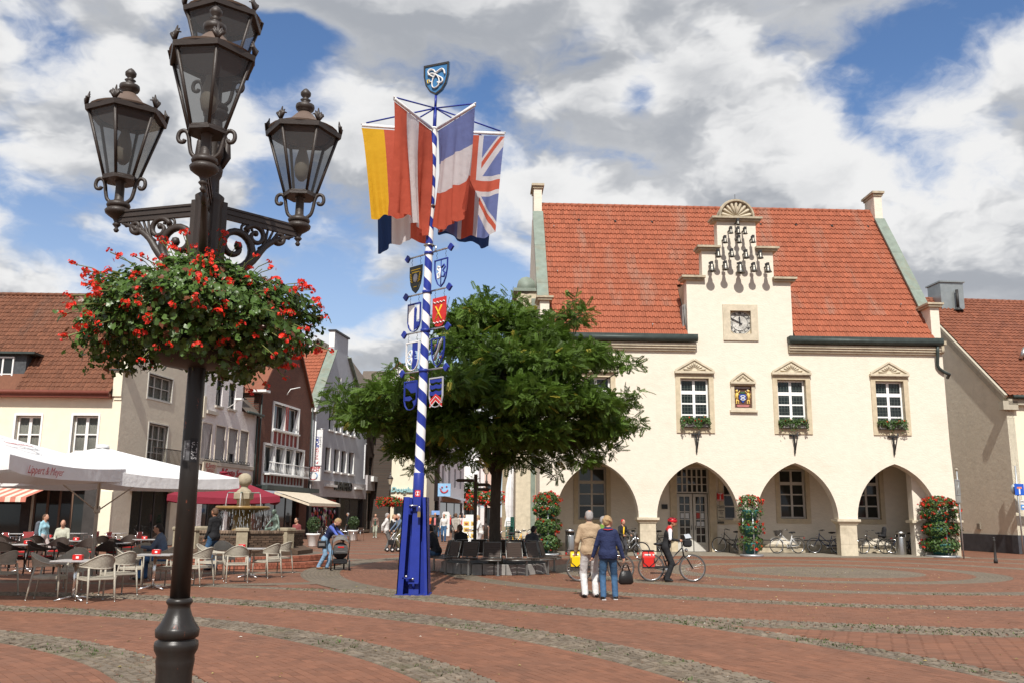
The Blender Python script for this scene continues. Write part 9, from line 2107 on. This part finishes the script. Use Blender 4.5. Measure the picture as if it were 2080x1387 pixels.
# around the fountain and the cafe
person('man in black jacket and jeans leaning by the fountain', at(437, 27.2), 1.2, 1.80, BLK, JEANS, BROWNH, SKIN2, SHB, jacket=.06, handL=(-.17, .16, .92), handR=(.19, .14, .90), turn=.25, h=.018)
person('child in grey top seen through the falling water', (-9.75, 34.2, 0), 2.9, 1.42, GRY, GRT, FAIRH, h=.022); person('person in dark red sitting beyond the fountain water', (-8.0, 34.6, 0), 2.7, 1.5, C_('dark_red', (.2, .05, .05)), GRT, DARKH, h=.025)
def seated(label, loc, rz, chair=True, seat=.46, **k):
	k.setdefault('handL', (-.14, .34, seat+.26)); k.setdefault('handR', (.14, .34, seat+.26)); k.setdefault('footL', (-.12, .50, .0)); k.setdefault('footR', (.12, .44, .0))
	return person(label, loc, rz, hips=(0, 0, seat+.10), **k)
lx = at(338, 23.4); o = seated('man in slate blue jacket sitting under the parasols, facing left', lx, HP+.15, H=1.78, top=SLATE, legs=C_('blue_jeans', (.06, .14, .30)), hair=DARKH, lean=.22, h=.02, handL=(-.1, .5, .8), handR=(.14, .42, .72), jacket=.01)
b = MB(); b.tube([tuple(HD(-.07, .05, .19)), tuple(HD(0, .105, .18)), tuple(HD(.07, .05, .19))], .016, 5); b.obj('sunglasses', MATS['pale_rod'], o)
dup(RC0, lx, HP+.15+PI, 'rattan chair under the man in the slate blue jacket')
lx = at(130, 31.5); seated('bald man in pale checked shirt sitting at a cafe table', lx, PI+.3, H=1.76, top=CHECK, legs=GRT, hair=SKIN, hairstyle='bald', h=.02, fat=1.15); dup(SC0, lx, .3, 'metal chair under the bald man')
lx = at(92, 31.0); person('woman in sky blue top and pale trousers walking with a grey backpack', lx, -HP-.2, 1.57, SKYB, C_('rose_trousers', (.48, .40, .38)), BROWNH, female=True, footL=(-.09, .12, 0), footR=(.09, -.12, 0), hairstyle='long', h=.02)
bp_ = thing('backpack', 'grey backpack on the back of the walking woman', 'backpack', (lx[0]-.20, lx[1]+.02, 0), -HP-.2); B = Body(); B.cone((0, 0, .95), (0, .01, 1.22), .13, .12, C_('backpack_grey', (.10, .11, .13)), .03, (1.1, .75, 1)); link('bag', B.mesh('bag', .02), bp_)
for s in (-1, 1): b = MB(); b.tube([(s*.09, .04, 1.24), (s*.10, .16, 1.30), (s*.11, .26, 1.18), (s*.10, .10, .98)], .016, 5, flat=.5); b.obj('strap', C_('backpack_grey', (.1, .11, .13)), bp_)

# people down the street
walk = dict(footL=(-.09, .16, 0), footR=(.09, -.16, 0)); behind = dict(handL=(-.04, -.19, .92), handR=(.05, -.19, .92))
for lab, px, Y, rz, H, kw in (
	('woman in open brown jacket and pale trousers walking towards us', 763, 66, PI, 1.68, dict(top=BRWN, legs=PALEG, hair=FAIRH, open_=DGRN, female=True, shoes=SHW, jacket=.03, **walk)),
	('man in white jacket and grey trousers standing in profile, hands behind him', 786, 43, -HP+.25, 1.72, dict(top=WHT, legs=GRT, hair=GREYH, jacket=.10, **behind)),
	('woman in black coat with white scarf standing behind the man in white', 800, 44.5, -HP-.5, 1.66, dict(top=BLK, legs=GRT, hair=FAIRH, female=True, yoke=WHT, jacket=.12)),
	('old man with white hair pushing a walking frame beside the blue pole foot', 813, 42.5, HP+.6, 1.70, dict(top=SLATE, legs=OLV, hair=WHITEH, open_=OLV, lean=.12, handL=(-.22, .40, .92), handR=(.22, .40, .92))),
	('stout man in black jacket and pink shirt walking towards us', 884, 64, PI, 1.80, dict(top=BLK, legs=BLK, hair=WHITEH, open_=PINK, jacket=.06, fat=1.12, **walk)),
	('woman in orange top and jeans half hidden by the pole foot', 872, 66, PI-.2, 1.70, dict(top=ORNG, legs=JEANS, hair=BROWNH, female=True, **walk)),
	('person in dark jacket carrying a pale blue box on the shoulder', 889, 70, .2, 1.74, dict(top=DGR, legs=JEANS, hair=DARKH, handL=(-.16, .12, 1.66))),
	('man in grey beige jacket seen from behind with his hands clasped', 926, 48, .1, 1.75, dict(top=C_('grey_beige', (.33, .30, .26)), legs=GRT, hair=BROWNH, jacket=.08, **behind)),
	('woman in pink jacket and white trousers far down the street', 943, 72, PI, 1.66, dict(top=PINK, legs=WHT, hair=FAIRH, female=True, jacket=.05)),
	('person in pale shirt far down the street beside the pink jacket', 934, 78, PI+.3, 1.68, dict(top=WHT, legs=JEANS, hair=BROWNH)),
	('person in dark coat far down the street near the white sign', 922, 84, 0, 1.75, dict(top=DGR, legs=BLK, hair=DARKH, jacket=.1)),
	('man in black standing in the shop doorway of the grey gable house', 707, 74, HP, 1.76, dict(top=BLK, legs=DGR, hair=GREYH, jacket=.04)),
	('person in black standing far behind the tree trunk', 1000, 66, .3, 1.74, dict(top=BLK, legs=JEANS, hair=DARKH)),
	('person in a white shirt walking between the pole foot and the bench', 902, 58, PI, 1.72, dict(top=WHT, legs=JEANS, hair=DARKH, **walk)),
	('woman in red coat far down the shopping street', 915, 88, PI, 1.66, dict(top=REDC, legs=DGR, hair=FAIRH, female=True, jacket=.1)),
	('person in light trousers walking away far down the street', 935, 96, 0, 1.74, dict(top=SLATE, legs=LTR, hair=BROWNH, **walk)),
	('person in dark blue walking far down the middle of the street', 962, 92, PI, 1.72, dict(top=NAVY, legs=DGR, hair=BROWNH, **walk))):
	person(lab, at(px, Y), rz, H, h=.022 if Y < 55 else .03, group=None, **kw)
c = at(887, 69.9); bx = thing('carried_box', 'pale blue box carried on a shoulder in the street', 'box', (c[0], c[1], 0), .2); b = MB(); b.cbox((-.1, .05, 1.80), (.62, .3, .32), ch=.02); b.obj('box', mat('pale_blue_card', (.22, .38, .72), .6), bx)
def rollator(loc, rz):
	R_ = thing('walking_frame', 'black walking frame with wheels pushed by the old man', 'walking frame', loc, rz)
	for wx in (-.25, .25):
		for wy in (-.25, .3): w = MB(); w.lathe([(.02, -.02), (.10, -.018), (.10, .018), (.02, .02)], 16, M=Matrix.Rotation(HP, 4, 'Y')); o = w.obj('wheel', TYRE, R_, (wx, wy, .10)); w = MB(); w.lathe([(.0, -.024), (.05, -.022), (.05, .022), (0, .024)], 10, M=Matrix.Rotation(HP, 4, 'Y')); w.obj('hub', WHITE2, o)
	f = MB()
	for s in (-.25, .25): f.tube([(s, .3, .1), (s*.95, .15, .60), (s*.95, -.05, .80), (s*.95, -.16, .90)], .014, 6); f.tube([(s, -.25, .1), (s*.95, .1, .62)], .014, 6)
	f.tube([(-.24, .12, .6), (.24, .12, .6)], .012, 6); f.obj('frame', STEEL, R_); b = MB(); b.cbox((0, .2, .42), (.38, .2, .22), ch=.02); b.obj('basket', BLK, R_); return R_
c = at(811, 41.9); rollator((c[0]-.1, c[1]-.1, 0), HP+.6)
# woman astride a bicycle, and the sitters on the ring bench
c = at(968, 39.0); bicycle('city bicycle of the woman in the white jacket behind the bench', c, PI+.12, SILF, None, basket=False)
person('woman in white jacket astride a city bicycle behind the ring bench', (c[0]+.15, c[1]+.02, 0), HP+.12, 1.66, WHT, C_('patterned_skirt', (.35, .31, .30)), FAIRH, female=True, jacket=.04, lean=.2, handL=(-.25, .38, 1.03), handR=(.25, .38, 1.03), footL=(-.18, .05, 0), footR=(.18, -.05, 0), hips=(0, -.03, .90), h=.02)
tx, ty = TREE_C
seated('man in black jacket and jeans sitting at the left end of the ring bench', (tx-1.78, ty+.25, 0), HP-.35, chair=False, H=1.78, top=C_('black_jacket', (.022, .024, .03)), legs=JEANS, hair=DARKH, jacket=.03, lean=.30, nod=.25, h=.018, fat=1.1)
seated('person in black sitting on the far left of the ring bench behind a backrest', (tx-1.05, ty+1.45, 0), .65, chair=False, H=1.76, top=BLK, legs=BLK, hair=BROWNH, jacket=.03, lean=.25, h=.02, fat=1.1)
seated('person in dark grey sitting on the far right of the ring bench', (tx+1.05, ty+1.45, 0), -.65, chair=False, H=1.76, top=C_('charcoal', (.06, .062, .068)), legs=BLK, hair=DARKH, jacket=.03, lean=.35, h=.02, fat=1.12)

# parked bicycles under the arcade and beside the town hall
for lab, px, off, rz, fr, kw in (
	('silver bicycle leaning under the first arch with its front wheel towards us', 1284, 2.05, -2.05, SILF, dict()), ('dark bicycle behind the pillar left of the door', 1327, 2.3, 2.7, BLKF, dict(light=False)),
	('dark bicycle under the second arch right of the door', 1486, 2.25, 2.75, BLKF, dict(rack=False)), ('white bicycle with a wire basket under the third arch', 1600, 1.75, PI+.22, WHF, dict(basket=True, fender=WHF)),
	('dark bicycle left of the third pillar', 1679, 2.2, PI-.2, BLF, dict()), ('dark bicycle with low frame under the last arch', 1775, 2.0, PI+.1, BLKF, dict(basket=False)), ('bicycle behind the litter bin under the last arch', 1838, 2.3, PI-.4, BLF, dict())):
	c = HALL_M @ Vector((0, off, 0)); Y = c.y+.038*(dpt(px, 1050, c.y).x-1.3); c = at(px, Y, .052); bicycle(lab, c, rz, fr, None, lean=.06, group='bicycles parked under the arcade', **kw)
cs = at(1783, 42.4, .05); b = thing('child_seat', 'black child seat on the dark bicycle under the last arch', 'child seat', (cs[0]+.35, cs[1]+.35, 0), PI+.1); B = Body(); B.cone((0, 0, .90), (-.05, 0, 1.18), .14, .13, BLK, .04, (.7, 1, 1)); B.cone((0, 0, .88), (.16, 0, .88), .12, .10, BLK, .04, (1, 1.1, .6)); link('shell', B.mesh('shell', .025), b)
for lab, px, Y, rz, fr in (('black bicycle nearest the tree trunk on the right', 1030, 36.5, 2.4, BLKF), ('bicycle with yellow frame behind the ring bench', 1046, 38, .9, YEF), ('red bicycle beside the left flower tower', 1078, 38.5, 2.1, RDF), ('silver bicycle in the cluster behind the ring bench', 1062, 40.5, -.6, SILF)):
	bicycle(lab, at(px, Y), rz, fr, None, lean=.05, group='bicycles parked beside the town hall')
# bronze figure on the basin rim
PAT = mat('green_bronze', (.13, .17, .14), .45, .3, 8, dirt=(.30, .40, .36), dscale=5, damt=.7, metal=.4)
ST_ = seated('', (0, 0, 0), 0, seat=.40, H=1.25, top=PAT, legs=PAT, hair=PAT, skin=PAT, shoes=PAT, female=True, lean=.15, nod=.35, handL=(-.42, .10, .12), handR=(.12, .35, .45), footL=(-.12, .42, .0), footR=(.10, .34, .05), h=.018)
for i in range(len(ST_.data.materials)): ST_.data.materials[i] = PAT
ST_.name = 'statue'; ST_.location = (-7.62, 30.1, .72); ST_.rotation_euler = (0, 0, 2.4); tag(ST_, 'green bronze figure of a seated girl on the right rim of the fountain', 'statue')
